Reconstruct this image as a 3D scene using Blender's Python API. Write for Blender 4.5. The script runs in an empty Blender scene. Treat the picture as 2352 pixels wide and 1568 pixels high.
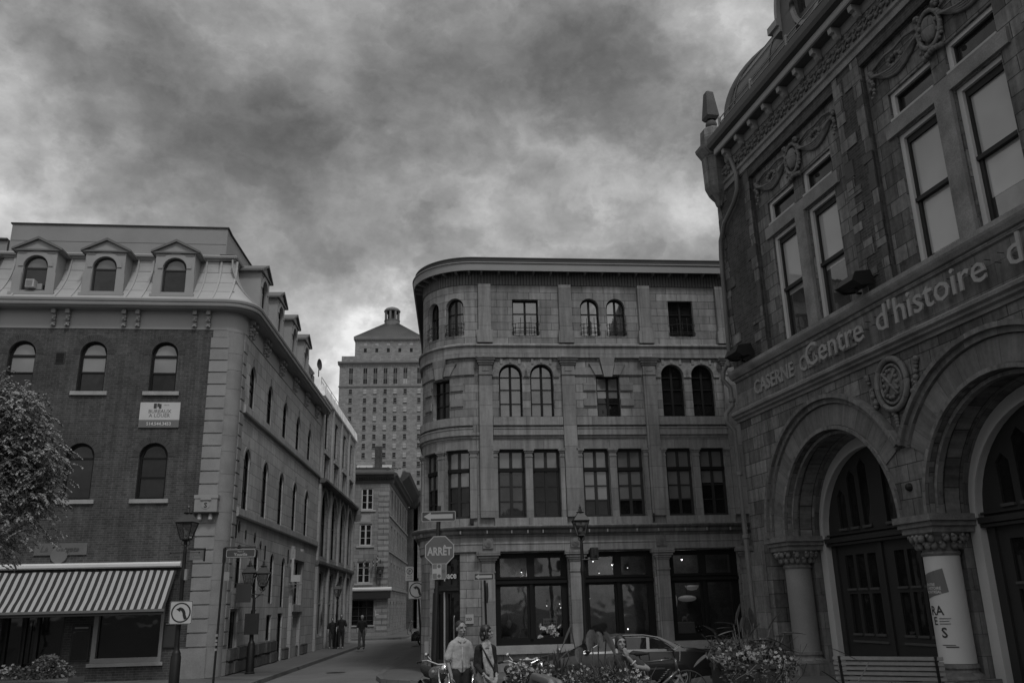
import bpy, bmesh, math, random
from mathutils import Vector, Matrix
from mathutils.geometry import tessellate_polygon
PI=math.pi; rad=math.radians
sc=bpy.context.scene
COL=sc.collection
# ------------------------------------------------------------------ camera
cam=bpy.data.cameras.new('camera'); cam.sensor_width=36; cam.lens=30.355; cam.clip_start=0.1; cam.clip_end=3000
co=bpy.data.objects.new('camera',cam); COL.objects.link(co)
p_,r_=0.2973,0.0243
fw=Vector((0,math.cos(p_),math.sin(p_))); rt=Vector((1,0,0)); dn=-rt.cross(fw)
r2=math.cos(r_)*rt+math.sin(r_)*dn; d2=-math.sin(r_)*rt+math.cos(r_)*dn
m=Matrix((( r2.x,-d2.x,-fw.x,0),(r2.y,-d2.y,-fw.y,0),(r2.z,-d2.z,-fw.z,2.0),(0,0,0,1)))
co.matrix_world=m; sc.camera=co
# ------------------------------------------------------------------ view, world, sun
sc.view_settings.view_transform='Standard'; sc.view_settings.look='None'; sc.view_settings.gamma=1
sc.view_settings.exposure=0.0
sc.render.resolution_x=1024; sc.render.resolution_y=682
SUN_EL,SUN_AZ=56,156   # azimuth clockwise from +Y
w=bpy.data.worlds.new('World'); sc.world=w; w.use_nodes=True
def skydir(x,y):
    v=r2*((x-1176)/1983.3)+d2*((y-784)/1983.3)+fw
    return v.normalized()
def build_world():
    nt=w.node_tree; N=nt.nodes; Lk=nt.links; N.clear()
    def nd(t,**k):
        n=N.new(t)
        for a,b in k.items(): setattr(n,a,b)
        return n
    def mth(op,a,b=None,c=None,clamp=False):
        n=nd('ShaderNodeMath',operation=op); n.use_clamp=clamp
        for i,v in enumerate((a,b,c)):
            if v is None: continue
            if isinstance(v,(int,float)): n.inputs[i].default_value=v
            else: Lk.new(v,n.inputs[i])
        return n.outputs[0]
    def vm(op,a,b=None,s=None):
        n=nd('ShaderNodeVectorMath',operation=op)
        for i,v in enumerate((a,b)):
            if v is None: continue
            if isinstance(v,(tuple,Vector)): n.inputs[i].default_value=tuple(v)
            else: Lk.new(v,n.inputs[i])
        if s is not None: n.inputs['Scale'].default_value=s
        return n.outputs['Value'] if op in('DISTANCE','DOT_PRODUCT') else n.outputs[0]
    tc=nd('ShaderNodeTexCoord'); d=tc.outputs['Generated']
    sky=nd('ShaderNodeTexSky',sky_type='NISHITA',sun_disc=False); sky.sun_elevation=rad(SUN_EL); sky.sun_rotation=rad(SUN_AZ)
    bw=nd('ShaderNodeRGBToBW'); Lk.new(sky.outputs[0],bw.inputs[0])
    sep=nd('ShaderNodeSeparateXYZ'); Lk.new(d,sep.inputs[0])
    zz=mth('ADD',mth('MAXIMUM',sep.outputs[2],0.0),0.38)
    cmb=nd('ShaderNodeCombineXYZ')
    Lk.new(sep.outputs[0],cmb.inputs[0]); Lk.new(sep.outputs[1],cmb.inputs[1]); Lk.new(mth('MULTIPLY',sep.outputs[2],1.35),cmb.inputs[2])
    P=cmb.outputs[0]
    def noise(vec,scale,det,rough,off=(0,0,0),dist=0.0):
        mp=nd('ShaderNodeMapping'); mp.inputs['Location'].default_value=off; Lk.new(vec,mp.inputs[0])
        n=nd('ShaderNodeTexNoise'); n.inputs['Scale'].default_value=scale; n.inputs['Detail'].default_value=det
        n.inputs['Roughness'].default_value=rough; n.inputs['Distortion'].default_value=dist
        Lk.new(mp.outputs[0],n.inputs['Vector']); return n
    warp=noise(P,5.0,7,0.62,(3,1,0))
    wv=vm('SCALE',vm('SUBTRACT',warp.outputs['Color'],(0.5,0.5,0.5)),s=0.30)
    n1=noise(P,3.4,9,0.50,(1.7,4.2,0.3),0.1)
    n2=noise(P,11.0,9,0.58,(7.7,2.2,1.3),0.25)
    n3=noise(P,2.2,3,0.5,(2.7,9.2,1.3))
    v=mth('ADD',mth('MULTIPLY',mth('SUBTRACT',n1.outputs['Fac'],0.5),0.60),mth('MULTIPLY',mth('SUBTRACT',n2.outputs['Fac'],0.5),0.34))
    v=mth('ADD',v,mth('MULTIPLY',mth('SUBTRACT',n3.outputs['Fac'],0.5),0.12))
    n4=noise(vm('ADD',P,wv),8.5,5,0.5,(5.1,0.4,2.3),0.0)
    v=mth('ADD',v,mth('MULTIPLY',mth('SUBTRACT',0.07,mth('ABSOLUTE',mth('SUBTRACT',n4.outputs['Fac'],0.5))),0.42))
    dw=vm('ADD',d,wv)
    # cloud masses that stand in known directions: (x, y, radius, strength)
    for (x,y,rr,s) in SPOTS:
        dist=vm('DISTANCE',dw,skydir(x,y))
        mr=nd('ShaderNodeMapRange',interpolation_type='SMOOTHSTEP'); Lk.new(dist,mr.inputs[0])
        mr.inputs[1].default_value=0.0; mr.inputs[2].default_value=rr/1983.0*1.5; mr.inputs[3].default_value=s; mr.inputs[4].default_value=0
        v=mth('ADD',v,mr.outputs[0])
    # thin spots in the cover show bright sky
    v=mth('MULTIPLY',mth('EXPONENT',mth('MULTIPLY',v,3.9)),0.30)
    v=mth('MINIMUM',v,0.85)
    # clear sky above the cover adds its own gradient
    clr=mth('MULTIPLY',bw.outputs[0],0.02)
    v=mth('ADD',mth('MULTIPLY',v,1.0),mth('MULTIPLY',clr,0.1))
    # the overcast is brighter towards the zenith and behind the viewer, where the sun stands
    s=Vector((math.sin(rad(SUN_AZ))*math.cos(rad(SUN_EL)),math.cos(rad(SUN_AZ))*math.cos(rad(SUN_EL)),math.sin(rad(SUN_EL))))
    dt=vm('DOT_PRODUCT',d,s)
    mr=nd('ShaderNodeMapRange',interpolation_type='SMOOTHSTEP'); Lk.new(dt,mr.inputs[0])
    mr.inputs[1].default_value=0.1; mr.inputs[2].default_value=1.0; mr.inputs[3].default_value=1.0; mr.inputs[4].default_value=2.6
    v=mth('MULTIPLY',v,mr.outputs[0])
    v=mth('MULTIPLY',v,10.0)
    bg=nd('ShaderNodeBackground'); bg.inputs['Strength'].default_value=0.1; Lk.new(v,bg.inputs['Color'])
    out=nd('ShaderNodeOutputWorld'); Lk.new(bg.outputs[0],out.inputs[0])
SPOTS=[(480,210,230,-.09),(120,170,240,-.09),(640,430,150,-.09),(330,400,200,-.07),(760,300,150,-.03),(1420,160,230,-.10),(1500,300,150,-.08),(1150,60,220,-.03),
 (890,640,110,.26),(830,850,140,.26),(690,740,100,.12),(60,440,220,.14),(230,560,120,.06),(1300,380,190,.08),(1520,380,170,.14),(1600,560,170,.12),(1700,20,190,.14),
 (600,30,200,.02),(450,110,120,.09),(960,300,170,.07),(1100,520,140,.04),(940,560,110,-.05),(720,590,130,-.03),(1250,250,100,.08),(1080,330,120,.03),(330,600,120,.02),(1300,540,160,.06)]
build_world()
sl=bpy.data.lights.new('sun','SUN'); sl.energy=1.35; sl.angle=rad(10); sl.color=(1,1,1)
so=bpy.data.objects.new('sun',sl); COL.objects.link(so)
sd=Vector((math.sin(rad(SUN_AZ))*math.cos(rad(SUN_EL)),math.cos(rad(SUN_AZ))*math.cos(rad(SUN_EL)),math.sin(rad(SUN_EL))))
so.rotation_euler=sd.to_track_quat('Z','Y').to_euler(); so.location=(0,-20,40)

# ------------------------------------------------------------------ frames (facade coordinates)
class Fr:
    """u along the facade, o outwards, z up"""
    def __init__(s,x,y,a,z=0.0): s.x,s.y,s.z=x,y,z; a=rad(a); s.d=(math.sin(a),math.cos(a)); s.n=(math.cos(a),-math.sin(a)); s.rz=PI/2-a
    def __call__(s,u,o,z): return (s.x+s.d[0]*u+s.n[0]*o, s.y+s.d[1]*u+s.n[1]*o, s.z+z)
TH=math.radians(92)
class Bend:
    """flat for u>=0; a quarter round corner of radius r for u<0, then straight back"""
    def __init__(s,fr,r): s.f=fr; s.r=r
    def __call__(s,u,o,z):
        if u>=0: return s.f(u,o,z)
        th=-u/s.r
        if th<TH: return s.f(-(s.r+o)*math.sin(th),-s.r+(s.r+o)*math.cos(th),z)
        e=-u-s.r*TH
        return s.f(-(s.r+o)*math.sin(TH)-e*math.cos(TH),-s.r+(s.r+o)*math.cos(TH)-e*math.sin(TH),z)
FC=Fr(-1.289,29.151,84.13); RC=1.85; BC=Bend(FC,RC)
FL=Fr(-9.877,30.091,83.42); FS=Fr(-9.877,30.091,-3.05)
FR=Fr(6.449,26.446,167.27)
FM=Fr(-10.44,72.0,84.0); FMS=Fr(-10.44,72.0,-3.05)
FT=Fr(-70,400,86.5)
ID=lambda u,o,z:(u,-o,z)
def W3(x,y,z): return (x,-y,z)   # used with MB(ID): pass o=-y

# ------------------------------------------------------------------ things
def tag(o,label=None,cat=None,group=None,kind=None):
    if label: o['label']=label
    if cat: o['category']=cat
    if group: o['group']=group
    if kind: o['kind']=kind
    return o
def thing(name,label,cat,loc=(0,0,0),rz=0,group=None):
    o=bpy.data.objects.new(name,None); COL.objects.link(o); o.location=loc; o.rotation_euler=(0,0,rz); o.empty_display_size=.2
    tag(o,label,cat,group); return o
def root_inv(par):
    p=par
    while p is not None and p.parent is not None: p=p.parent
    if p is None: return Matrix.Identity(4)
    return (Matrix.Translation(p.location)@Matrix.Rotation(p.rotation_euler[2],4,'Z')).inverted()
def copy_tree(o,par=None,label=None):
    c=o.copy(); COL.objects.link(c); c.parent=par
    if label: c['label']=label
    for ch in list(KIDS.get(o.name,[])):
        k=copy_tree(ch,c); 
    return c
KIDS={}
def cuts(f,u0,u1,step=.14):
    if not isinstance(f,Bend) or u0>=-.001: return [u0,u1]
    k=[-i*step for i in range(0,int(RC*TH/step)+2)]
    return sorted({u0,u1}|{c for c in k if u0+1e-4<c<u1-1e-4})
class MB:
    def __init__(s,f=ID,local=False):
        s.f=f; s.v=[]; s.q=[]; s.uv=[]; s.local=local or (f is ID)
    def face(s,pts,uvs=None,flip=False):
        if uvs is None:
            a,b,c=Vector(pts[0]),Vector(pts[1]),Vector(pts[2]); n=(b-a).cross(c-a)
            if n.length<1e-12 and len(pts)>3: n=(c-a).cross(Vector(pts[3])-a)
            ax=max(range(3),key=lambda i:abs(n[i]))
            uvs=[(p[1],p[2]) if ax==0 else ((p[0],p[2]) if ax==1 else (p[0],p[1])) for p in pts]
        i0=len(s.v); s.v+= [tuple(p) for p in pts]
        idx=list(range(i0,i0+len(pts)))
        if flip: idx.reverse(); uvs=list(reversed(uvs))
        s.q.append(idx); s.uv.append(uvs)
    def box(s,u0,u1,o0,o1,z0,z1,skip=''):
        if u0>u1:u0,u1=u1,u0
        if o0>o1:o0,o1=o1,o0
        if z0>z1:z0,z1=z1,z0
        us=cuts(s.f,u0,u1)
        for a,b in zip(us[:-1],us[1:]):
            s.face([(a,o1,z0),(b,o1,z0),(b,o1,z1),(a,o1,z1)])
            if 'b' not in skip: s.face([(b,o0,z0),(a,o0,z0),(a,o0,z1),(b,o0,z1)])
            s.face([(a,o1,z1),(b,o1,z1),(b,o0,z1),(a,o0,z1)])
            s.face([(a,o0,z0),(b,o0,z0),(b,o1,z0),(a,o1,z0)])
        s.face([(u0,o0,z0),(u0,o1,z0),(u0,o1,z1),(u0,o0,z1)])
        s.face([(u1,o1,z0),(u1,o0,z0),(u1,o0,z1),(u1,o1,z1)])
        return s
    def prism(s,prof,u0,u1,caps=True):
        """profile of (o,z) points (counter-clockwise seen with o to the right) swept along u"""
        us=cuts(s.f,u0,u1)
        n=len(prof); L=[0]
        for i in range(n): L.append(L[-1]+math.dist(prof[i],prof[(i+1)%n]))
        for a,b in zip(us[:-1],us[1:]):
            for i in range(n):
                (o0,z0),(o1,z1)=prof[i],prof[(i+1)%n]
                s.face([(a,o0,z0),(b,o0,z0),(b,o1,z1),(a,o1,z1)],[(a,L[i]),(b,L[i]),(b,L[i+1]),(a,L[i+1])])
        if caps:
            s.face([(u0,o,z) for o,z in reversed(prof)]); s.face([(u1,o,z) for o,z in prof])
        return s
    def panel(s,outline,holes=(),o1=0.0,o0=-0.3,back=False,rev=True):
        """flat plate in (u,z) with holes, front at o1, back at o0"""
        loops=[outline]+list(holes)
        tri=tessellate_polygon([[Vector((p[0],p[1],0)) for p in l] for l in loops])
        P=[p for l in loops for p in l]
        for t in tri:
            pts=[P[i] for i in t]
            a=(pts[1][0]-pts[0][0])*(pts[2][1]-pts[0][1])-(pts[2][0]-pts[0][0])*(pts[1][1]-pts[0][1])
            if abs(a)<1e-9: continue
            if a<0: pts=pts[::-1]
            s.face([(p[0],o1,p[1]) for p in pts],[(p[0],p[1]) for p in pts])
            if back: s.face([(p[0],o0,p[1]) for p in pts[::-1]],[(p[0],p[1]) for p in pts[::-1]])
        if rev:
            for li,l in enumerate(loops):
                A=sum(l[i][0]*l[(i+1)%len(l)][1]-l[(i+1)%len(l)][0]*l[i][1] for i in range(len(l)))
                ll=l if (A>0)==(li==0) else l[::-1]
                acc=0
                for i in range(len(ll)):
                    a,b=ll[i],ll[(i+1)%len(ll)]; d=math.dist(a,b)
                    s.face([(a[0],o0,a[1]),(b[0],o0,b[1]),(b[0],o1,b[1]),(a[0],o1,a[1])],[(acc,o0),(acc+d,o0),(acc+d,o1),(acc,o1)]); acc+=d
        return s
    def tube(s,pts,r,n=8,caps=True,r_end=None):
        pts=[Vector(p) for p in pts]; rings=[]
        rs=r if isinstance(r,(list,tuple)) else [r+(0 if r_end is None else (r_end-r)*i/(len(pts)-1)) for i in range(len(pts))]
        prev=None; acc=0; accs=[]
        for i,p in enumerate(pts):
            if i==0: t=pts[1]-p
            elif i==len(pts)-1: t=p-pts[-2]
            else: t=(pts[i+1]-p).normalized()+(p-pts[i-1]).normalized()
            if t.length<1e-9: t=Vector((0,0,1))
            t.normalize()
            if prev is None:
                x=t.cross(Vector((0,0,1)));
                if x.length<.05: x=t.cross(Vector((1,0,0)))
            else: x=prev-t*prev.dot(t)
            x.normalize(); prev=x; y=t.cross(x)
            rings.append([p+(x*math.cos(2*PI*k/n)+y*math.sin(2*PI*k/n))*rs[i] for k in range(n)])
            if i: acc+=(pts[i]-pts[i-1]).length
            accs.append(acc)
        for i in range(len(rings)-1):
            for k in range(n):
                k2=(k+1)%n
                s.face([rings[i][k],rings[i][k2],rings[i+1][k2],rings[i+1][k]],[(k*r_uv,accs[i]) for r_uv in(.1,)]+[((k+1)*.1,accs[i]),((k+1)*.1,accs[i+1]),(k*.1,accs[i+1])],flip=True)
        if caps:
            s.face(rings[0]); s.face(rings[-1][::-1])
        return s
    def lathe(s,c,prof,n=16,axis='z',a0=0,a1=2*PI):
        """prof: list of (r,h) along the axis"""
        cx,cy,cz=c; full=abs(a1-a0-2*PI)<1e-6
        def pt(r,h,a):
            if axis=='z': return (cx+r*math.cos(a),cy+r*math.sin(a),cz+h)
            if axis=='u': return (cx+h,cy+r*math.cos(a),cz+r*math.sin(a))
            return (cx+r*math.cos(a),cy+h,cz+r*math.sin(a))
        for (ra,ha),(rb,hb) in zip(prof[:-1],prof[1:]):
            for k in range(n):
                a,b=a0+(a1-a0)*k/n,a0+(a1-a0)*(k+1)/n
                pts=[pt(ra,ha,a),pt(ra,ha,b),pt(rb,hb,b),pt(rb,hb,a)]
                if ra<1e-6: pts=pts[1:]
                elif rb<1e-6: pts=pts[:3]
                s.face(pts)
        return s
    def ball(s,c,r,n=10,sq=(1,1,1)):
        m_=6
        for i in range(m_):
            for k in range(n):
                def p(a,b): th=PI*a/m_-PI/2; ph=2*PI*b/n; return (c[0]+r*sq[0]*math.cos(th)*math.cos(ph),c[1]+r*sq[1]*math.cos(th)*math.sin(ph),c[2]+r*sq[2]*math.sin(th))
                pts=[p(i,k),p(i,k+1),p(i+1,k+1),p(i+1,k)]
                if i==0: pts=pts[1:] if False else [pts[0],pts[2],pts[3]]
                elif i==m_-1: pts=pts[:3]
                s.face(pts)
        return s
    def text(s,txt,u,z,size,o=0.0,ex=.01,bold=0.0,align='LEFT',sx=1.0,shear=0.0,flip=False):
        cu=bpy.data.curves.new('t','FONT'); cu.body=txt; cu.size=size; cu.extrude=ex; cu.align_x=align; cu.offset=bold; cu.resolution_u=2; cu.shear=shear
        ob=bpy.data.objects.new('t',cu); COL.objects.link(ob); me=bpy.data.meshes.new_from_object(ob)
        for p in me.polygons:
            pts=[me.vertices[i].co for i in p.vertices]
            sg=-1 if flip else 1
            s.face([(u+sg*c.x*sx,o+c.z*(1),z+c.y) for c in pts],flip=flip)
        bpy.data.objects.remove(ob); bpy.data.curves.remove(cu); bpy.data.meshes.remove(me); return s
    def split_u(s,step=0.14):
        """cut faces at small u steps so that they follow a round corner"""
        lo=-RC*TH; cuts=[i*step for i in range(int(lo/step)-1,1)]
        bm=bmesh.new(); uvl=bm.loops.layers.uv.new('UVMap')
        for q,uv in zip(s.q,s.uv):
            vs=[bm.verts.new(s.v[i]) for i in q]
            try: f=bm.faces.new(vs)
            except ValueError: continue
            for l,t in zip(f.loops,uv): l[uvl].uv=t
        for c in cuts: bmesh.ops.bisect_plane(bm,geom=bm.verts[:]+bm.edges[:]+bm.faces[:],plane_co=(c,0,0),plane_no=(1,0,0))
        s.v=[];s.q=[];s.uv=[]
        for f in bm.faces: s.face([tuple(v.co) for v in f.verts],[tuple(l[uvl].uv) for l in f.loops])
        bm.free(); return s
    def build(s,name,mat,parent=None,smooth=False,merge=False,bevel=0):
        me=bpy.data.meshes.new(name)
        if s.local: V=[s.f(*p) for p in s.v]
        else:
            inv=root_inv(parent); V=[inv@Vector(s.f(*p)) for p in s.v]
        me.from_pydata([tuple(v) for v in V],[],s.q)
        uvl=me.uv_layers.new(name='UVMap')
        k=0
        flat=[c for uv in s.uv for t in uv for c in t]
        if len(flat)==2*len(me.loops): uvl.data.foreach_set('uv',flat)
        me.validate(); 
        if merge or smooth or bevel:
            bm=bmesh.new(); bm.from_mesh(me); bmesh.ops.remove_doubles(bm,verts=bm.verts,dist=1e-4)
            if bevel:
                es=[e for e in bm.edges if len(e.link_faces)==2 and e.calc_face_angle(0)>.6]
                bmesh.ops.bevel(bm,geom=es,offset=bevel,segments=2,affect='EDGES',clamp_overlap=True)
            bm.to_mesh(me); bm.free()
        if smooth:
            me.polygons.foreach_set('use_smooth',[True]*len(me.polygons))
            if smooth is not True: 
                try: me.set_sharp_from_angle(angle=rad(smooth))
                except Exception: pass
        if isinstance(mat,str): mat=M[mat]
        me.materials.append(mat)
        ob=bpy.data.objects.new(name,me); COL.objects.link(ob)
        if parent is not None: ob.parent=parent; KIDS.setdefault(parent.name,[]).append(ob)
        return ob
def link_mesh(name,me,mat,parent=None):
    me.materials.clear(); me.materials.append(M[mat] if isinstance(mat,str) else mat)
    ob=bpy.data.objects.new(name,me); COL.objects.link(ob)
    if parent is not None: ob.parent=parent; KIDS.setdefault(parent.name,[]).append(ob)
    return ob
# ------------------------------------------------------------------ materials (a monochrome place)
M={}
def g(v): return (v,v,v,1)
class NT:
    def __init__(s,name):
        m=bpy.data.materials.new(name); m.use_nodes=True; s.m=m; s.n=m.node_tree.nodes; s.l=m.node_tree.links
        s.b=s.n['Principled BSDF']; M[name]=m
    def nd(s,t,**k):
        n=s.n.new(t)
        for a,b in k.items():
            if a in n.inputs.keys() if hasattr(n.inputs,'keys') else False: n.inputs[a].default_value=b
            else: setattr(n,a,b)
        return n
    def noise(s,vec,scale,det=4,rough=.55,stretch=None):
        if stretch:
            mp=s.nd('ShaderNodeMapping'); mp.inputs['Scale'].default_value=stretch; s.l.new(vec,mp.inputs[0]); vec=mp.outputs[0]
        n=s.nd('ShaderNodeTexNoise'); n.inputs['Scale'].default_value=scale; n.inputs['Detail'].default_value=det; n.inputs['Roughness'].default_value=rough
        s.l.new(vec,n.inputs['Vector']); return n.outputs['Fac']
    def rng(s,v,a,b,c,d):
        n=s.nd('ShaderNodeMapRange'); s.l.new(v,n.inputs[0])
        for i,x in enumerate((a,b,c,d)): n.inputs[i+1].default_value=x
        return n.outputs[0]
    def mth(s,op,a,b):
        n=s.nd('ShaderNodeMath',operation=op)
        for i,v in enumerate((a,b)):
            if isinstance(v,(int,float)): n.inputs[i].default_value=v
            else: s.l.new(v,n.inputs[i])
        return n.outputs[0]
    def bump(s,h,strength,dist=.01,prev=None):
        n=s.nd('ShaderNodeBump'); n.inputs['Strength'].default_value=strength; n.inputs['Distance'].default_value=dist; s.l.new(h,n.inputs['Height'])
        if prev: s.l.new(prev,n.inputs['Normal'])
        return n.outputs[0]
def uvn(t): return t.nd('ShaderNodeTexCoord').outputs['UV']
def obn(t): return t.nd('ShaderNodeTexCoord').outputs['Object']
def plain(name,v,rough=.7,var=.12,scale=3,bump=0.0,metal=0,spec=.5,coat=0,fine=30):
    t=NT(name); o=obn(t)
    n=t.noise(o,scale,5); n2=t.noise(o,fine,3)
    f=t.mth('MULTIPLY',t.rng(n,.3,.7,1-var,1+var),t.rng(n2,.3,.7,1-var*.5,1+var*.5))
    t.l.new(t.mth('MULTIPLY',f,v),t.b.inputs['Base Color'])
    t.b.inputs['Roughness'].default_value=rough; t.b.inputs['Metallic'].default_value=metal
    t.b.inputs['Specular IOR Level'].default_value=spec; t.b.inputs['Coat Weight'].default_value=coat; t.b.inputs['Coat Roughness'].default_value=.06
    if bump: t.l.new(t.bump(n2,bump,.02),t.b.inputs['Normal'])
    return t.m
def blocks(name,c1,c2,mortar,bw,bh,ms=.012,rough=.85,offs=.5,nvar=.2,streak=.15,bump=.5,spots=0,squash=1.0,sf=2,jd=.012,uvrot=False,bias=0.0,soot=0):
    t=NT(name); uv=uvn(t)
    br=t.nd('ShaderNodeTexBrick'); br.offset=offs; br.squash=squash; br.squash_frequency=sf
    # slightly wavy joints
    nn=t.nd('ShaderNodeTexNoise'); nn.inputs['Scale'].default_value=2.2; nn.inputs['Detail'].default_value=3; t.l.new(uv,nn.inputs['Vector'])
    sub=t.nd('ShaderNodeVectorMath',operation='SUBTRACT'); t.l.new(nn.outputs['Color'],sub.inputs[0]); sub.inputs[1].default_value=(.5,.5,.5)
    scl=t.nd('ShaderNodeVectorMath',operation='SCALE'); t.l.new(sub.outputs[0],scl.inputs[0]); scl.inputs['Scale'].default_value=.012
    ad=t.nd('ShaderNodeVectorMath',operation='ADD'); t.l.new(uv,ad.inputs[0]); t.l.new(scl.outputs[0],ad.inputs[1]); vec=ad.outputs[0]
    t.l.new(vec,br.inputs['Vector'])
    br.inputs['Color1'].default_value=g(c1); br.inputs['Color2'].default_value=g(c2); br.inputs['Mortar'].default_value=g(mortar)
    br.inputs['Scale'].default_value=1; br.inputs['Mortar Size'].default_value=ms; br.inputs['Mortar Smooth'].default_value=.15; br.inputs['Bias'].default_value=bias
    br.inputs['Brick Width'].default_value=bw; br.inputs['Row Height'].default_value=bh
    n1=t.noise(uv,.55,6,.6); n2=t.noise(uv,9,5,.65); n3=t.noise(uv,2.0,5,.6,(3.0,.28,1)); n4=t.noise(uv,60,3,.6)
    f=t.mth('MULTIPLY',t.rng(n1,.3,.7,1-nvar,1+nvar),t.rng(n2,.3,.7,1-nvar*.6,1+nvar*.6))
    f=t.mth('MULTIPLY',f,t.rng(n3,.35,.65,1-streak,1+streak*.5))
    f=t.mth('MULTIPLY',f,t.rng(n4,.3,.7,.93,1.07))
    if spots:
        n5=t.noise(uv,1.7,6,.7); f=t.mth('MULTIPLY',f,t.rng(n5,.60,.72,1.0,1-spots))
    bwn=t.nd('ShaderNodeRGBToBW'); t.l.new(br.outputs['Color'],bwn.inputs[0])
    t.l.new(t.mth('MULTIPLY',bwn.outputs[0],f),t.b.inputs['Base Color'])
    t.b.inputs['Roughness'].default_value=rough; t.b.inputs['Specular IOR Level'].default_value=.25
    inv=t.mth('SUBTRACT',1.0,br.outputs['Fac'])
    b1=t.bump(inv,bump,jd); b2=t.bump(t.noise(uv,14,6,.7),.35,.01,b1)
    t.l.new(b2,t.b.inputs['Normal'])
    return t.m
def glass(name,base,ior=1.5,rough=.03,wave=.02):
    t=NT(name); o=obn(t)
    t.b.inputs['Base Color'].default_value=g(base); t.b.inputs['Roughness'].default_value=rough; t.b.inputs['IOR'].default_value=ior
    n=t.noise(o,1.3,2,.5); t.l.new(t.bump(n,wave,.3),t.b.inputs['Normal'])
    n2=t.noise(o,.8,4,.6); t.l.new(t.rng(n2,.3,.7,base*.5,base*1.5),t.b.inputs['Base Color'])
    return t.m
def clear_glass(name,tint=.6):
    t=NT(name); n=t.n; n.remove(t.b)
    tr=t.nd('ShaderNodeBsdfTransparent'); tr.inputs[0].default_value=g(tint)
    gl=t.nd('ShaderNodeBsdfGlossy'); gl.inputs['Roughness'].default_value=.03; gl.inputs['Color'].default_value=g(1)
    fr=t.nd('ShaderNodeFresnel'); fr.inputs[0].default_value=1.55
    ge=t.nd('ShaderNodeNewGeometry'); nz=t.noise(ge.outputs['Position'],1.1,2,.5)
    bp=t.bump(nz,.03,.3); t.l.new(bp,gl.inputs['Normal'])
    mx=t.nd('ShaderNodeMixShader'); t.l.new(fr.outputs[0],mx.inputs[0]); t.l.new(tr.outputs[0],mx.inputs[1]); t.l.new(gl.outputs[0],mx.inputs[2])
    t.l.new(mx.outputs[0],n['Material Output'].inputs[0]); return t.m
def emit(name,v,s=1.0):
    t=NT(name); t.b.inputs['Base Color'].default_value=g(v); t.b.inputs['Emission Color'].default_value=g(1); t.b.inputs['Emission Strength'].default_value=s; return t.m
blocks('ashlar',.26,.165,.055,.78,.285,.008,nvar=.18,streak=.28,spots=.2,bump=.6)
blocks('ashlar_smooth',.23,.18,.07,1.15,.62,.005,nvar=.18,streak=.3,spots=.25,bump=.4)
blocks('pilaster_stone',.225,.165,.07,3.0,.72,.006,nvar=.16,streak=.26,spots=.15,bump=.4,offs=0)
blocks('side_stone',.40,.30,.12,.82,.44,.008,nvar=.14,streak=.16,spots=.2,bump=.7)
blocks('far_stone',.21,.15,.07,.8,.3,.010,nvar=.16,streak=.15,spots=.2,bump=.4)
blocks('rough_stone',.12,.08,.03,.75,.42,.02,nvar=.3,streak=.2,spots=.4,bump=1.0,jd=.05)
blocks('old_brick',.066,.042,.095,.215,.075,.008,nvar=.32,streak=.25,spots=.12,bump=.5,jd=.006)
blocks('red_brick',.075,.045,.10,.22,.072,.007,nvar=.3,streak=.2,bump=.6,jd=.006,spots=.3)
blocks('sandstone',.20,.09,.035,.62,.36,.010,nvar=.34,streak=.35,spots=.6,bump=.6)
blocks('sandstone_smooth',.20,.12,.05,.9,.42,.005,nvar=.28,streak=.35,spots=.6,bump=.4)
blocks('tower_stone',.245,.17,.12,1.5,.72,.03,nvar=.10,streak=.12,bump=.1)
blocks('ribbed_board',.105,.12,.03,.11,4.0,.012,offs=0,nvar=.08,streak=.1,bump=1.0,jd=.02)
plain('quoin',.21,.85,.16,1.5,.3); plain('quoin_dark',.20,.85,.2,1.5,.3)
plain('metal_roof',.30,.62,.10,1.2,.05); plain('painted_trim',.24,.6,.08,1.0)
plain('painted_frieze',.25,.6,.07,.8); plain('copper',.12,.55,.2,1.5,.1); plain('dark_roof',.035,.8,.2,2)
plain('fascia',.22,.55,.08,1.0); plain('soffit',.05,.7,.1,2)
plain('frame_dark',.008,.6,.1,2,spec=.2); plain('frame_mid',.022,.55,.1,2,spec=.25); plain('frame_light',.36,.5,.08,2); plain('frame_pale',.22,.55,.08,2)
plain('iron',.009,.5,.2,6,.1,spec=.35); plain('wood_dark',.018,.55,.2,4,.1,spec=.3)
plain('sill',.27,.8,.15,2,.3); plain('blind',.24,.75,.06,1.0); plain('blind_pale',.34,.7,.05,1.0); plain('curtain',.12,.8,.3,3)
plain('sign_white',.42,.5,.05,2); plain('sign_black',.012,.5,.05,2); plain('sign_grey',.11,.5,.08,2); plain('sign_red',.085,.45,.06,2); plain('galv',.2,.45,.15,8,metal=.5)
plain('sign_lt',.5,.55,.04,2); plain('text_dark',.03,.6,.05,2); plain('text_grey',.12,.6,.05,2); plain('plaque',.10,.7,.1,2)
plain('canvas_dark',.03,.85,.1,3); plain('canvas_pale',.45,.8,.06,3); plain('canvas_black',.016,.9,.1,3)
plain('tube_steel',.22,.38,.08,4,metal=.6); plain('chrome',.5,.15,.05,5,metal=1.0); plain('rubber',.012,.8,.1,10); plain('car_paint',.007,.3,.05,2,coat=.35); plain('car_silver',.12,.35,.05,2,metal=.5,coat=.6)
plain('skin',.20,.55,.10,12,.1); plain('skin2',.20,.55,.10,12,.1); plain('hair',.014,.5,.4,40,.3); plain('shirt_pale',.30,.85,.12,6,.9,fine=11); plain('cloth_black',.012,.9,.3,8,.9,fine=10); plain('cloth_dark',.03,.9,.3,8,.9,fine=12); plain('denim',.07,.9,.2,8,.8,fine=12); plain('beige',.20,.85,.15,8,.9,fine=11); plain('scarf',.26,.9,.35,14,.9,fine=20)
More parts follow.
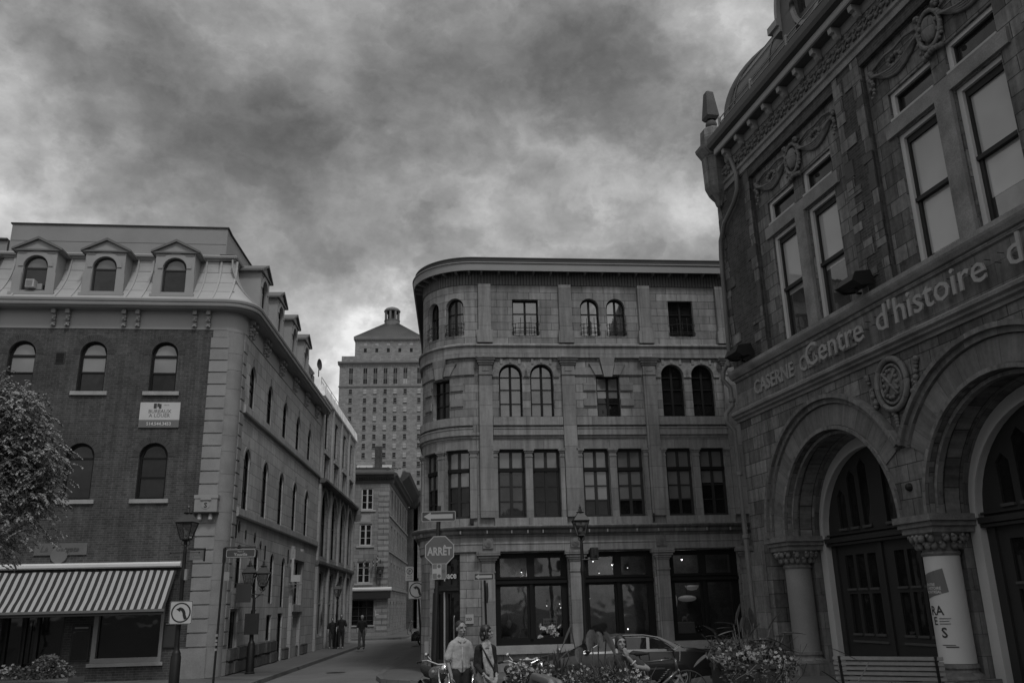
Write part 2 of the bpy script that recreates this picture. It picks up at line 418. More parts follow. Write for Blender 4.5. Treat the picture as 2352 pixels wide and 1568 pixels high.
plain('plastic_black',.01,.5,.1,6); plain('planter_black',.014,.6,.2,5,.1); plain('banner',.50,.7,.03,2)
plain('stone_carved',.14,.85,.25,6,.4); plain('letters',.28,.5,.1,5); plain('letters_shadow',.10,.8,.2,5)
plain('bench_slat',.17,.5,.12,10,.05); plain('tank_paint',.05,.25,.05,3,coat=.8); plain('scooter_paint',.16,.3,.05,3,coat=.6)
glass('glass_dark',.010,1.45); glass('glass_mid',.03,1.7); glass('glass_sky',.06,2.2); glass('glass_far',.03,1.6)
clear_glass('shop_glass',.8); clear_glass('lantern_glass',.7); clear_glass('plastic_clear',.85)
emit('lamp_spot',1.0,3.0)
def awning_mat():
    t=NT('awning_stripes'); uv=uvn(t); sp=t.nd('ShaderNodeSeparateXYZ'); t.l.new(uv,sp.inputs[0])
    fr=t.mth('FRACT',t.mth('DIVIDE',sp.outputs[0],.218),0.0)
    st=t.rng(fr,.49,.51,0,1); t.l.new(t.rng(st,0,1,.30,.014),t.b.inputs['Base Color']); t.b.inputs['Roughness'].default_value=.85
awning_mat()
def ground_mat(name,v,scale,var,sp=0,bump=.3,cell=None,jc=.4):
    t=NT(name); o=obn(t); n=t.noise(o,.25,5,.6); n2=t.noise(o,scale,4,.7); n3=t.noise(o,1.3,6,.65)
    f=t.mth('MULTIPLY',t.rng(n,.3,.7,1-var,1+var),t.rng(n2,.25,.75,1-var*.7,1+var*.7)); f=t.mth('MULTIPLY',f,t.rng(n3,.35,.7,1+var*.4,1-var*.6))
    # dark tar patches and cracks
    vo=t.nd('ShaderNodeTexVoronoi',feature='DISTANCE_TO_EDGE'); t.l.new(o,vo.inputs['Vector']); vo.inputs['Scale'].default_value=.33 if not cell else .05
    f=t.mth('MULTIPLY',f,t.rng(vo.outputs[0],0,.012,.55,1.0))
    if cell:
        br=t.nd('ShaderNodeTexBrick'); t.l.new(o,br.inputs['Vector']); br.offset=0; br.inputs['Scale'].default_value=1; br.inputs['Brick Width'].default_value=cell; br.inputs['Row Height'].default_value=cell; br.inputs['Mortar Size'].default_value=.01
        f=t.mth('MULTIPLY',f,t.rng(br.outputs['Fac'],0,1,1,jc))
    t.l.new(t.mth('MULTIPLY',f,v),t.b.inputs['Base Color']); t.b.inputs['Roughness'].default_value=.85; t.l.new(t.bump(n2,bump,.02),t.b.inputs['Normal'])
ground_mat('asphalt',.115,40,.16); ground_mat('pavement',.085,25,.15,cell=1.5); ground_mat('kerb_stone',.10,20,.2,cell=1.2,jc=.5); ground_mat('ground_far',.06,2,.1)
def leaf_mat(name,a,b,rough=.6):
    t=NT(name); oi=t.nd('ShaderNodeNewGeometry'); n=t.noise(oi.outputs['Position'],7,3,.6)
    t.l.new(t.mth('ADD',t.rng(oi.outputs['Random Per Island'],0,1,a,b),t.rng(n,.3,.7,-a*.3,a*.3)),t.b.inputs['Base Color']); t.b.inputs['Roughness'].default_value=rough
    try:
        t.b.inputs['Subsurface Weight'].default_value=0
    except Exception: pass
leaf_mat('tree_leaf',.11,.24); leaf_mat('shrub_leaf',.04,.12); leaf_mat('flower_leaf',.03,.10); leaf_mat('petal',.35,.7); leaf_mat('big_leaf',.035,.07,.45); leaf_mat('big_leaf_pale',.022,.04,.6)
plain('bark',.05,.9,.3,8,.5)
# ------------------------------------------------------------------ openings and windows
def opening(u0,u1,z0,z1,arch=0,n=14):
    """polygon of an opening; arch = rise of the curved head"""
    if not arch: return [(u0,z0),(u1,z0),(u1,z1),(u0,z1)]
    c=(u0+u1)/2; a=(u1-u0)/2; zs=z1-arch
    P=[(u0,z0),(u1,z0)]
    for i in range(n+1):
        t=PI*i/n; P.append((c+a*math.cos(t),zs+arch*math.sin(t)))
    return P
def cellpoly(u0,u1,z0,z1,head):
    """a rectangle cut by the curved head (c,a,zs,rise)"""
    if head is None: return [(u0,z0),(u1,z0),(u1,z1),(u0,z1)]
    c,a,zs,h=head
    def top(u):
        x=max(-1,min(1,(u-c)/a)); return min(z1,zs+h*math.sqrt(max(0,1-x*x)))
    if top(u0)>=z1-1e-6 and top(u1)>=z1-1e-6 and zs>=z1-1e-6: return [(u0,z0),(u1,z0),(u1,z1),(u0,z1)]
    P=[(u0,z0),(u1,z0)]; k=8
    for i in range(k+1):
        u=u1+(u0-u1)*i/k; t=top(u)
        if t>z0+.005: P.append((u,t))
    return P if len(P)>3 else None
def window(f,root,u0,u1,z0,z1,arch=0,depth=.25,cols=(.5,),rows=(),bd=.07,bar=.05,th=.07,frame='frame_dark',glass_='glass_dark',blinds=(),sill=None,label=None,name='window',meet=None,rowbar=None,curt=0):
    """rows: heights of bars; cols: fractions of the bars; blinds: (zlow,zhigh) patches of shade seen in the panes"""
    head=None; rows=sorted(rows)
    if arch: head=((u0+u1)/2,(u1-u0)/2-bd,z1-arch,arch-bd)
    ue=[u0+bd]+[x for c in cols for x in (u0+(u1-u0)*c-bar/2,u0+(u1-u0)*c+bar/2)]+[u1-bd]
    rb=rowbar or bar
    ze=[z0+bd]+[x for r in rows for x in (r-rb/2,r+rb/2)]+[z1-bd]
    holes=[]
    for i in range(0,len(ue),2):
        for k in range(0,len(ze),2):
            q=cellpoly(ue[i],ue[i+1],ze[k],ze[k+1],head)
            if q: holes.append(q)
    bend=isinstance(f,Bend) and u0<0
    mb=MB(f); mb.panel(opening(u0+.004,u1-.004,z0+.004,z1-.004,arch and arch-.004),holes,o1=-depth,o0=-depth-th)
    if bend: mb.split_u()
    wn=mb.build(name,frame,root)
    if label: wn['label']=label
    pb=MB(f); hd2=head
    zb=[]
    for (a,b) in blinds: zb.append((max(a,z0+.01),min(b,z1-.01)))
    pb.panel(opening(u0+.03,u1-.03,z0+.03,z1-.03,arch and arch-.03),[],o1=-depth-th*.6,o0=-depth-th,rev=False)
    if bend: pb.split_u()
    pb.build('pane',glass_,wn)
    for (a,b) in zb:
        q=cellpoly(u0+.035,u1-.035,a,b,((u0+u1)/2,(u1-u0)/2-.03,z1-arch,arch-.03) if arch else None)
        if not q: continue
        bb=MB(f); bb.panel(q,[],o1=-depth-th*.6+.004,o0=-depth,rev=False)
        if bend: bb.split_u()
        bb.build('blind','blind_glazed',wn)
    if sill:
        sb=MB(f); so_,sh,sx=sill; sb.box(u0-sx,u1+sx,-depth+.02,so_,z0-sh,z0-.002); sb.build('sill','sill',wn)
    return wn
def bmat():
    t=NT('blind_glazed'); o=obn(t); n=t.noise(o,.9,3)
    t.l.new(t.rng(n,.3,.7,.08,.14),t.b.inputs['Base Color']); t.b.inputs['Roughness'].default_value=.6; t.b.inputs['Coat Weight'].default_value=1; t.b.inputs['Coat Roughness'].default_value=.03; t.b.inputs['Coat IOR'].default_value=1.8
    t=NT('blind_bright'); o=obn(t); n=t.noise(o,.6,3)
    t.l.new(t.rng(n,.3,.7,.30,.38),t.b.inputs['Base Color']); t.b.inputs['Roughness'].default_value=.6; t.b.inputs['Coat Weight'].default_value=1; t.b.inputs['Coat Roughness'].default_value=.03; t.b.inputs['Coat IOR'].default_value=1.8
bmat()
def moulding(f,root,u0,u1,z0,z1,prof,mat,name='cornice'):
    pass
def archring(mb,c,zs,r0,r1,o1,o0,a0=0,a1=PI,n=20,h0=None,h1=None):
    """stone ring round an arch (ellipse if h given)"""
    h0=h0 or r0; h1=h1 or r1
    for i in range(n):
        a,b=a0+(a1-a0)*i/n,a0+(a1-a0)*(i+1)/n
        A=(c+r0*math.cos(a),zs+h0*math.sin(a));B=(c+r0*math.cos(b),zs+h0*math.sin(b));Cc=(c+r1*math.cos(b),zs+h1*math.sin(b));D=(c+r1*math.cos(a),zs+h1*math.sin(a))
        mb.face([(A[0],o1,A[1]),(D[0],o1,D[1]),(Cc[0],o1,Cc[1]),(B[0],o1,B[1])],[(a*r1,r0),(a*r1,r1),(b*r1,r1),(b*r1,r0)])
        mb.face([(D[0],o1,D[1]),(D[0],o0,D[1]),(Cc[0],o0,Cc[1]),(Cc[0],o1,Cc[1])])
        mb.face([(A[0],o0,A[1]),(A[0],o1,A[1]),(B[0],o1,B[1]),(B[0],o0,B[1])])
    for a in (a0,a1):
        A=(c+r0*math.cos(a),zs+h0*math.sin(a)); D=(c+r1*math.cos(a),zs+h1*math.sin(a))
        mb.face([(A[0],o0,A[1]),(A[0],o1,A[1]),(D[0],o1,D[1]),(D[0],o0,D[1])])
# ================================================================== corner building (centre)
def corner_building():
    B=thing('stone_building','grey ashlar stone building with a rounded corner, deep overhanging eaves and a glazed shop front','building',FC(0,0,0),FC.rz)
    U0,U1=-RC*TH-32.0,12.4
    # openings: (u0,u1,z0,z1,arch)
    W4=[(1.33,2.27,11.20,12.56,0),(3.80,4.48,11.20,12.62,.34),(4.76,5.44,11.20,12.62,.34),(7.05,7.98,11.20,12.56,0),(9.95,10.6,11.2,12.6,.33),(10.9,11.55,11.2,12.6,.33),(-1.10,-.42,11.2,12.62,.34),(-2.05,-1.42,11.2,12.62,.32)]
    W3=[(.80,1.62,8.24,10.14,.41),(1.90,2.72,8.24,10.14,.41),(4.24,5.08,8.24,9.72,0),(6.60,7.41,8.24,10.14,.41),(7.70,8.51,8.24,10.14,.41),(10.2,11.0,8.24,9.72,0),(-1.72,-.95,8.24,9.66,0)]
    W2=[(.70,1.64,4.82,7.13,0),(1.90,2.84,4.82,7.13,0),(3.62,4.55,4.82,7.13,0),(4.81,5.74,4.82,7.13,0),(6.54,7.47,4.82,7.13,0),(7.73,8.66,4.82,7.13,0),(9.5,10.43,4.82,7.13,0),(10.7,11.6,4.82,7.13,0),(-1.12,-.20,4.82,7.13,0),(-2.35,-1.42,4.82,7.13,0)]
    G1=[(.52,2.98,.80,3.70,0),(3.47,5.88,.80,3.70,0),(6.38,8.80,.80,3.70,0),(9.28,11.6,.80,3.70,0),(-1.86,-.60,.12,3.68,0)]
    def wall(name,z0,z1,ops,mat,o1=0.0):
        mb=MB(BC); mb.panel([(U0,z0),(U1,z0),(U1,z1),(U0,z1)],[opening(*w) for w in ops],o1=o1,o0=-.38)
        mb.split_u(); return mb.build(name,mat,B)
    wall('wall',9.98 if False else 10.90,13.1,W4,'ashlar')
    wall('wall',7.72,10.36,W3,'ashlar_side' if False else 'ashlar')
    wall('wall',4.50,7.50,W2,'ashlar_smooth')
    wall('wall',0.0,4.2,G1,'ashlar')
    # solid body behind
    mb=MB(FC); mb.box(-1.1,U1,-9.5,-1.6,0,13.0); mb.build('core','canvas_black',B)
    # bands
    def band(name,pr,mat,u0=U0,u1=U1):
        mb=MB(BC); mb.prism(pr,u0,u1); return mb.build(name,mat,B)
    band('frieze',[(-.38,10.362),(.10,10.362),(.10,10.74),(.16,10.77),(.16,10.82),(.10,10.86),(.02,10.898),(-.38,10.898)],'ashlar_smooth')
    band('string_course',[(-.38,7.502),(.03,7.502),(.03,7.58),(.07,7.60),(.07,7.67),(.03,7.69),(.03,7.718),(-.38,7.718)],'pilaster_stone')
    # sill bands between the pilasters
    pil=[.33,3.24,6.15,9.06,11.97]
    for a,b in zip([U0]+pil,pil+[U1]):
        ua=a+.24 if a!=U0 else U0; ub=b-.24 if b!=U1 else U1
        if a==U0: ub=-.12
        mb=MB(BC); mb.prism([(.002,7.95),(.09,7.95),(.09,8.235),(.002,8.235)],ua,ub); mb.prism([(.03,7.60),(.10,7.60),(.10,7.80),(.12,7.82),(.12,7.86),(.03,7.88)],ua,ub); mb.build('sill_band','ashlar_smooth',B)
        mb=MB(BC); mb.prism([(.002,4.56),(.10,4.56),(.10,4.815),(.002,4.815)],ua,ub); mb.build('sill_band','ashlar_smooth',B)
    # shop cornice: weathered mouldings
    band('shop_cornice',[(-.38,4.20),(.10,4.20),(.12,4.27),(.20,4.29),(.22,4.34),(.22,4.40),(.34,4.46),(.36,4.52),(.30,4.55),(-.38,4.60)],'cornice_stone')
    mb=MB(BC)
    random.seed(3)
    u=-2.6
    while u<12:
        mb.box(u,u+.035,.222,.30,4.30,4.40); u+=random.uniform(.5,1.0)
    mb.build('bracket_strip','painted_trim',B)
    band('entablature',[(.002,3.74),(.07,3.74),(.07,3.95),(.09,3.97),(.09,4.00),(.07,4.02),(.07,4.197),(.002,4.197)],'ashlar_smooth')
    # upper pilasters with capitals
    for i,c in enumerate(pil):
        mb=MB(BC); w=.225
        mb.box(c-w,c+w,.002,.12,11.36,13.098); mb.box(c-w-.05,c+w+.05,.002,.16,10.90,11.355); mb.build('pilaster','pilaster_stone',B)
        mb=MB(BC)
        mb.box(c-w,c+w,.002,.13,4.83,9.72)
        mb.build('pilaster','pilaster_stone',B)
        mb=MB(BC)
        mb.box(c-w-.02,c+w+.02,.002,.16,9.725,9.775); mb.box(c-w,c+w,.002,.135,9.78,10.08)
        for k,(x,z) in enumerate(((.03,10.085),(.07,10.16),(.11,10.24))): mb.box(c-w-x,c+w+x,.002,.14+x,z,z+.07)
        mb.box(c-w-.12,c+w+.12,.002,.29,10.312,10.358); mb.box(c-.12,c+.12,.1,.15,9.86,10.0)
        mb.build('capital','pilaster_stone',B)
        # shop pilaster
        mb=MB(BC); w2=.235
        mb.box(c-w2+.02,c+w2-.02,.002,.12,.32,3.05); mb.box(c-w2-.03,c+w2+.03,.002,.17,.0,.315); mb.build('pilaster','pilaster_stone',B)
        mb=MB(BC); mb.box(c-w2,c+w2,.002,.15,3.055,3.11); mb.box(c-w2+.02,c+w2-.02,.002,.13,3.115,3.38)
        for k,(x,z) in enumerate(((.0,3.385),(.05,3.45),(.10,3.52),(.15,3.60))): mb.box(c-w2-x,c+w2+x,.002,.15+x*.8,z,z+.06)
        mb.box(c-w2-.15,c+w2+.15,.002,.28,3.665,3.735); mb.build('capital','pilaster_stone',B)
        # rosette block
        mb=MB(BC); mb.box(c-.17,c+.17,.072,.13,3.83,4.17)
        for k in range(3):
            mb.lathe((c,.13,4.0),[(.13-.045*k,0.0),(.13-.045*k,.02+.012*k),(.09-.04*k,.03+.012*k)],12,axis='o')
        mb.build('rosette','stone_carved',B)
    # second-floor colonnettes (between windows of level 2)
    def colon(c,w=.10,off=.0):
        mb=MB(BC); mb.box(c-w,c+w,.002,.07,4.82,6.85); mb.box(c-w-.015,c+w+.015,.002,.09,6.853,6.89); mb.box(c-w,c+w,.002,.075,6.893,6.99)
        mb.box(c-w-.03,c+w+.03,.002,.10,6.993,7.05); mb.box(c-w-.06,c+w+.06,.002,.13,7.053,7.13); mb.build('colonnette','pilaster_stone',B)
    for c in (.63,1.77,2.92,3.54,4.68,5.83,6.45,7.6,8.75,9.42,10.57,-.11,-1.27,-2.5): colon(c,.075 if c in(.63,2.92,3.54,5.83,6.45,8.75,9.42) else .12)
    # arch impost blocks and voussoir rings at level 3
    for (a,b,z0,z1,ar) in W3:
        if ar:
            mb=MB(BC); c=(a+b)/2; archring(mb,c,z1-ar,.41,.60,.035,.0,n=16); mb.build('arch','ashlar_smooth',B)
            mb=MB(BC)
            mb.box(a-.22,a-.005,.002,.05,9.66,9.73); mb.box(b+.005,b+.22,.002,.05,9.66,9.73); mb.build('impost','pilaster_stone',B)
            for q in (-.32,0,.32):
                mb=MB(BC); mb.box(c+q-.045,c+q+.045,.036,.055,z1+.04+(-.05 if q else 0),z1+.20); mb.build('keystone','pilaster_stone',B)
    # flat window with flared keystones and rustic blocks
    for (a,b) in ((4.24,5.08),(-1.72,-.95),(10.2,11.0)):
        c=(a+b)/2
        mb=MB(BC)
        mb.panel([(c-.14,9.66),(c+.14,9.66),(c+.27,10.35),(c-.27,10.35)],[],.13,.0)
        mb.split_u() if c<0 else None; mb.build('keystone','pilaster_stone',B)
        for s in (-1,1):
            q=[(c+s*.19,9.74),(c+s*.44,9.74),(c+s*.66,10.16),(c+s*.29,10.16)]
            if s<0: q=q[::-1]
            mb=MB(BC); mb.panel(q,[],.10,.0); mb.split_u() if c<0 else None; mb.build('keystone','pilaster_stone',B)
            for k in range(5):
                z=8.62+k*.28
                if k%2==0 or k==4:
                    e=.46 if k<4 else .85
                    mb=MB(BC); mb.box(c+s*.43,c+s*(.43+e),.002,.055,z+.005,z+.275); mb.build('quoin','pilaster_stone',B)
    # windows
    for i,w in enumerate(W4):
        a=w[4]; rows=(12.06,) ; sky=i in (0,1,2)
        wn=window(BC,B,*w,depth=.16,cols=(.5,),rows=rows,bd=.05,bar=.07,rowbar=.025,glass_='glass_sky' if sky else ('glass_mid' if i!=3 else 'glass_dark'))
        # low iron guard with spikes
        mb=MB(BC); u0,u1=w[0],w[1]; n=5
        for z in (11.27,11.33,11.62): mb.tube([(u0-.03+ (u1-u0+.06)*k/8,.02+.06*math.sin(PI*k/8),z+.012*math.sin(PI*k/8)*(1 if z<11.5 else 2)) for k in range(9)],.013,5)
        for k in range(n):
            u=u0+(u1-u0)*(k+.5)/n; h=(11.62,11.82,11.70,11.85,11.66)[k]; o=.02+.06*math.sin(PI*(k+.5)/n)
            mb.tube([(u,o,11.22),(u,o,h)],.011,5); mb.ball((u,o,h+.01),.014,6)
            if k%2==0: mb.ball((u,o+.01,11.47),.028,6)
        mb.build('window_guard','iron',B)
    for i,w in enumerate(W3):
        sky=i in (0,1)
        rows=(9.69,9.24,8.74) if w[4] else (9.22,8.74)
        window(BC,B,*w,depth=.16,cols=(.5,),rows=rows,bd=.06,bar=.08,rowbar=.03,glass_='glass_sky' if sky else 'glass_dark',blinds=[(8.95,9.7)] if i==2 else ())
    for i,w in enumerate(W2):
        bl=[]
        if i in (2,3,4): bl=[(5.42,6.36),(6.5,7.05)]
        elif i==5: bl=[(5.95,6.36),(6.5,7.05)]
        elif i in (0,1): bl=[(6.5,7.05)]
        else: bl=[(5.9,6.36),(6.5,7.05)]
        wn=window(BC,B,*w,depth=.17,cols=(.5,),rows=(6.47,5.88,5.38),bd=.09,bar=.10,rowbar=.035,frame='frame_mid',glass_='glass_dark' if i!=0 else 'glass_mid',blinds=bl)
        # heavy transom rail
        mb=MB(BC); mb.box(w[0]+.005,w[1]-.005,-.17,-.13,6.38,6.50); mb.split_u() if w[0]<0 else None; mb.build('transom','frame_dark',wn)
    # papers hung in the leftmost flat window
    # shop fronts
    for i,w in enumerate(G1[:4]):
        u0,u1=w[0],w[1]; c=(u0+u1)/2
        mb=MB(BC); holes=[]
        for a,b in ((u0+.22,c-.13),(c+.13,u1-.22)):
            holes.append([(a,2.93),(b,2.93),(b,3.52),(a,3.52)]); holes.append([(a,1.02),(b,1.02),(b,2.62),(a,2.62)])
        mb.panel(opening(u0+.004,u1-.004,.804,3.69),holes,-.22,-.32); mb.box(u0+.01,u1-.01,-.22,-.13,2.70,2.80); mb.box(u0+.01,u1-.01,-.22,-.17,2.85,2.89); mb.box(c-.05,c+.05,-.22,-.16,.98,2.69)
        wn=mb.build('shop_window','frame_dark',B)
        mb=MB(BC); mb.box(u0+.1,u1-.1,-.29,-.28,.9,3.6); mb.build('pane','shop_glass',wn)
        mb=MB(BC); mb.box(u0-.12,u1+.12,-.3,.14,.55,.795); mb.build('sill','sill',wn)
        # dim room behind the glass
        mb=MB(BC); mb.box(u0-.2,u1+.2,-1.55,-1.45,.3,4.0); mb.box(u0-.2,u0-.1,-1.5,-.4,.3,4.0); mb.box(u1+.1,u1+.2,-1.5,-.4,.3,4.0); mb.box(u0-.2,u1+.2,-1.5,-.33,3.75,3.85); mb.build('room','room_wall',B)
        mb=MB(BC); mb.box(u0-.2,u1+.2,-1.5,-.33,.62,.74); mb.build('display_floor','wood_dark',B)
    # entrance on the round corner
    mb=MB(BC); u0,u1=-1.86,-.60
    mb.panel(opening(u0+.004,u1-.004,.124,3.676),[[(u0+.1,.4),(u0+.52,.4),(u0+.52,2.45),(u0+.1,2.45)],[(u0+.66,.4),(u1-.12,.4),(u1-.12,2.45),(u0+.66,2.45)],[(u0+.1,2.72),(u1-.1,2.72),(u1-.1,3.55),(u0+.1,3.55)]],-.25,-.33); mb.split_u()
    mb.box(u0+.02,u1-.02,-.25,-.15,2.54,2.62)
    dr=mb.build('door','wood_dark',B)
    mb=MB(BC); mb.panel(opening(u0+.05,u1-.05,.2,3.6),[],-.31,-.33,rev=False); mb.split_u(); mb.build('pane','glass_dark',dr)
    mb=MB(BC); mb.box(u0+.50,u0+.53,-.25,-.2,.3,2.5); mb.build('door_edge','frame_light',dr)
    mb=MB(BC); mb.tube([(u1-.3,-.22,1.0),(u1-.3,-.18,1.05),(u1-.3,-.18,1.7),(u1-.3,-.22,1.75)],.02); mb.build('handle','galv',dr)
    mb=MB(BC); mb.text('Espace',-1.66,2.93,.30,-.245,.006,.006,sx=1.02); 
    mb.build('lettering','sign_lt',dr)
    # ribbed soffit boards, eaves, rafters and roof
    band('board_band',[(-.3,13.1),(.03,13.1),(.03,13.598),(-.3,13.598)],'ribbed_board')
    OV=.34
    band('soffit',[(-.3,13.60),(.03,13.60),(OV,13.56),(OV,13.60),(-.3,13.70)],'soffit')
    band('fascia',[(OV-.02,13.52),(OV+.03,13.52),(OV+.04,13.78),(OV+.08,13.80),(OV+.08,13.83),(OV-.02,13.83)],'fascia')
    band('roof_edge',[(-.5,13.70),(OV-.03,13.70),(OV-.03,14.00),(OV-.01,14.01),(OV-.02,14.05),(-.5,14.08)],'dark_roof')
    mb=MB(FC); mb.box(-1.2,U1,-9.5,-.4,13.7,14.03); mb.build('roof','dark_roof',B)
    u=-RC*TH-.2
    while u<U1-.2:
        mb=MB(BC); mb.prism([(.03,13.44),(OV-.04,13.48),(OV-.04,13.565),(.03,13.598)],u,u+.07); mb.build('rafter','soffit_light',B); u+= .42 if u<0 else .63
    # number plate, lamp on the entrance, small devices
    mb=MB(BC); mb.box(-.42,-.16,.012,.05,1.50,1.79); pl=mb.build('number_plate','sign_grey_lt',B)
    mb=MB(BC); mb.text('333',-.40,1.60,.125,.052,.003,.003); mb.build('numerals','text_dark',pl)
    for u in (5.95,9.0):
        mb=MB(BC); mb.box(u-.02,u+.02,.13,.18,4.62,4.9); mb.build('hook','iron',B)
    mb=MB(BC); mb.box(-.24,-.12,.10,.24,4.62,4.80); mb.build('camera_box','iron',B)
    return B
def xm():
    blocks('cornice_stone',.16,.10,.04,1.2,.3,.006,nvar=.3,streak=.3,spots=.55,bump=.4)
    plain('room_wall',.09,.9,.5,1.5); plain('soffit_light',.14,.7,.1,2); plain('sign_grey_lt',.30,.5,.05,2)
xm()
corner_building()
def shop_goods():
    def rt(name,label,cat,u,o,z,group=None): return thing(name,label,cat,FC(u,o,z),FC.rz,group)
    # paper pendant lamps of the right bay
    t=rt('pendant_lamp','wide flat pale pendant lamp hanging in the right shop window','lamp',7.12,-.7,2.0)
    mb=MB(ID); mb.ball((0,0,.12),.32,14,(1,1,.33)); mb.build('lamp_shade','shade_lit',t,smooth=True); mb=MB(ID); mb.tube([(0,0,.2),(0,0,1.0)],.008,5); mb.build('cord','iron',t)
    t=rt('pendant_lamp','pale bowl pendant lamp above the flat one in the right shop window','lamp',7.38,-.9,2.38)
    mb=MB(ID); mb.lathe((0,0,0),[(0,0),(.15,.02),(.22,.10),(.24,.16),(0.01,.17)],14); mb.build('lamp_shade','shade_lit',t,smooth=True)
    t=rt('pendant_lamp','half hidden pale oval lamp beside the third shop pilaster','lamp',6.62,-.6,1.75)
    mb=MB(ID); mb.ball((0,0,.3),.28,12,(.45,.5,1)); mb.build('lamp_shade','shade_lit',t,smooth=True)
    # pale display box with a toy animal
    t=rt('display_box','large pale square box standing in the right shop window','box',6.93,-.6,.74)
    mb=MB(ID); mb.box(-.29,.29,-.22,.22,.02,.60); mb.build('box_body','blind',t,bevel=.01); mb=MB(ID); mb.box(-.28,.28,-.21,.21,.602,.63); mb.build('lid','blind_pale',t)
    t=rt('toy_animal','small pale toy animal standing on the display box','toy',6.95,-.6,1.375)
    mb=MB(ID); mb.ball((0,0,.12),.07,8,(1.3,.7,.8))
    for a in (-.07,.07):
        for b in (-.03,.03): mb.tube([(a,b,.1),(a*1.2,b,.0)],.012,5)
    mb.tube([(.07,0,.14),(.11,0,.22)],.018,6); mb.ball((.13,0,.23),.035,6,(1.4,.8,.8)); mb.build('toy_body','blind_pale',t,smooth=True)
    t=rt('spotted_cone','leaning stack of dark baubles with bright dots beside the display box','ornament',7.42,-.6,.74)
    mb=MB(ID); mb.tube([(-.12,0,.5),(.2,0,0)],.05,8,r_end=.12); mb.build('body','frame_mid',t)
    mb=MB(ID)
    for k in range(5): mb.ball((-.12+.07*k,.09,.46-.11*k),.022,6); mb.ball((.0+.06*k,.08,.48-.11*k),.02,6)
    mb.build('dots','sign_lt',t)
    # left bay poster and shelf
    t=rt('shop_poster','white poster reading LE DESIGN RECREATIF behind the glass of the left bay','poster',2.37,-.40,1.24)
    mb=MB(ID); mb.box(-.23,.23,-.01,.0,0,.36); mb.build('sheet','sign_white',t)
    mb=MB(ID); mb.text('LE DESIGN',0,.24,.085,.003,.001,.002,'CENTER'); mb.text('RECREATIF',0,.14,.085,.003,.001,.002,'CENTER'); mb.text('0-18',0,.03,.055,.003,.001,.002,'CENTER'); mb.build('lettering','text_dark',t)
    mb=MB(ID); mb.text('21',.10,.37,.32,0,.002,.012,'CENTER',flip=True); mb.build('big_letters','sign_grey_lt',t)
    t=rt('wire_shelf','pale open wire shelf at the right of the left bay','shelf',2.62,-.55,.74)
    mb=MB(ID)
    for x in (-.11,.11):
        mb.tube([(x,0,0),(x,0,1.15)],.011,5)
    for z in (.5,.98): mb.box(-.14,.14,-.12,.12,z,z+.025)
    mb.tube([(-.10,0,1.0),(0,0,1.3),(.10,0,1.0)],.01,5); mb.lathe((0,0,1.3),[(.0,0),(.07,.02),(.07,.26),(0,.28)],10); mb.build('shelf_frame','blind',t)
    t=rt('counter_box','low pale counter box under the poster','box',2.25,-.62,.74)
    mb=MB(ID); mb.box(-.33,.33,-.15,.15,0,.30); mb.box(-.36,.36,-.17,.17,.302,.33); mb.build('box_body','frame_pale',t)
    t=rt('desk_lamp','thin curved desk lamp in the left bay','lamp',1.35,-.6,.74)
    mb=MB(ID); mb.tube([(0,0,0),(.0,0,.3),(.06,0,.48),(.16,0,.62)],.012,6); mb.lathe((.22,0,.55),[(.09,0),(.03,.12),(0,.13)],10); mb.build('lamp_body','galv',t)
    t=rt('paper_bag','small pale paper bag at the left edge of the left bay','bag',.93,-.55,.74)
    mb=MB(ID); mb.box(-.13,.13,-.08,.08,0,.32); mb.build('bag_body','frame_pale',t)
    t=rt('hanging_ornament','pale egg shaped ornament hanging in the left bay','ornament',1.02,-.5,1.45)
    mb=MB(ID); mb.ball((0,0,0),.09,8,(1,.8,1.5)); mb.tube([(0,0,.1),(-.05,0,.9)],.005,4); mb.build('ornament','blind',t,smooth=True)
    # arched chair / frame with two small lamps in the middle bay
    t=rt('hoop_frame','large dark hoop with two small lit lamps in the middle shop window','ornament',5.0,-.75,.74)
    mb=MB(ID); mb.tube([(.52*math.cos(a),0,.45+.52*math.sin(a)) for a in [PI*k/14 for k in range(15)]],.022,6); mb.build('hoop','frame_pale2',t)
    mb=MB(ID)
    for x in (-.22,-.07,.08): mb.tube([(x,0,0),(x,0,.3)],.02,6)
    mb.build('stem','frame_pale',t)
    mb=MB(ID); mb.ball((-.15,0,.45),.026,8); mb.ball((.03,0,.45),.026,8); mb.build('bulb','lamp_spot',t)
    # ceiling spots
    spots=[(3.93,-.6,3.40),(4.62,-.8,3.28),(4.18,-.9,3.02),(4.95,-1.1,3.15),(5.2,-1.0,3.18),(3.72,-.5,2.20),(3.70,-.5,1.95),(6.98,-.5,3.40),(1.52,-.9,3.1),(2.33,-.8,2.0),(2.72,-.5,2.05),(2.75,-.5,1.93)]
    for i,(u,o,z) in enumerate(spots):
        lab=['in the middle bay, highest at the left','in the middle bay, right of the centre bar near the top','in the middle bay, low in the upper left pane','in the middle bay, inner one in the upper right pane','in the middle bay, rightmost in the upper right pane','in the middle bay, upper one in the large pane','in the middle bay, lower one in the large pane','in the right bay near its top','in the left bay, in the upper left pane','in the left bay, beside the wire shelf','in the left bay, upper one right of the wire shelf','in the left bay, lower one right of the wire shelf'][i]
        t=rt('spot_lamp','small lit spot lamp '+lab,'lamp',u,o,z,'spot lamps lit inside the shop')
        mb=MB(ID); mb.ball((0,0,0),.03 if i in(0,1,5,6,7) else .018,8); mb.build('bulb','lamp_spot',t)
        mb=MB(ID); mb.lathe((0,0,.02),[(.04,-.02),(.03,.07),(0,.08)],8); mb.build('housing','iron',t)
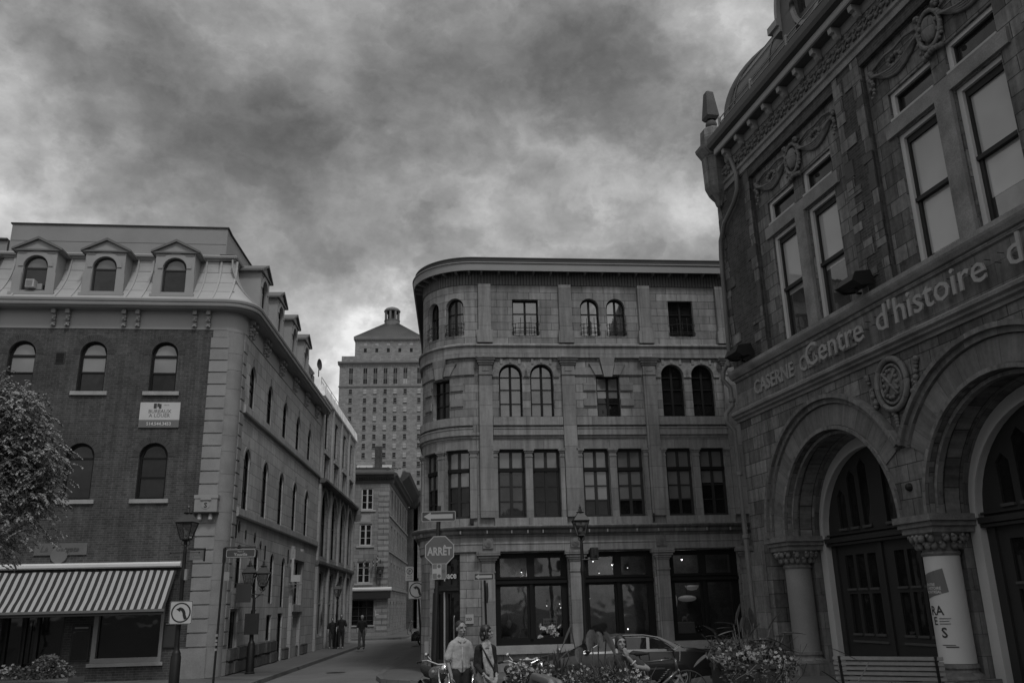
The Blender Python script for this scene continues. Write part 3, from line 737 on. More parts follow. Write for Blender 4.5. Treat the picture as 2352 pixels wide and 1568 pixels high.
        if i in (1,7,8):
            ld=bpy.data.lights.new('spot_lamp_light','POINT'); ld.energy=9.0; ld.shadow_soft_size=.05; lo=bpy.data.objects.new('spot_lamp_light',ld); COL.objects.link(lo); lo.parent=t; lo.location=(0,-.06,-.12)
plain('frame_pale2',.12,.6,.1,3); emit('shade_lit',.5,.045)
M['shade_lit'].node_tree.nodes['Principled BSDF'].inputs['Roughness'].default_value=.8
shop_goods()
# ================================================================== brick building with mansard roof (left)
def left_building():
    B=thing('mansard_building','dark brick corner building with stone street side, pale metal mansard roof and pedimented dormers','building',FL(0,0,0),FL.rz)
    LU=-13.5; SU=17.45
    # brick front
    W3=[(-7.98,-7.06,9.58,11.42,.46),(-5.56,-4.64,9.58,11.42,.46),(-3.11,-2.19,9.58,11.42,.46),(-10.4,-9.48,9.58,11.42,.46)]
    W2=[(-5.62,-4.66,5.80,7.74,.48),(-3.18,-2.22,5.80,7.74,.48),(-8.06,-7.1,5.80,7.74,.48),(-10.5,-9.54,5.80,7.74,.48)]
    G1=[(-4.0,-1.88,.62,2.55,0),(-6.9,-4.95,0.02,2.6,0),(-10.5,-7.6,.3,2.6,0)]
    mb=MB(FL); mb.panel([(LU,0),(-1.02,0),(-1.02,11.9),(LU,11.9)],[opening(*w) for w in W3+W2+G1],0,-.35); mb.build('front_wall','old_brick',B)
    for w in W3+W2:
        mb=MB(FL); archring(mb,(w[0]+w[1])/2,w[3]-w[4],w[4]+.01,w[4]+.26,.012,0,n=14); mb.build('arch','brick_arch',B)
    sill=(.08,.14,.16)
    for i,w in enumerate(W3): window(FL,B,*w,depth=.14,cols=(),rows=(10.88,10.30 if i==1 else 10.28),bd=.075,bar=.06,glass_='glass_dark',blinds=[(10.96,11.38),(10.32,10.85)],sill=sill)
    for i,w in enumerate(W2): window(FL,B,*w,depth=.14,cols=(),rows=(7.22,6.55) if i==1 else (7.22,),bd=.08,bar=.06,glass_='glass_dark',sill=sill)
    # quoins and rounded corner shaft
    random.seed(5)
    hs=[]; z=.0
    mb0=None
    z=0.95
    mb=MB(FL); mb.box(-1.28,-.42,-.2,.05,0,.93); mb.build('plinth','quoin_dark',B)
    while z<11.55:
        h=min(.445,11.62-z)
        e=-1.02 if True else -1.3
        mb=MB(FL); mb.box(-1.08,-.42,-.3,.035,z+.018,z+h-.018); mb.build('quoin',random.choice(['quoin','quoin','quoin_dark','quoin_lt']),B,bevel=.012)
        mb=MB(FS); mb.box(.36,.78+ (.12 if int(z/.445)%2 else 0),-.3,.035,z+.018,z+h-.018); mb.build('quoin',random.choice(['quoin','quoin_dark']),B,bevel=.012)
        z+=.445
    mb=MB(FL); mb.box(-1.02,-.42,-.3,.0,.9,11.6); mb.box(-1.02,-.3,-.3,.01,11.62,11.9); mb.build('quoin_backing','quoin_dark',B)
    c=FL(-.40,-.40,0); zz=0
    k=0
    while zz<11.9:
        h=[.95,.7,.62,.8,.55,.75][k%6] if zz else .95; h=min(h,11.9-zz)
        mb=MB(lambda u,o,z:(u,o,z)); mb.lathe((c[0],c[1],zz),[(0,0.006),(.415,.006),(.42,.012),(.42,h-.006),(.415,h),(0,h)],28); mb.build('corner_shaft',['shaft_a','shaft_b','shaft_a','shaft_a'][k%4],B,smooth=35); zz+=h; k+=1
    # street side of stone
    U=[(1.54,2.40),(4.56,5.42),(7.62,8.48),(10.68,11.54),(13.74,14.60)]
    hs=[(a,b,9.42,11.02,.43) for a,b in U]+[(a-.05,b-.05,5.62,7.82,.43) for a,b in U]
    gd=[(1.3,2.05,2.85,4.35,.37),(3.9,4.65,2.55,4.35,.37),(6.7,7.4,2.35,4.35,.35),(9.0,9.7,2.2,4.3,.35)]
    gr=[(1.0,2.15,.45,2.15,0),(3.95,4.75,.9,2.1,0),(6.6,7.5,.9,1.9,0),(8.7,9.75,.0,1.95,0),(11.3,13.0,2.35,4.25,0),(11.2,12.1,0,2.0,0)]
    mb=MB(FS); mb.panel([(.36,.0),(SU,.0),(SU,11.9),(.36,11.9)],[opening(*w) for w in hs+gd+gr],0,-.35); mb.build('side_wall','side_stone',B)
    for i,w in enumerate(hs):
        window(FS,B,*w,depth=.06,cols=(),rows=(w[3]-.62,w[2]+.7),bd=.06,bar=.05,glass_='glass_side' if i else 'glass_mid')
        mb=MB(FS); archring(mb,(w[0]+w[1])/2,w[3]-w[4],w[4]+.01,w[4]+.13,.02,0,n=12); mb.box((w[0]+w[1])/2-.07,(w[0]+w[1])/2+.07,.02,.04,w[3]+.02,w[3]+.32); mb.build('arch','quoin',B)
    for i,w in enumerate(gd): window(FS,B,*w,depth=.06,cols=(),rows=(w[3]-.55,),bd=.06,bar=.05,glass_='glass_side')
    for i,w in enumerate(gr):
        window(FS,B,*w,depth=.08,cols=(),rows=(),bd=.09,bar=.06,frame='frame_pale' if i==0 else 'frame_dark',name='door' if i in(3,5) else 'window',glass_='glass_side')
    for z0,z1 in ((9.0,9.32),(5.28,5.60)):
        mb=MB(FS); mb.prism([(.002,z0),(.10,z0),(.12,z0+.06),(.12,z1-.03),(.05,z1),(.002,z1)],.80,SU); mb.build('string_course','side_band',B)
    mb=MB(FS)
    random.seed(9); u=.9
    for row in range(2):
        u=.85
        while u<8.5:
            wd=random.uniform(.5,1.0); hh=.42
            mb=MB(FS); mb.box(u+.01,min(u+wd,8.6)-.01,.0,.05+random.uniform(.02,.09),row*.43+.01,row*.43+hh); u+=wd
            mb.build('base_block','rough_stone',B,bevel=.03)
    for (a,b) in ((9.9,11.1),(13.0,13.8),(14.2,15.6)):
        mb=MB(FS); mb.box(a,b,0,.12,.01,.5); mb.build('base_block','rough_stone',B,bevel=.03)
    # iron wall anchors
    mb=MB(FS)
    for (u,z,w_,h) in ((.98,4.85,.09,.62),(1.35,4.95,.0,.4),(2.35,4.75,.09,.32),(3.75,4.75,.0,.38),(4.75,4.55,.0,.3),(5.6,4.3,.10,.55),(10.2,4.4,.1,.6)):
        if w_: mb.box(u-w_/2,u+w_/2,.0,.04,z-h/2,z+h/2)
        else: mb.panel([(u,z-h/2),(u+.1,z),(u,z+h/2),(u-.1,z)],[],.04,.0)
    mb.build('wall_anchor','iron',B)
    # door surrounds
    mb=MB(FS); mb.box(10.9,11.25,0,.16,0,4.9); mb.box(13.05,13.4,0,.16,0,4.9); mb.box(10.8,13.5,0,.22,4.3,4.75); mb.box(11.0,13.3,.0,.20,2.0,2.3); mb.build('doorcase','side_band',B)
    # frieze, gutter and brackets go round the corner: front then side
    fr=[(-.35,11.9),(.02,11.9),(.02,12.62),(-.35,12.62)]
    gut=[(-.35,12.62),(.42,12.62),(.45,12.66),(.50,12.66),(.52,12.74),(.50,12.78),(.54,12.80),(.56,12.88),(.54,12.93),(-.35,12.93)]
    def corner_sweep(prof,name,mat,rc=.55):
        # path: along the front, round the corner, along the side
        mb=MB(lambda u,o,z:(u,o,z)); path=[]
        path.append((Vector(FL(LU,0,0)),Vector(FL.n).to_3d()))
        path.append((Vector(FL(-rc,0,0)),Vector(FL.n).to_3d()))
        a0=math.atan2(FL.n[1],FL.n[0]); a1=math.atan2(FS.n[1],FS.n[0])
        A=Vector(FL(-rc,-rc,0)); Bc=Vector(FS(rc,-rc,0)); cc=(A+Bc)/2
        for k in range(1,9):
            a=a0+(a1-a0)*k/9; n=Vector((math.cos(a),math.sin(a),0)); path.append((cc+n*rc,n))
        path.append((Vector(FS(rc,0,0)),Vector(FS.n).to_3d())); path.append((Vector(FS(SU+.3,0,0)),Vector(FS.n).to_3d()))
        acc=0
        for (p,n),(q,m_) in zip(path[:-1],path[1:]):
            d=(q-p).length
            for i in range(len(prof)):
                (o0,z0),(o1,z1)=prof[i],prof[(i+1)%len(prof)]
                mb.face([tuple(p+n*o0+Vector((0,0,z0))),tuple(q+m_*o0+Vector((0,0,z0))),tuple(q+m_*o1+Vector((0,0,z1))),tuple(p+n*o1+Vector((0,0,z1)))],[(acc,z0),(acc+d,z0),(acc+d,z1),(acc,z1)])
            acc+=d
        e=path[-1]; mb.face([tuple(e[0]+e[1]*o+Vector((0,0,z))) for o,z in prof])
        return mb.build(name,mat,B)
    corner_sweep(fr,'frieze','painted_frieze'); corner_sweep(gut,'gutter','painted_trim')
    corner_sweep([(.02,12.60),(.40,12.60),(.40,12.618),(.02,12.618)],'eaves_soffit','painted_trim')
    # mansard curve (bell cast)
    prof=[]; 
    for k in range(9):
        t=k/8; prof.append((.45-1.15*(1-(1-t)**2.0)*1.0 , 12.93+1.93*t))
    prof2=prof+[(-1.2,14.86),(-1.2,12.9)]
    corner_sweep(prof2,'mansard_roof','metal_roof')
    corner_sweep([(-1.2,14.86),(-.66,14.86),(-.62,14.93),(-.55,14.96),(-.53,15.03),(-.62,15.10),(-1.2,15.14)],'roof_moulding','painted_trim')
    # standing ribs
    def rib(f,u):
        mb=MB(f)
        for (o,z),(o2,z2) in zip(prof[:-1],prof[1:]):
            mb.face([(u-.035,o+.05,z),(u+.035,o+.05,z),(u+.035,o2+.05,z2),(u-.035,o2+.05,z2)]); mb.face([(u-.035,o,z),(u-.035,o+.05,z),(u-.035,o2+.05,z2),(u-.035,o2,z2)]); mb.face([(u+.035,o,z),(u+.035,o2,z2),(u+.035,o2+.05,z2),(u+.035,o+.05,z)])
        mb.build('roof_rib','metal_roof',B)
    for u in (-8.55,-8.0,-6.55,-6.0,-4.12,-3.58,-1.62,-1.08,-.5,-11,-10.4): rib(FL,u)
    for u in (.45,1.1,3.2,3.7,6.2,6.7,9.2,9.8,12.3,12.8,15.5): rib(FS,u)
    mb=MB(FL)
    for z,(o) in ((13.41,prof[2][0]),(13.89,prof[4][0]),(14.38,prof[6][0])):
        mb.box(LU,-.4,o-.02,o+.008,z-.006,z+.006)
    mb.build('roof_seam','seam',B)
    # raised parapet box
    P0=-9.05
    mb=MB(FL); mb.box(P0,-1.05,-6.5,-1.1,15.1,16.42); mb.build('parapet','metal_roof2',B)
    mb=MB(FL); mb.box(P0+.02,-1.07,-1.1,-1.092,15.74,15.755); mb.build('seam','seam',B)
    mb=MB(FL); mb.box(P0-.05,-1.0,-6.6,-1.05,16.42,16.47); mb.build('parapet_coping','dark_roof',B)
    mb=MB(FS); mb.box(1.1,13.9,-6.5,-1.15,15.1,16.40); mb.build('parapet','metal_roof2',B); mb=MB(FS); mb.box(1.05,13.95,-6.6,-1.10,16.40,16.45); mb.build('parapet_coping','dark_roof',B)
    mb=MB(FL); mb.box(LU,P0-.1,-6,-1.15,15.1,15.75); mb.build('rear_parapet','metal_roof2',B)
    mb=MB(FL); mb.box(LU,P0-.1,-6,-1.05,15.75,15.82); mb.build('parapet_coping','dark_roof',B)
    mb=MB(FL); mb.box(LU,-1.2,-9,-.9,0,15.0); mb.build('core','canvas_black',B)
    mb=MB(FS); mb.box(1.0,SU-.02,-6,-.9,0,15.0); mb.build('core','canvas_black',B)
    # scroll brackets in pairs
    def bracket(f,u):
        mb=MB(f); w=.075
        for (z,h,o) in ((12.42,.18,.20),(12.30,.11,.10),(12.16,.12,.15),(12.06,.09,.08),(11.97,.08,.11)): mb.box(u-w,u+w,.02,.02+o,z,z+h)
        mb.ball((u,.17,12.24),.055,8); mb.ball((u,.13,12.02),.045,8); mb.build('bracket','painted_trim',B,bevel=.01)
    for c in (-11.3,-8.8,-6.35,-3.93,-1.45):
        for d in (-.24,.24): bracket(FL,c+d)
    for c in (1.9-.9+.2,3.55,6.6,9.6,12.6,15.6):
        for d in (-.22,.22): bracket(FS,c+d)
    # dormers
    def dormer(f,c,k=0):
        w=.70; o1=.18; z0=13.18; zt=14.82
        D=MB(f)
        D.panel([(c-w,z0),(c+w,z0),(c+w,zt),(c-w,zt)],[opening(c-.42,c+.42,z0+.10,14.62,.42)],o1,-.9)
        d=D.build('dormer','painted_trim',B)
        mb=MB(f); mb.panel([(c-w-.14,zt),(c+w+.14,zt),(c,zt+.42)],[],o1+.02,-1.3); mb.build('pediment','painted_trim',d)
        mb=MB(f)
        for s in (-1,1):
            q=[(c+s*(w+.18),zt-.02),(c+s*(w+.18),zt+.06),(c,zt+.52),(c,zt+.42)]
            if s<0: q=q[::-1]
            mb.panel(q,[],o1+.12,-1.3)
        mb.box(c-w-.16,c+w+.16,o1,o1+.08,zt-.03,zt+.03)
        mb.build('dormer_roof','painted_trim2',d)
        mb=MB(f); archring(mb,c,14.20,.43,.60,o1+.03,o1,n=14); mb.box(c-w-.03,c-.44,o1,o1+.025,z0,13.95); mb.box(c+.44,c+w+.03,o1,o1+.025,z0,13.95)
        mb.box(c-w-.08,c+w+.08,o1-.1,o1+.12,z0-.10,z0); mb.box(c-w+.06,c-.3,o1,o1+.02,14.70,14.74); mb.box(c+.3,c+w-.06,o1,o1+.02,14.70,14.74); mb.build('trim','painted_trim',d)
        mb=MB(f); mb.panel(opening(c-.42,c+.42,z0+.10,14.62,.42),[cellpoly(c-.36,c+.36,z0+.16,14.13,(c,.36,14.2,.36)),cellpoly(c-.36,c+.36,14.19,14.6,(c,.36,14.2,.36))],o1-.12,o1-.18); wn=mb.build('window','frame_mid',d)
        mb=MB(f); mb.panel(opening(c-.4,c+.4,z0+.12,14.6,.4),[],o1-.15,o1-.2,rev=False); mb.build('pane','glass_dark',wn)
        q=cellpoly(c-.36,c+.36,14.19,14.6,(c,.36,14.2,.36)); mb=MB(f); mb.panel(q,[],o1-.146,o1-.15,rev=False); mb.build('blind','curtain_glazed',wn)
        return d
    for i,c in enumerate((-7.42,-5.02,-2.55,-9.85)):
        d=dormer(FL,c)
    for c in (2.2,5.25,8.3,11.35): dormer(FS,c)
    # signs fixed flat on the wall are things of their own
    return B
def xm2():
    plain('shaft_a',.19,.85,.18,1.5,.3); plain('shaft_b',.175,.85,.2,1.5,.3); glass('glass_side',.004,1.12,.05)
    blocks('row_stone',.33,.24,.09,.8,.3,.010,nvar=.16,streak=.15,spots=.2,bump=.4)
    plain('quoin_lt',.23,.85,.14,1.5,.3); plain('seam',.10,.6,.1,2); plain('metal_roof2',.20,.5,.1,.9,.05,metal=.2); plain('painted_trim2',.10,.6,.1,1.2)
    blocks('side_band',.34,.28,.12,1.4,.6,.006,nvar=.12,streak=.2,spots=.3,bump=.3); blocks('brick_arch',.06,.04,.08,.08,.24,.006,nvar=.2,streak=.1,bump=.4,jd=.006)
    t=NT('curtain_glazed'); o=obn(t); n=t.noise(o,1.5,3); t.l.new(t.rng(n,.3,.7,.05,.09),t.b.inputs['Base Color']); t.b.inputs['Roughness'].default_value=.5; t.b.inputs['Coat Weight'].default_value=1; t.b.inputs['Coat Roughness'].default_value=.03
    plain('white_paint',.50,.5,.05,1.5)
xm2()
left_building()
def left_fittings():
    # air conditioner in the first dormer
    t=thing('air_conditioner','white boxy air conditioner hanging out of the leftmost dormer window','air conditioner',FL(-7.42,.16,13.3),FL.rz)
    mb=MB(ID); mb.box(-.20,.10,-.15,.2,.03,.34); mb.build('casing','frame_light',t,bevel=.012)
    mb=MB(ID)
    for k in range(7): mb.box(-.18,.05,.2,.206,.07+k*.035,.085+k*.035)
    mb.build('grille','sign_grey',t)
    mb=MB(ID); mb.box(.12,.3,-.12,.0,.02,.24); mb.build('side_panel','frame_pale',t)
    # lettings board
    t=thing('lettings_board','white lettings board reading BUREAUX A LOUER on the dark brick wall','sign',FL(-2.62,0,8.28),FL.rz)
    mb=MB(ID); mb.box(-.68,.68,.0,.05,.27,.90); mb.build('board','sign_white',t); mb=MB(ID); mb.box(-.68,.68,.0,.05,0,.268); mb.build('lower_band','sign_grey',t)
    mb=MB(ID); mb.text('BUREAUX',0,.52,.175,.052,.002,.002,'CENTER'); mb.text('A LOUER',0,.37,.175,.052,.002,.002,'CENTER'); mb.text('ABATE',.12,.78,.06,.052,.001,0); mb.build('lettering','text_grey',t)
    mb=MB(ID); mb.text('514.544.3453',0,.08,.155,.052,.002,.002,'CENTER'); mb.build('phone_number','sign_lt',t)
    mb=MB(ID); mb.box(-.22,-.12,.05,.056,.68,.86); mb.box(-.10,-.03,.05,.056,.74,.86); mb.box(-.04,.04,.05,.058,.68,.84); mb.build('emblem','text_dark',t)
    # restaurant plaque
    t=thing('restaurant_plaque','grey plaque with a round medallion reading La Gargote on the brick wall','sign',FL(-5.35,0,3.95),FL.rz)
    mb=MB(ID); mb.box(-.85,.82,.0,.05,.03,.42); mb.build('board','plaque',t)
    mb=MB(ID); mb.lathe((-.05,.0,.02),[(.0,.07),(.26,.07),(.27,.06),(.27,0)],24,axis='o'); mb.build('medallion','plaque2',t)
    mb=MB(ID); mb.text('La',-.68,.14,.28,.052,.004,.002,shear=.3); mb.text('Gargote',-.18,.16,.22,.072,.004,.002,shear=.3); mb.build('lettering','text_dark2',t)
    t=thing('wall_vent','small dark square vent high in the brick wall','vent',FL(-6.22,0,10.6),FL.rz)
    mb=MB(ID); mb.box(-.16,.16,.0,.03,0,.42); mb.build('frame','plaque_dark',t)
    mb=MB(ID)
    for k in range(6): mb.box(-.13,.13,.03,.045,.04+k*.06,.07+k*.06)
    mb.build('louvre','frame_dark',t)
    # awning
    t=thing('striped_awning','dark and white striped awning with a white head box over the restaurant windows','awning',FL(-7.4,0,3.4),FL.rz)
    a,b=-5.2,5.98
    mb=MB(ID); mb.prism([(.0,.12),(.22,.12),(.26,.16),(.26,.24),(.18,.30),(.0,.30)],a,b); mb.build('head_box','white_paint',t)
    mb=MB(ID); n=10
    P=[(.18+1.12*k/n,.02-1.24*k/n-.05*math.sin(PI*k/n)) for k in range(n+1)]
    NU=70; U=[a+.1+(b-.12-a-.1)*i/NU for i in range(NU+1)]
    def sag(u,k): return .018*math.sin(u*2.1+k*.5)*math.sin(PI*k/n)+.012*math.sin(u*5.3+1.7*k)-.03*abs(math.sin(u*1.15))*(k/n)
    for k in range(n):
        for u,v in zip(U[:-1],U[1:]):
            (o,z),(o2,z2)=P[k],P[k+1]
            mb.face([(u,o2,z2+sag(u,k+1)),(v,o2,z2+sag(v,k+1)),(v,o,z+sag(v,k)),(u,o,z+sag(u,k))],[(u,z2),(v,z2),(v,z),(u,z)])
    mb.build('canvas','awning_stripes',t,smooth=True)
    o,z=P[-1]; mb=MB(ID); mb.box(a+.08,b-.10,o-.01,o+.05,z-.07,z+.01); mb.build('front_bar','painted_trim2',t)
    mb=MB(ID); mb.box(a+.1,b-.12,o-.0,o+.02,z-.16,z-.072); mb.build('valance','canvas_black',t)
    mb=MB(ID)
    for u in (-2.9,2.2,5.6): mb.tube([(u,.05,-.7),(u,.7,-.9),(u,o,z-.03)],.02,6)
    mb.build('arm','iron',t)
    # shop window of restaurant and doors
    t=thing('restaurant_window','large restaurant window in a pale frame beside the menu case','window',FL(-2.94,0,.6),FL.rz)
    mb=MB(ID); mb.panel([(-1.10,-.05),(1.10,-.05),(1.10,1.97),(-1.10,1.97)],[[(-.96,.10),(1.0,.10),(1.0,1.92),(-.96,1.92)]],.05,-.2); mb.build('frame','frame_pale',t)
    mb=MB(ID); mb.box(-1.0,1.05,-.13,-.12,.05,1.95); mb.build('pane','glass_dark',t); mb=MB(ID); mb.box(-1.18,1.18,-.1,.12,-.16,-.052); mb.build('sill','sill',t)
    t=thing('restaurant_entrance','dark recessed entrance with tall glazed door leaves under the striped awning','door',FL(-5.92,0,0),FL.rz)
    mb=MB(ID); mb.panel([(-.97,.03),(.97,.03),(.97,2.59),(-.97,2.59)],[[(-.87,.5),(-.45,.5),(-.45,2.3),(-.87,2.3)],[(-.3,.5),(.0,.5),(.0,2.3),(-.3,2.3)],[(.1,.1),(.85,.1),(.85,2.45),(.1,2.45)]],-.2,-.3); mb.build('frame','wood_dark',t)
    mb=MB(ID); mb.box(-.95,.95,-.3,-.29,.05,2.55); mb.build('pane','glass_dark',t)
    mb=MB(ID); mb.tube([(-.4,-.15,.6),(-.4,-.15,1.9)],.02); mb.tube([(-.2,-.15,.6),(-.2,-.15,1.9)],.02); mb.build('handle','frame_mid',t)
    t=thing('menu_case','tall dark menu case between the entrance and the pale framed window','menu board',FL(-4.4,0,.62),FL.rz)
    mb=MB(ID); mb.box(-.30,.30,.0,.06,0,1.15); mb.build('case','wood_dark',t,bevel=.01); mb=MB(ID); mb.box(-.2,.22,.06,.1,1.02,1.06); mb.build('lamp_bar','frame_pale',t); mb=MB(ID); mb.box(-.25,.25,.06,.064,.06,.95); mb.build('pane','glass_dark',t)
    t=thing('menu_case','narrow dark menu case on the strip of brick beside the quoins','menu board',FL(-1.62,0,.95),FL.rz)
    mb=MB(ID); mb.box(-.2,.2,.0,.05,0,.82); mb.build('case','wood_dark',t,bevel=.01); mb=MB(ID); mb.box(-.17,.17,.05,.053,.05,.72); mb.build('sheet','plaque_dark',t); mb=MB(ID); mb.box(-.14,.14,.05,.08,.75,.775); mb.build('lamp_bar','frame_pale',t)
    # stone emblem lamp on the corner
    t=thing('corner_lamp_box','pale pedimented box with a round S emblem and two lamps on the stone corner','sign',FL(-.72,0.03,5.05),FL.rz)
    mb=MB(ID); mb.box(-.40,.36,.0,.28,.26,.72); mb.build('box_body','frame_pale',t,bevel=.01)
    mb=MB(ID); mb.panel([(-.42,.72),(.38,.72),(.38,.84),(-.42,.84)],[],.30,.0); mb.box(-.2,.16,.3,.32,.66,.76); mb.lathe((-.02,.28,.50),[(.0,.012),(.14,.012),(.14,.0)],16,axis='o'); mb.build('pediment','painted_trim',t)
    mb=MB(ID); mb.text('S',-.02,.41,.24,.30,.004,.004,'CENTER'); mb.build('emblem','text_dark',t)
    mb=MB(ID); mb.box(-.42,.38,.0,.30,.22,.262); mb.build('shelf','iron',t)
    for x in (-.22,.14): mb=MB(ID); mb.lathe((x,.15,-.0),[(.06,.0),(.08,.04),(.06,.2),(.05,.22)],10); mb.build('lamp','frame_light',t)
    # projecting shop flag and box on the street side
    t=thing('hanging_banner','blank dark cloth banner with a small white word hanging from the stone street side','banner',FS(1.3,0,2.2),FS.rz)
    mb=MB(ID); mb.box(-.02,.0,.08,.60,.15,.78); mb.build('cloth','plaque_dark',t); mb=MB(ID); mb.tube([(-.01,0,.80),(-.01,.65,.80)],.015,6); mb.build('rod','iron',t)
    mb=MB(lambda u,o,z:(u,-o,z)); mb.box(-.035,-.021,.26,.42,.35,.40); mb.build('word','sign_lt',t)
    t=thing('projecting_sign','small lit shop sign on a bracket above the pale door of the stone street side','sign',FS(10.6,0,3.3),FS.rz)
    mb=MB(ID); mb.tube([(0,0,-.1),(0,.7,-.1)],.02,6); mb.tube([(0,0,-.4),(0,.6,-.12)],.015,6); mb.build('bracket','frame_pale',t)
    mb=MB(ID); mb.box(-.04,.04,.12,.22,.0,1.05); mb.box(-.04,.04,.22,.55,.0,.3); mb.build('panel','sign_white',t)
plain('plaque2',.12,.7,.1,2); plain('text_dark2',.06,.6,.1,2); plain('plaque_dark',.03,.7,.1,2)
left_fittings()
# ================================================================== next building along the street
def row_building():
    B=thing('row_building','stone row building with arched bays and a pale metal parapet beyond the mansard building','building',FS(17.5,0,0),FS.rz)
    a,b=17.5,32.0
    ops=[];cs=[19.6,23.2,26.8,30.2]
    for c in cs:
        ops+=[(c-.62,c+.62,10.9,13.1,0),(c-.55,c+.55,9.3 if False else 9.75,10.1,0)][:1]
        ops.append((c-.55,c+.55,9.05,10.45,0)); ops.append((c-.95,c+.95,4.9,8.55,.9)); ops.append((c-.85,c+.85,.7,4.1,0))
    mb=MB(FS); mb.panel([(a,0),(b,0),(b,13.65),(a,13.65)],[opening(*o) for o in ops],0,-.45); mb.build('wall','row_stone',B)
    for o in ops:
        window(FS,B,*o,depth=.12,cols=(.5,) if o[2]<9 else (),rows=((o[2]+o[3])/2,),bd=.08,bar=.07,frame='frame_pale' if o[2]<1 else 'frame_dark',glass_='glass_side')
    for c in cs:
        mb=MB(FS); archring(mb,c,7.65,.97,1.2,.06,0,n=14,h0=.92,h1=1.15); mb.box(c-1.0,c-.8,.35*0,.06,8.9,10.6); mb.box(c+.8,c+1.0,0,.06,8.9,10.6); mb.box(c-1.05,c+1.05,0,.12,10.55,10.7); mb.build('arch','side_band',B)
    for u in (17.75,21.4,25.0,28.6,31.75):
        mb=MB(FS); mb.box(u-.2,u+.2,.002,.14,0,8.8); mb.box(u-.15,u+.15,.002,.12,9.0,13.6); mb.build('pilaster','side_band',B)
    mb=MB(FS); mb.prism([(.002,8.75),(.3,8.75),(.42,8.85),(.42,8.97),(.1,9.02),(.002,9.02)],a,b+.1); mb.prism([(.002,4.35),(.14,4.35),(.2,4.45),(.2,4.6),(.002,4.62)],a,b+.1); mb.box(b-.35,b+.05,.1,.55,8.0,8.75); mb.build('cornice','cornice_stone',B)
    mb=MB(FS); mb.prism([(-.4,13.65),(.12,13.65),(.16,13.7),(.12,14.25),(-.4,14.3)],a,b+.05); mb.build('parapet','torn_metal',B)
    mb=MB(FS)
    for z in (14.5,14.75): mb.tube([(a+.1,-.1,z),(b,-.1,z)],.02,5)
    for k in range(9): mb.tube([(a+.1+k*1.8,-.1,14.3),(a+.1+k*1.8,-.1,14.75)],.015,5)
    mb.build('railing','painted_trim',B)
    mb=MB(FS); mb.box(a,b,-9,-1.0,0,13.7); mb.box(a+.0,b,-9,-.5,13.6,13.7); mb.build('core','canvas_black',B)
    mb=MB(FS); mb.box(a-.02,a+.6,-5,-.6,13.6,14.9); mb.build('stair_housing','painted_trim2',B)
    t=thing('satellite_dish','small round dish on the roof of the row building','satellite dish',FS(17.7,-.3,14.9),FS.rz-.25)
    mb=MB(ID); mb.tube([(0,0,-.1),(0,0,.35)],.03,6); mb.build('mast','iron',t)
    mb=MB(ID); mb.lathe((0,0,.62),[(0,-.07),(.2,-.04),(.34,.04)],16,axis='o'); mb.build('dish','plaque_dark',t,smooth=True)
plain('torn_metal',.85,.5,.35,1.2,.1)
row_building()
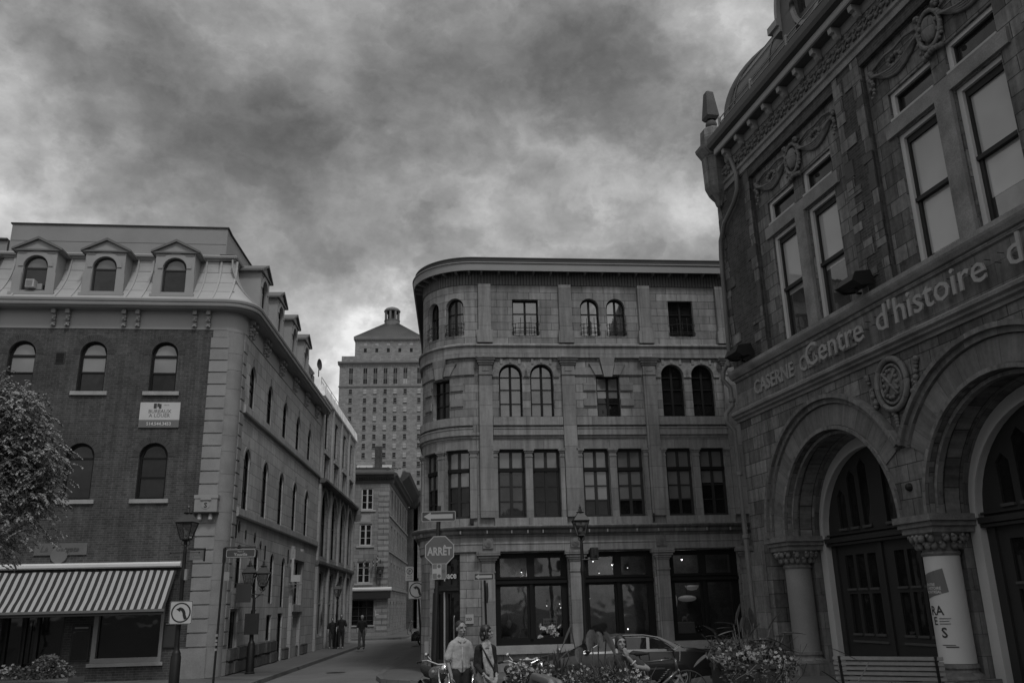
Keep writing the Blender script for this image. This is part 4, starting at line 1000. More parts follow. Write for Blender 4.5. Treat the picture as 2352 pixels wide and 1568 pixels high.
# ================================================================== bistro building at the crossing
def bistro_building():
    B=thing('bistro_building','stone corner building with tall pale casement windows above a small bistro front','building',FM(0,0,0),FM.rz)
    U0=-9
    ops=[(-2.3,-1.32,9.85,11.62,0),(-2.38,-1.38,6.98,8.72,0),(-2.48,-1.45,4.05,5.75,0),(-5.6,-4.6,9.85,11.62,0)]
    mb=MB(FM); mb.panel([(U0,0),(0,0),(0,12.0),(U0,12.0)],[opening(*o) for o in ops]+[opening(-2.95,-1.1,.85,2.75)],0,-.3); mb.build('front_wall','far_stone',B)
    for o in ops: window(FM,B,*o,depth=.08,cols=(.5,),rows=(o[2]+.62,o[2]+1.2),bd=.10,bar=.13,rowbar=.035,frame='frame_light',sill=(.1,.14,.22))
    window(FM,B,-2.95,-1.1,.85,2.75,depth=.1,cols=(.36,.7),rows=(1.2,1.55,2.2),bd=.07,bar=.06,frame='frame_mid',sill=(.08,.1,.08))
    mb=MB(FM)
    z=.35
    while z<11.2:
        mb.box(-.9,-.002,.0,.03,z+.03,z+.40); z+=.44
    mb.build('quoin','far_stone_lt',B)
    mb=MB(FM); mb.box(-2.2,-1.5,.0,.012,9.1,9.45); mb.box(-2.6,-1.5,.0,.012,8.85,9.1); mb.build('patched_stones','quoin_lt',B)
    mb=MB(FM); mb.prism([(-.3,12.0),(.05,12.0),(.1,12.35),(.35,12.45),(.45,12.6),(.6,12.7),(.6,12.85),(-.3,13.2)],U0,.35); mb.build('cornice','cornice_dark',B)
    mb=MB(FMS); mb.prism([(-.3,12.0),(.05,12.0),(.1,12.35),(.35,12.45),(.45,12.6),(.6,12.7),(.6,12.85),(-.3,13.2)],.0,21); mb.build('cornice','cornice_dark',B)
    mb=MB(FM)
    u=U0
    while u<.2: mb.box(u,u+.08,.05,.3,12.32,12.44); u+=.2
    mb.build('dentils','cornice_dark',B)
    mb=MB(FM); mb.box(U0,-.1,-6,-.4,13.1,13.4); mb.build('roof','dark_roof',B)
    so=[]
    for k in range(6):
        for (z0,z1) in ((9.6,11.7),(6.8,8.7),(3.9,5.7)): so.append((2.0+3.1*k,3.0+3.1*k,z0,z1,0))
        so.append((2.0+3.1*k,3.1+3.1*k,.6,2.6,0))
    mb=MB(FMS); mb.panel([(0,0),(21,0),(21,12.0),(0,12.0)],[opening(*o) for o in so],0,-.35); mb.build('side_wall','far_stone',B)
    for o in so: window(FMS,B,*o,depth=.08,cols=(.5,),rows=(),bd=.08,bar=.06,frame='frame_mid')
    for z in (9.3,6.45,3.5): mb=MB(FMS); mb.box(0.1,21,.002,.1,z,z+.16); mb.build('string_course','far_stone_lt',B)
    mb=MB(FM); mb.box(U0,-.3,-8,-.8,0,12.5); mb.build('core','canvas_black',B); mb=MB(FMS); mb.box(.4,21,-8,-.8,0,12.5); mb.build('core','canvas_black',B)
    # terrace on the roof with glass rail and chimney
    mb=MB(FM); mb.box(-1.35,-.75,-1.6,-1.0,13.2,15.3); mb.build('chimney','old_brick',B)
    mb=MB(FM); mb.box(-3.2,.6,-1.3,-1.25,13.2,14.1); mb.build('terrace_rail','terrace_glass',B)
    mb=MB(FM); mb.box(-3.2,.62,-1.32,-1.22,14.1,14.16); mb.box(-3.2,-1.4,-1.2,-1.1,13.75,13.9); mb.build('rail_top','frame_pale',B)
    mb=MB(FM); mb.box(-2.8,-1.5,-1.0,-.9,13.45,13.68); mb.box(-.7,.1,-1.0,-.9,13.45,13.68); mb.build('roof_light','sign_lt',B)
    mb=MB(FM)
    for k in range(20): mb.ball((-3.0+k*.2,-.8,13.35+.03*(k%3)),.09,6)
    mb.build('planting','shrub_leaf',B)
    # bistro front
    mb=MB(FM); mb.prism([(.0,3.42),(.45,3.42),(.5,3.5),(.5,3.62),(.42,3.7),(.0,3.72)],-3.1,.3); mb.build('head_board','white_paint',B)
    mb=MB(FM); mb.prism([(.0,2.85),(.40,2.85),(.40,3.41),(.0,3.41)],-3.05,.22); mb.build('awning','canvas_black',B)
    mb=MB(FM); mb.box(-.95,-.7,.0,.02,1.5,1.95); mb.build('menu_sheet','sign_white',B)
    # gabled wing behind with steep cornice
    mb=MB(FMS); mb.prism([(-.2,12.4),(.1,12.4),(1.2,13.4),(1.3,13.7),(.2,13.9),(-.4,14.0)],5.5,21.2); mb.build('upper_cornice','cornice_dark',B)
    mb=MB(FM); mb.panel([(-.9,13.1),(.75,13.1),(1.0,13.85),(-.9,13.85)],[],-4.2,-5); mb.build('flashing','painted_trim',B)
    mb=MB(FMS); mb.box(5.5,21,-6,-.2,12.0,13.8); mb.build('upper_storey','far_stone',B)
    return B
def xm3():
    blocks('far_stone_lt',.24,.19,.06,.9,.44,.02,nvar=.15,streak=.15,bump=.6); plain('cornice_dark',.04,.7,.25,2)
    clear_glass('terrace_glass',.8)
xm3()
bistro_building()
def checker_flags():
    spots=[(-2.75,5.35),(-1.95,5.45),(-1.6,5.1),(-1.25,5.4),(-.95,5.6)]
    labs=['small checkered flag leftmost above the third floor bistro window','checkered flag hanging over the middle of the lowest casement window','lowest hanging checkered flag in front of the lowest casement window','checkered flag at the right of the lowest casement window','rightmost and highest checkered flag above the bistro']
    for i,(u,z) in enumerate(spots):
        t=thing('checkered_flag',labs[i],'flag',FM(u,.1,z),FM.rz,'checkered flags on the bistro wall')
        mb=MB(ID); mb.tube([(0,0,.2),(.02,.55,.35)],.015,5); mb.build('pole','iron',t)
        a,b=MB(ID),MB(ID); sl=(-.5,.35,-.2,.5,.7)[i]
        for x in range(5):
            for y in range(4):
                o=.12+.085*x; zz=.28-.14*y+sl*.1*x
                (a if (x+y)%2 else b).face([(.02*x-.03*y*sl,o,zz),(.02*x+.06,o+.085,zz+.03),(.02*x+.06,o+.085,zz-.11),(.02*x-.03*y*sl,o,zz-.14)])
        a.build('light_checks','sign_white',t); b.build('dark_checks','sign_black',t)
checker_flags()
def far_street():
    # long building behind the bistro and one closing the view by the corner building
    f=Fr(*FMS(22,.5,0)[:2],-3.05)
    B=thing('brick_warehouse','dark brick warehouse with a heavy cornice further down the street behind the bistro','building',f(0,0,0),f.rz)
    so=[(1.5+3*k,2.4+3*k,z0,z0+1.9,0) for k in range(7) for z0 in (9.6,6.4,3.3)]
    mb=MB(f); mb.panel([(0,0),(24,0),(24,12.4),(0,12.4)],[opening(*o) for o in so],0,-.3); mb.build('wall','red_brick',B)
    for o in so: window(f,B,*o,depth=.08,cols=(.5,),rows=(),bd=.08,bar=.06,frame='frame_mid')
    mb=MB(f); mb.box(-.02,-.0,-3,.0,0,12.4); mb.build('end_wall','red_brick',B)
    mb=MB(f); mb.prism([(-.3,12.4),(.1,12.4),(.7,12.9),(1.0,13.0),(1.0,13.5),(-.3,13.7)],-.5,24); mb.build('cornice','cornice_dark',B)
    mb=MB(f); mb.box(.3,24,-7,-.8,0,12.6); mb.build('core','canvas_black',B)
    # stone building on the right hand side in the gap before the corner building
    g_=Fr(*G0(1668,2,96),84.0)
    B=thing('gap_building','pale stone house seen in the gap left of the rounded corner building','building',g_(0,0,0),g_.rz)
    so=[(.5+2.0*k,1.2+2.0*k,z0,z0+1.9,0) for k in range(3) for z0 in (9.0,5.8)]
    mb=MB(g_); mb.panel([(0,0),(9,0),(9,14.0),(0,14.0)],[opening(*o) for o in so]+[opening(.4,1.8,.3,3.0)],0,-.3); mb.build('wall','far_stone',B)
    for o in so: window(g_,B,*o,depth=.2,cols=(.5,),rows=(),bd=.08,bar=.06,frame='frame_mid')
    mb=MB(g_); mb.prism([(-.3,14.0),(.4,14.0),(.5,14.4),(-.3,14.7)],-.1,9); mb.build('cornice','cornice_dark',B)
    mb=MB(g_); mb.box(.0,9,-8,-.4,0,14.0); mb.build('core','far_stone',B)
def G0(px,z,Y):
    v=r2*((px-2048)/3453.75)+d2*((2440-1365.5)/3453.75)+fw
    t=Y/v.y; return (v.x*t,Y)
far_street()
# ================================================================== tower
def tower():
    B=thing('office_tower','pale stone office tower with a pyramid roof and lantern rising behind the street','tower',FT(0,0,0),FT.rz)
    f=FT
    mb=MB(f); mb.box(-13,42,-40,0,0,116); mb.build('shaft','tower_stone',B)
    mb=MB(f); mb.prism([(-1,114.6),(.3,114.6),(.9,115.4),(.9,116.2),(-1,116.2)],-13.8,43); mb.box(-13.9,-12.9,-40,.9,115.2,116.2); mb.prism([(-.5,103.6),(.35,103.6),(.35,104.2),(-.5,104.2)],-13.3,43); mb.build('cornice','tower_trim',B)
    mb=MB(f); mb.box(-12.3,42,-38,-.8,116.2,119.2); mb.build('parapet','tower_stone',B)
    mb=MB(f); mb.box(-6.6,25.6,-34,-5,119.2,129.4); mb.build('upper_block','tower_stone',B)
    mb=MB(f); mb.box(-7.3,26.3,-34.6,-4.3,128.9,130.3)
    u=-7.2
    while u<26: mb.box(u,u+.5,-4.3,-4.0,128.2,128.9); u+=1.1
    mb.build('upper_cornice','tower_trim',B)
    u=-13
    mb=MB(f)
    while u<42: mb.box(u,u+.5,.3,.7,113.9,114.6); u+=1.2
    mb.build('dentils','tower_trim',B)
    # pyramid
    mb=MB(f); A=[(-6.9,-4.6,130.3),(25.9,-4.6,130.3),(25.9,-34.2,130.3),(-6.9,-34.2,130.3)]; T=[(6.6,-17,141.0),(13.4,-17,141.0),(13.4,-22,141.0),(6.6,-22,141.0)]
    for i in range(4): j=(i+1)%4; mb.face([A[i],A[j],T[j],T[i]])
    mb.face(T); mb.build('pyramid_roof','pyramid_metal',B)
    mb=MB(f)
    for k in range(26):
        u=-6.9+32.8*k/25; ut=6.6+6.8*k/25; mb.tube([(u,-4.5,130.35),(ut,-16.9,141.05)],.09,4)
    mb.build('roof_ribs','pyramid_metal',B)
    c=(10,-19.5,141.0)
    mb=MB(f)
    mb.lathe(c,[(3.9,-1.0),(3.9,1.8),(4.1,1.9),(4.1,2.2)],14); mb.lathe(c,[(3.6,6.6),(4.2,7.0),(4.2,7.6),(3.3,8.6),(1.5,9.4),(0,9.6)],14)
    for k in range(8):
        a=2*PI*k/8+.2; mb.tube([(c[0]+3.4*math.cos(a),c[1]+3.4*math.sin(a),c[2]+2.0),(c[0]+3.4*math.cos(a),c[1]+3.4*math.sin(a),c[2]+6.8)],.6,6)
    mb.build('lantern','tower_trim',B); mb=MB(f); mb.lathe(c,[(2.3,1.8),(2.3,6.8)],10); mb.build('lantern_core','frame_mid',B)
    # windows: every one a part, below one hundred
    cols=[-7.5,-.7,4.1,8.9,13.6,18.4,25.0]
    random.seed(21); n=0; rest=MB(f)
    def win(u,z,w=1.45,h=2.15,two=False):
        nonlocal n
        if n<98:
            mb=MB(f); mb.panel([(u-w/2,z-h/2),(u+w/2,z-h/2),(u+w/2,z+h/2),(u-w/2,z+h/2)],[],.03,0)
            mb.build('window',random.choice(['tower_win','tower_win','tower_win2','tower_win3']),B)
            n+=1
        else: rest.panel([(u-w/2,z-h/2),(u+w/2,z-h/2),(u+w/2,z+h/2),(u-w/2,z+h/2)],[],.03,0)
    for k in range(10):
        for u in cols: win(u,101.4-4.36*k)
    for u in cols:
        win(u,111.6,1.8,2.6); win(u,106.3,1.8,2.4)
    for u in (-1.6,4.0,9.6,15.2,20.8):
        mb=MB(f); mb.box(u-.7,u+.7,-5,-4.95,122.3,124.3); mb.build('window','tower_win',B); mb=MB(f); mb.box(u-.75,u+.75,-5,-4.95,126.0,126.8); mb.build('window','tower_win3',B); n+=2
    for k in range(10,20):
        for u in cols: rest.panel([(u-.68,100.4-4.36*k),(u+.68,100.4-4.36*k),(u+.68,102.4-4.36*k),(u-.68,102.4-4.36*k)],[],.03,0)
    r=rest.build('window','tower_win',B); r['kind']='stuff'
    # spandrels and sash bars of the big top windows
    for u in cols: mb=MB(f); mb.box(u-.9,u+.9,0,.05,107.6,110.2); mb.build('spandrel','tower_spandrel',B)
    mb=MB(f)
    for u in cols:
        mb.box(u-.08,u+.08,.03,.1,105.1,112.9); 
        for k in range(10): mb.box(u-.72,u+.72,.03,.1,101.4-4.36*k-.09,101.4-4.36*k+.09); mb.box(u-.9,u+.9,0,.3,101.4-4.36*k-1.35,101.4-4.36*k-1.08)
    mb.build('window_bars','tower_trim',B)
    for u in (-4.1,2.0,6.5,11.2,16,21.5,28): mb=MB(f); mb.box(u-.5,u+.5,0,.35,104.2,113.6); mb.build('pilaster','tower_stone',B)
    # steel stair on the right shoulder
    mb=MB(f)
    for k in range(9): mb.box(27,31,-9,-5,117.5+1.1*k,117.7+1.1*k)
    for u in (27,29,31): mb.tube([(u,-5,116.5),(u,-5,127.5)],.15,4)
    mb.build('steel_frame','frame_light',B)
def xm4():
    plain('tower_spandrel',.06,.7,.2,.5)
    plain('tower_trim',.13,.8,.15,.4); plain('pyramid_metal',.06,.7,.15,.2); glass('tower_win',.015,1.3,.1); glass('tower_win2',.01,1.3,.1); plain('tower_win3',.30,.5,.1,1); 
xm4()
tower()
# ================================================================== fire station (right)
def fire_station():
    f=FR
    B=thing('fire_station','ornate sandstone and brick fire station with tall round arches and a bracketed cornice','building',f(1.2,0,0),f.rz)
    U1=21.0; c=[5.55,11.2,16.85]; R=2.35; ZS=3.6; RE=3.2
    # arcade wall above the springing
    out=[(1.2,ZS),(c[0]-R,ZS)]
    def arc(cx,r,n=22): return [(cx-r*math.cos(PI*k/n),ZS+r*math.sin(PI*k/n)) for k in range(1,n)]
    for i,cx in enumerate(c):
        out+=arc(cx,R); out.append((cx+R,ZS))
        if i<2: out.append((c[i+1]-R,ZS))
    out+=[(U1,ZS),(U1,7.05),(1.2,7.05)]
    mb=MB(f); mb.panel(out,[],0,-.8); mb.build('arcade_wall','sandstone',B)
    mb=MB(f); mb.box(1.2,2.15,-.8,0,.0,ZS-.001); mb.build('corner_pier','sandstone',B)
    mb=MB(f); mb.box(1.2,1.85,.0,.10,.35,ZS-.3); mb.box(1.2,1.9,.0,.14,.0,.95); mb.build('corner_strip','sandstone_smooth',B)
    # voussoir rings
    lim=math.acos(2.825/RE)
    for i,cx in enumerate(c):
        a0=lim+.0; 
        mb=MB(f); mb2=MB(f)
        archring(mb,cx,ZS,R+.10,RE-.24,.035,0,a0=(lim*1.02 if i<2 else 0),a1=(PI-lim*1.02 if i>0 else PI),n=26); mb.build('voussoirs','voussoir',B)
        archring(mb2,cx,ZS,RE-.22,RE-.10,.10,0,a0=lim,a1=(PI-lim if i>0 else PI),n=28); archring(mb2,cx,ZS,RE-.10,RE,.20,0,a0=lim,a1=(PI-lim if i>0 else PI),n=28); mb2.build('hood_mould','sandstone_smooth',B,smooth=30)
        mb=MB(f); archring(mb,cx,ZS,R-.0,R+.09,.08,-.1,n=26); archring(mb,cx,ZS,R-.10,R-.02,-.12,-.25,n=26); mb.build('arch_roll','sandstone_smooth',B,smooth=30)
    # piers, columns, capitals and bases
    for i,u in enumerate((2.725,8.375,14.025)):
        mb=MB(f); mb.box(u-.40 if i else 2.15,u+.27,-1.15,-.8,.15,ZS-.002); mb.build('pier','sandstone_smooth',B)
        mb=MB(f); mb.box(u-.48,u+.48,-.82,-.02,ZS-.012,ZS+.02) if False else None
        mb=MB(f); mb.lathe((u,-.45,0),[(.335,.70),(.335,2.80)],28); cl=mb.build('column','column_stone',B,smooth=True)
        mb=MB(f); mb.lathe((u,-.45,0),[(.0,2.78),(.36,2.79),(.38,2.83),(.36,2.87),(.34,2.88),(.36,3.0),(.44,3.15),(.55,3.24)],24)
        mb.box(u-.48,u+.48,-.97,.03,3.24,3.36); mb.box(u-.54,u+.54,-1.02,.08,3.363,3.46); mb.box(u-.60,u+.60,-1.08,.14,3.463,3.595); mb.build('capital','stone_carved',B)
        mb=MB(f); random.seed(i)
        for k in range(30):
            a=2*PI*k/15+random.uniform(-.1,.1); row=k//15; rr=.41+.09*row; z=2.98+.14*row
            mb.ball((u+rr*math.cos(a),-.45+rr*math.sin(a),z),.075,7,(1,1,1.1)); mb.ball((u+(rr+.05)*math.cos(a+.1),-.45+(rr+.05)*math.sin(a+.1),z+.05),.04,6)
        mb.build('capital_leaves','stone_carved',B,smooth=True)
        mb=MB(f); mb.lathe((u,-.45,0),[(.0,.72),(.37,.71),(.38,.64),(.35,.60),(.36,.56),(.44,.50),(.46,.44),(.0,.44)],24); mb.box(u-.5,u+.5,-.97,.06,.0,.435); mb.build('column_base','sandstone_smooth',B)
    # inner wall with the door openings
    RO=2.47
    holes=[]
    for cx in c: holes.append([(cx-RO,.16),(cx+RO,.16)]+[(cx+RO*math.cos(PI*k/22),3.45+2.30*math.sin(PI*k/22)) for k in range(0,23)])
    mb=MB(f); mb.panel([(1.2,.1),(U1,.1),(U1,7.0),(1.2,7.0)],holes,-1.0,-1.2) if False else None
    mb=MB(f)
    for u0,u1 in ((1.2,c[0]-RO),(c[0]+RO,c[1]-RO),(c[1]+RO,c[2]-RO)): mb.box(u0,u1,-1.25,-1.152,.1,6.3)
    mb.build('inner_wall','sandstone',B)
    # plastered vault between the outer arch and the doors
    for cx in c:
        mb=MB(f)
        n=24
        for k in range(n):
            a,b=PI*k/n,PI*(k+1)/n
            p=[(cx+(R+.001)*math.cos(a),-.8,ZS+(R+.001)*math.sin(a)),(cx+(R+.001)*math.cos(b),-.8,ZS+(R+.001)*math.sin(b)),(cx+2.48*math.cos(b),-1.15,3.5+2.36*math.sin(b)),(cx+2.48*math.cos(a),-1.15,3.5+2.36*math.sin(a))]
            mb.face(p)
        mb.build('soffit','sandstone_smooth',B)
    for i,cx in enumerate(c[:2]):
        # pale timber frame
        mb=MB(f); archring(mb,cx,3.5,2.23,2.50,-.98,-1.3,n=26,h0=2.10,h1=2.36); mb.box(cx-2.50,cx-2.23,-1.3,-.98,.16,3.5); mb.box(cx+2.23,cx+2.50,-1.3,-.98,.16,3.5)
        archring(mb,cx,3.5,2.20,2.28,-.93,-.98,n=26,h0=2.07,h1=2.14)
        d=mb.build('door_frame','frame_casing',B)
        # four leaves, dark, with small panes; fanlight bars above
        hs=[]
        def row(a,b,z0,z1,k):
            w_=(b-a)/k
            for j in range(k): hs.append([(a+w_*j+.06,z0),(a+w_*(j+1)-.06,z0),(a+w_*(j+1)-.06,z1),(a+w_*j+.06,z1)])
        for a,b in ((cx-1.72,cx-.30),(cx+.30,cx+1.72)): row(a,b,2.24,3.05,3); row(a,b,1.17,2.10,3)
        for a,b in ((cx-1.75,cx-.2),(cx+.2,cx+1.75)):
            w_=(b-a)/3
            for j in range(3):
                u0,u1=a+w_*j+.09,a+w_*(j+1)-.09; um=(u0+u1)/2
                top=lambda u:3.5+2.0*math.sqrt(max(0,1-((u-cx)/2.15)**2))-.18
                t0=min(top(u0),top(u1)); hs.append([(u0,3.72),(u1,3.72),(u1,t0-.05),(um,t0+.12),(u0,t0-.05)])
        ol=[(cx-2.235,.17),(cx+2.235,.17)]+[(cx+2.235*math.cos(PI*k/24),3.5+2.11*math.sin(PI*k/24)) for k in range(25)]
        mb=MB(f); mb.panel(ol,hs,-1.14,-1.22)
        mb.box(cx-2.22,cx+2.22,-1.14,-1.0,3.30,3.36); mb.box(cx-2.22,cx+2.22,-1.14,-.96,3.38,3.50); mb.box(cx-2.22,cx+2.22,-1.14,-1.05,3.56,3.60)
        for u in (cx-2.0,cx-.07,cx+2.0): mb.box(u-.06,u+.06,-1.14,-1.08,.2,3.28)
        mb.box(cx-1.1,cx-1.02,-1.14,-1.10,.2,3.28) if False else None
        lf=mb.build('door','station_door',B)
        mb=MB(f)
        for a,b in ((cx-1.72,cx-.30),(cx+.30,cx+1.72)):
            w_=(b-a)/3
            for j in range(3):
                for z in (2.235,1.165): mb.box(a+w_*j+.05,a+w_*(j+1)-.05,-1.14,-1.10,z-.05,z)
            mb.box(a,b,-1.14,-1.11,.35,.40); mb.box(a,b,-1.14,-1.11,.95,1.0)
        for a,b in ((cx-1.75,cx-.2),(cx+.2,cx+1.75)):
            w_=(b-a)/3
            for j in range(3): mb.box(a+w_*j+.08,a+w_*(j+1)-.08,-1.14,-1.08,3.66,3.72)
        mb.build('glazing_sill','station_door_lt',lf)
        mb=MB(f); mb.panel([(x*.98+cx*.02,z-.02) for x,z in ol],[],-1.19,-1.2,rev=False); mb.build('pane','glass_dark',lf)
    # string mould, inscription band, sill course
    def course(name,prof,mat,u0=1.2,u1=U1): 
        mb=MB(f); mb.prism(prof,u0,u1); 
        # return at the corner
        return mb.build(name,mat,B)
    course('string_mould',[(-.3,7.05),(.05,7.05),(.06,7.12),(.14,7.15),(.15,7.20),(.22,7.24),(.23,7.31),(.20,7.34),(-.3,7.36)],'sandstone_lt',1.1)
    course('inscription_band',[(-.3,7.362),(.0,7.362),(.0,8.23),(.05,8.26),(.06,8.33),(-.3,8.34)],'sandstone_smooth')
    course('sill_course',[(-.3,8.342),(.04,8.342),(.10,8.36),(.16,8.45),(.18,8.50),(.18,8.60),(.10,8.64),(-.3,8.66)],'sandstone_lt',1.1)
    # storey with windows
    niches=[(3.27,7.80,8.661,14.07),(8.87,13.42,8.661,14.07),(14.5,19.0,8.661,14.07)]
    mb=MB(f); mb.panel([(1.2,8.66),(U1,8.66),(U1,14.35),(1.2,14.35)],[[(a,z0+.001),(b,z0+.001),(b,z1),(a,z1)] for a,b,z0,z1 in niches],0,-.14); mb.build('upper_wall','red_brick',B)
    random.seed(11)
    # stone dressings laced into the brick
    for (e,s) in ((3.27,-1),(7.80,1),(8.87,-1),(13.42,1),(1.2,1)):
        z=8.67; k=0
        while z<14.3:
            h=random.choice([.22,.29,.36,.43]); h=min(h,14.34-z); w_=random.choice([.24,.34,.50,.62]) if k%2 else random.choice([.2,.3])
            mb=MB(f); mb.box(e,e+s*w_,-.05,.018+random.uniform(0,.015),z+.006,z+h-.006); z+=h; k+=1
            mb.build('dressing',random.choice(['sandstone_smooth','sandstone','sandstone_dk','sandstone']),B)
    for (a,b,z0,z1) in niches:
        m_=(a+b)/2
        wl=[]
        for (p,q) in ((a+.70,a+2.02),(a+2.54,a+3.82)): wl+= [(p,q,8.70,11.80,0),(p-.06,q+.03,12.20,12.90,0)]
        mb=MB(f); mb.panel([(a,z0),(b,z0),(b,z1),(a,z1)],[opening(*w) for w in wl],-.14,-.5); mb.build('window_wall','sandstone',B)
        mb=MB(f); mb.box(a+.45,b-.45,-.14,-.07,11.83,12.17); mb.box(a+2.05,a+2.50,-.14,-.05,8.67,11.83); mb.box(a+.4,b-.42,-.14,.0,8.662,8.70); mb.build('mullion','sandstone_lt',B)
        for (p,q,y0,y1,_) in wl:
            big=y1-y0>1
            mb=MB(f); t_=.10
            mb.panel([(p+.004,y0+.004),(q-.004,y0+.004),(q-.004,y1-.004),(p+.004,y1-.004)],[[(p+.13,y0+.07),(q-.06,y0+.07),(q-.06,y1-.10),(p+.13,y1-.10)]],-.20,-.34); wn=mb.build('window','frame_casing',B)
            mb=MB(f)
            if big: hs=[[(p+.22,y0+.14),(q-.12,y0+.14),(q-.12,10.13),(p+.22,10.13)],[(p+.19,10.22),(q-.12,10.22),(q-.12,y1-.25),(p+.19,y1-.25)]]
            else: hs=[[(p+.17,y0+.10),(q-.09,y0+.10),(q-.09,y1-.14),(p+.17,y1-.14)]]
            mb.panel([(p+.12,y0+.06),(q-.05,y0+.06),(q-.05,y1-.09),(p+.12,y1-.09)],hs,-.27,-.33); 
            if big: mb.box(p+.13,q-.06,-.27,-.22,10.13,10.22)
            mb.build('sash','frame_mid',wn)
            if not big:
                mb=MB(f); mb.box(p,q,-.2,-.10,y0-.0,y0+.05); mb.build('sill','frame_light',wn)
            mb=MB(f); mb.box(p+.1,q-.04,-.335,-.33,y0+.05,y1-.07); mb.build('pane','glass_sky' if big else 'glass_mid',wn)
            if big:
                first=(p-a)<1
                z_=9.3 if (a>8 and not first) else (8.9 if a>8 else 10.0)
                mb=MB(f); mb.box(p+.14,q-.07,-.329,-.325,max(z_,y0+.1),y1-.12); mb.build('blind','blind_bright',wn)
        # carved swags over the windows
        mb=MB(f)
        for s,cx in ((-1,m_-1.15),(1,m_+1.15)):
            for j in range(4):
                pts=[(cx+(-.80+1.6*k/10),-.10+.02*j,13.62-(.42-.07*j)*math.sin(PI*k/10)-.02*j) for k in range(11)]; mb.tube(pts,.05-.006*j,6)
            for e in (-.85,.85):
                for k in range(9): mb.ball((cx+e+.06*math.sin(k*2.2),-.07,13.68-.075*k),.07-.004*k,7)
            for k in range(10):
                a_=2*PI*k/10; mb.ball((cx+.22*math.cos(a_),-.08,13.52+.12*math.sin(a_)),.055,6)
            mb.tube([(cx-.8,-.1,13.75),(cx-.3,-.08,13.82),(cx,-.08,13.78),(cx+.4,-.08,13.83),(cx+.8,-.1,13.75)],.03,6)
        mb.build('swag','stone_carved',B,smooth=True)
        mb=MB(f); mb.ball((m_,-.08,13.45),.30,14,(.75,.45,1.05)); mb.tube([(m_+.33*math.cos(2*PI*k/20),-.07,13.45+.42*math.sin(2*PI*k/20)) for k in range(21)],.055,6)
        for k in range(6): mb.ball((m_-.25+.1*k,-.06,12.96-.03*abs(k-2.5)),.07,6)
        for s in (-1,1): mb.ball((m_+s*.28,-.06,13.88),.09,7)
        mb.build('cartouche','sandstone_smooth',B,smooth=True)
    # entablature: carved frieze, modillions, gutter
    course('architrave',[(-.3,14.352),(.05,14.352),(.05,14.52),(.10,14.55),(.11,14.62),(-.3,14.64)],'sandstone_lt')
    course('frieze',[(-.3,14.642),(.04,14.642),(.04,15.14),(-.3,15.15)],'stone_carved')
    mb=MB(f); u=1.35; k=0; random.seed(2)
    while u<14.5:
        for j in range(7):
            a_=j*1.25; r_=.17-.014*j; mb.ball((u+r_*math.cos(a_),.06,14.88+(.15 if k%2 else -.0)*0+r_*1.1*math.sin(a_)),.045+.006*((j*3)%4),6)
        mb.tube([(u-.2,.06,14.75),(u-.05,.08,14.83),(u+.1,.06,14.98),(u+.25,.06,15.04)],.028,5); u+=.43; k+=1
    mb.build('frieze_scrolls','stone_carved',B,smooth=True)
    course('bed_mould',[(-.3,15.152),(.06,15.152),(.09,15.2),(.10,15.38),(-.3,15.38)],'painted_trim',2.1)
    course('cornice',[(-.3,15.42),(.40,15.42),(.42,15.46),(.42,15.60),(-.3,15.60)],'fascia_lt',2.1)
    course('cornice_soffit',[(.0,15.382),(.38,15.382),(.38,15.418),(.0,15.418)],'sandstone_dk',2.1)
    u=2.45
    while u<14.5:
        mb=MB(f); mb.prism([(.10,15.08),(.16,15.08),(.22,15.14),(.25,15.22),(.34,15.24),(.36,15.378),(.10,15.378)],u,u+.15); mb.build('modillion','painted_trim',B); u+=.85
    mb=MB(f); mb.prism([(.2,15.602),(.44,15.602),(.54,15.66),(.58,15.78),(.57,15.98),(.52,16.04),(.2,16.04)],2.0,U1); mb.build('gutter','gutter_dark',B)
    # rail along the gutter
    mb=MB(f)
    for z in (16.22,16.38): mb.tube([(2.6,.40,z),(14,.40,z)],.02,5)
    for k in range(7): mb.box(2.6+2.05*k,2.67+2.05*k,.36,.44,16.0,16.45)
    mb.build('snow_rail','frame_pale',B)
    # convex roof hipped round the corner
    A,Hh,z0=2.0,2.4,16.35
    def ins(t): return A*(1-math.cos(t)),z0+Hh*math.sin(t)
    mb=MB(f); n=14
    for k in range(n):
        t,t2=PI/2*k/n,PI/2*(k+1)/n; i,z=ins(t); i2,z2=ins(t2)
        mb.face([(2.5+i,.05-i,z),(U1,.05-i,z),(U1,.05-i2,z2),(2.5+i2,.05-i2,z2)],[(0,z),(20,z),(20,z2),(0,z2)])
        mb.face([(2.5+i,-9,z),(2.5+i,.05-i,z),(2.5+i2,.05-i2,z2),(2.5+i2,-9,z2)],[(0,z),(9,z),(9,z2),(0,z2)])
    mb.box(2.5,U1,-9,.05,15.6,16.36); mb.build('roof','slate_metal',B,smooth=40)
    mb=MB(f); mb.tube([(2.5+ins(PI/2*k/14)[0],.05-ins(PI/2*k/14)[0],ins(PI/2*k/14)[1]) for k in range(15)],.13,8)
    mb.build('hip_roll','slate_rib',B,smooth=True)
    mb=MB(f)
    for u in (3.0,5.2,9.4,11.5):
        mb.tube([(max(u,2.5+ins(PI/2*k/14)[0]),.07-ins(PI/2*k/14)[0],ins(PI/2*k/14)[1]) for k in range(15)],.02,4)
    for o in (-.8,-1.7,-2.6): mb.tube([(2.48+ins(PI/2*k/14)[0],min(o,.05-ins(PI/2*k/14)[0]),ins(PI/2*k/14)[1]) for k in range(15)],.02,4)
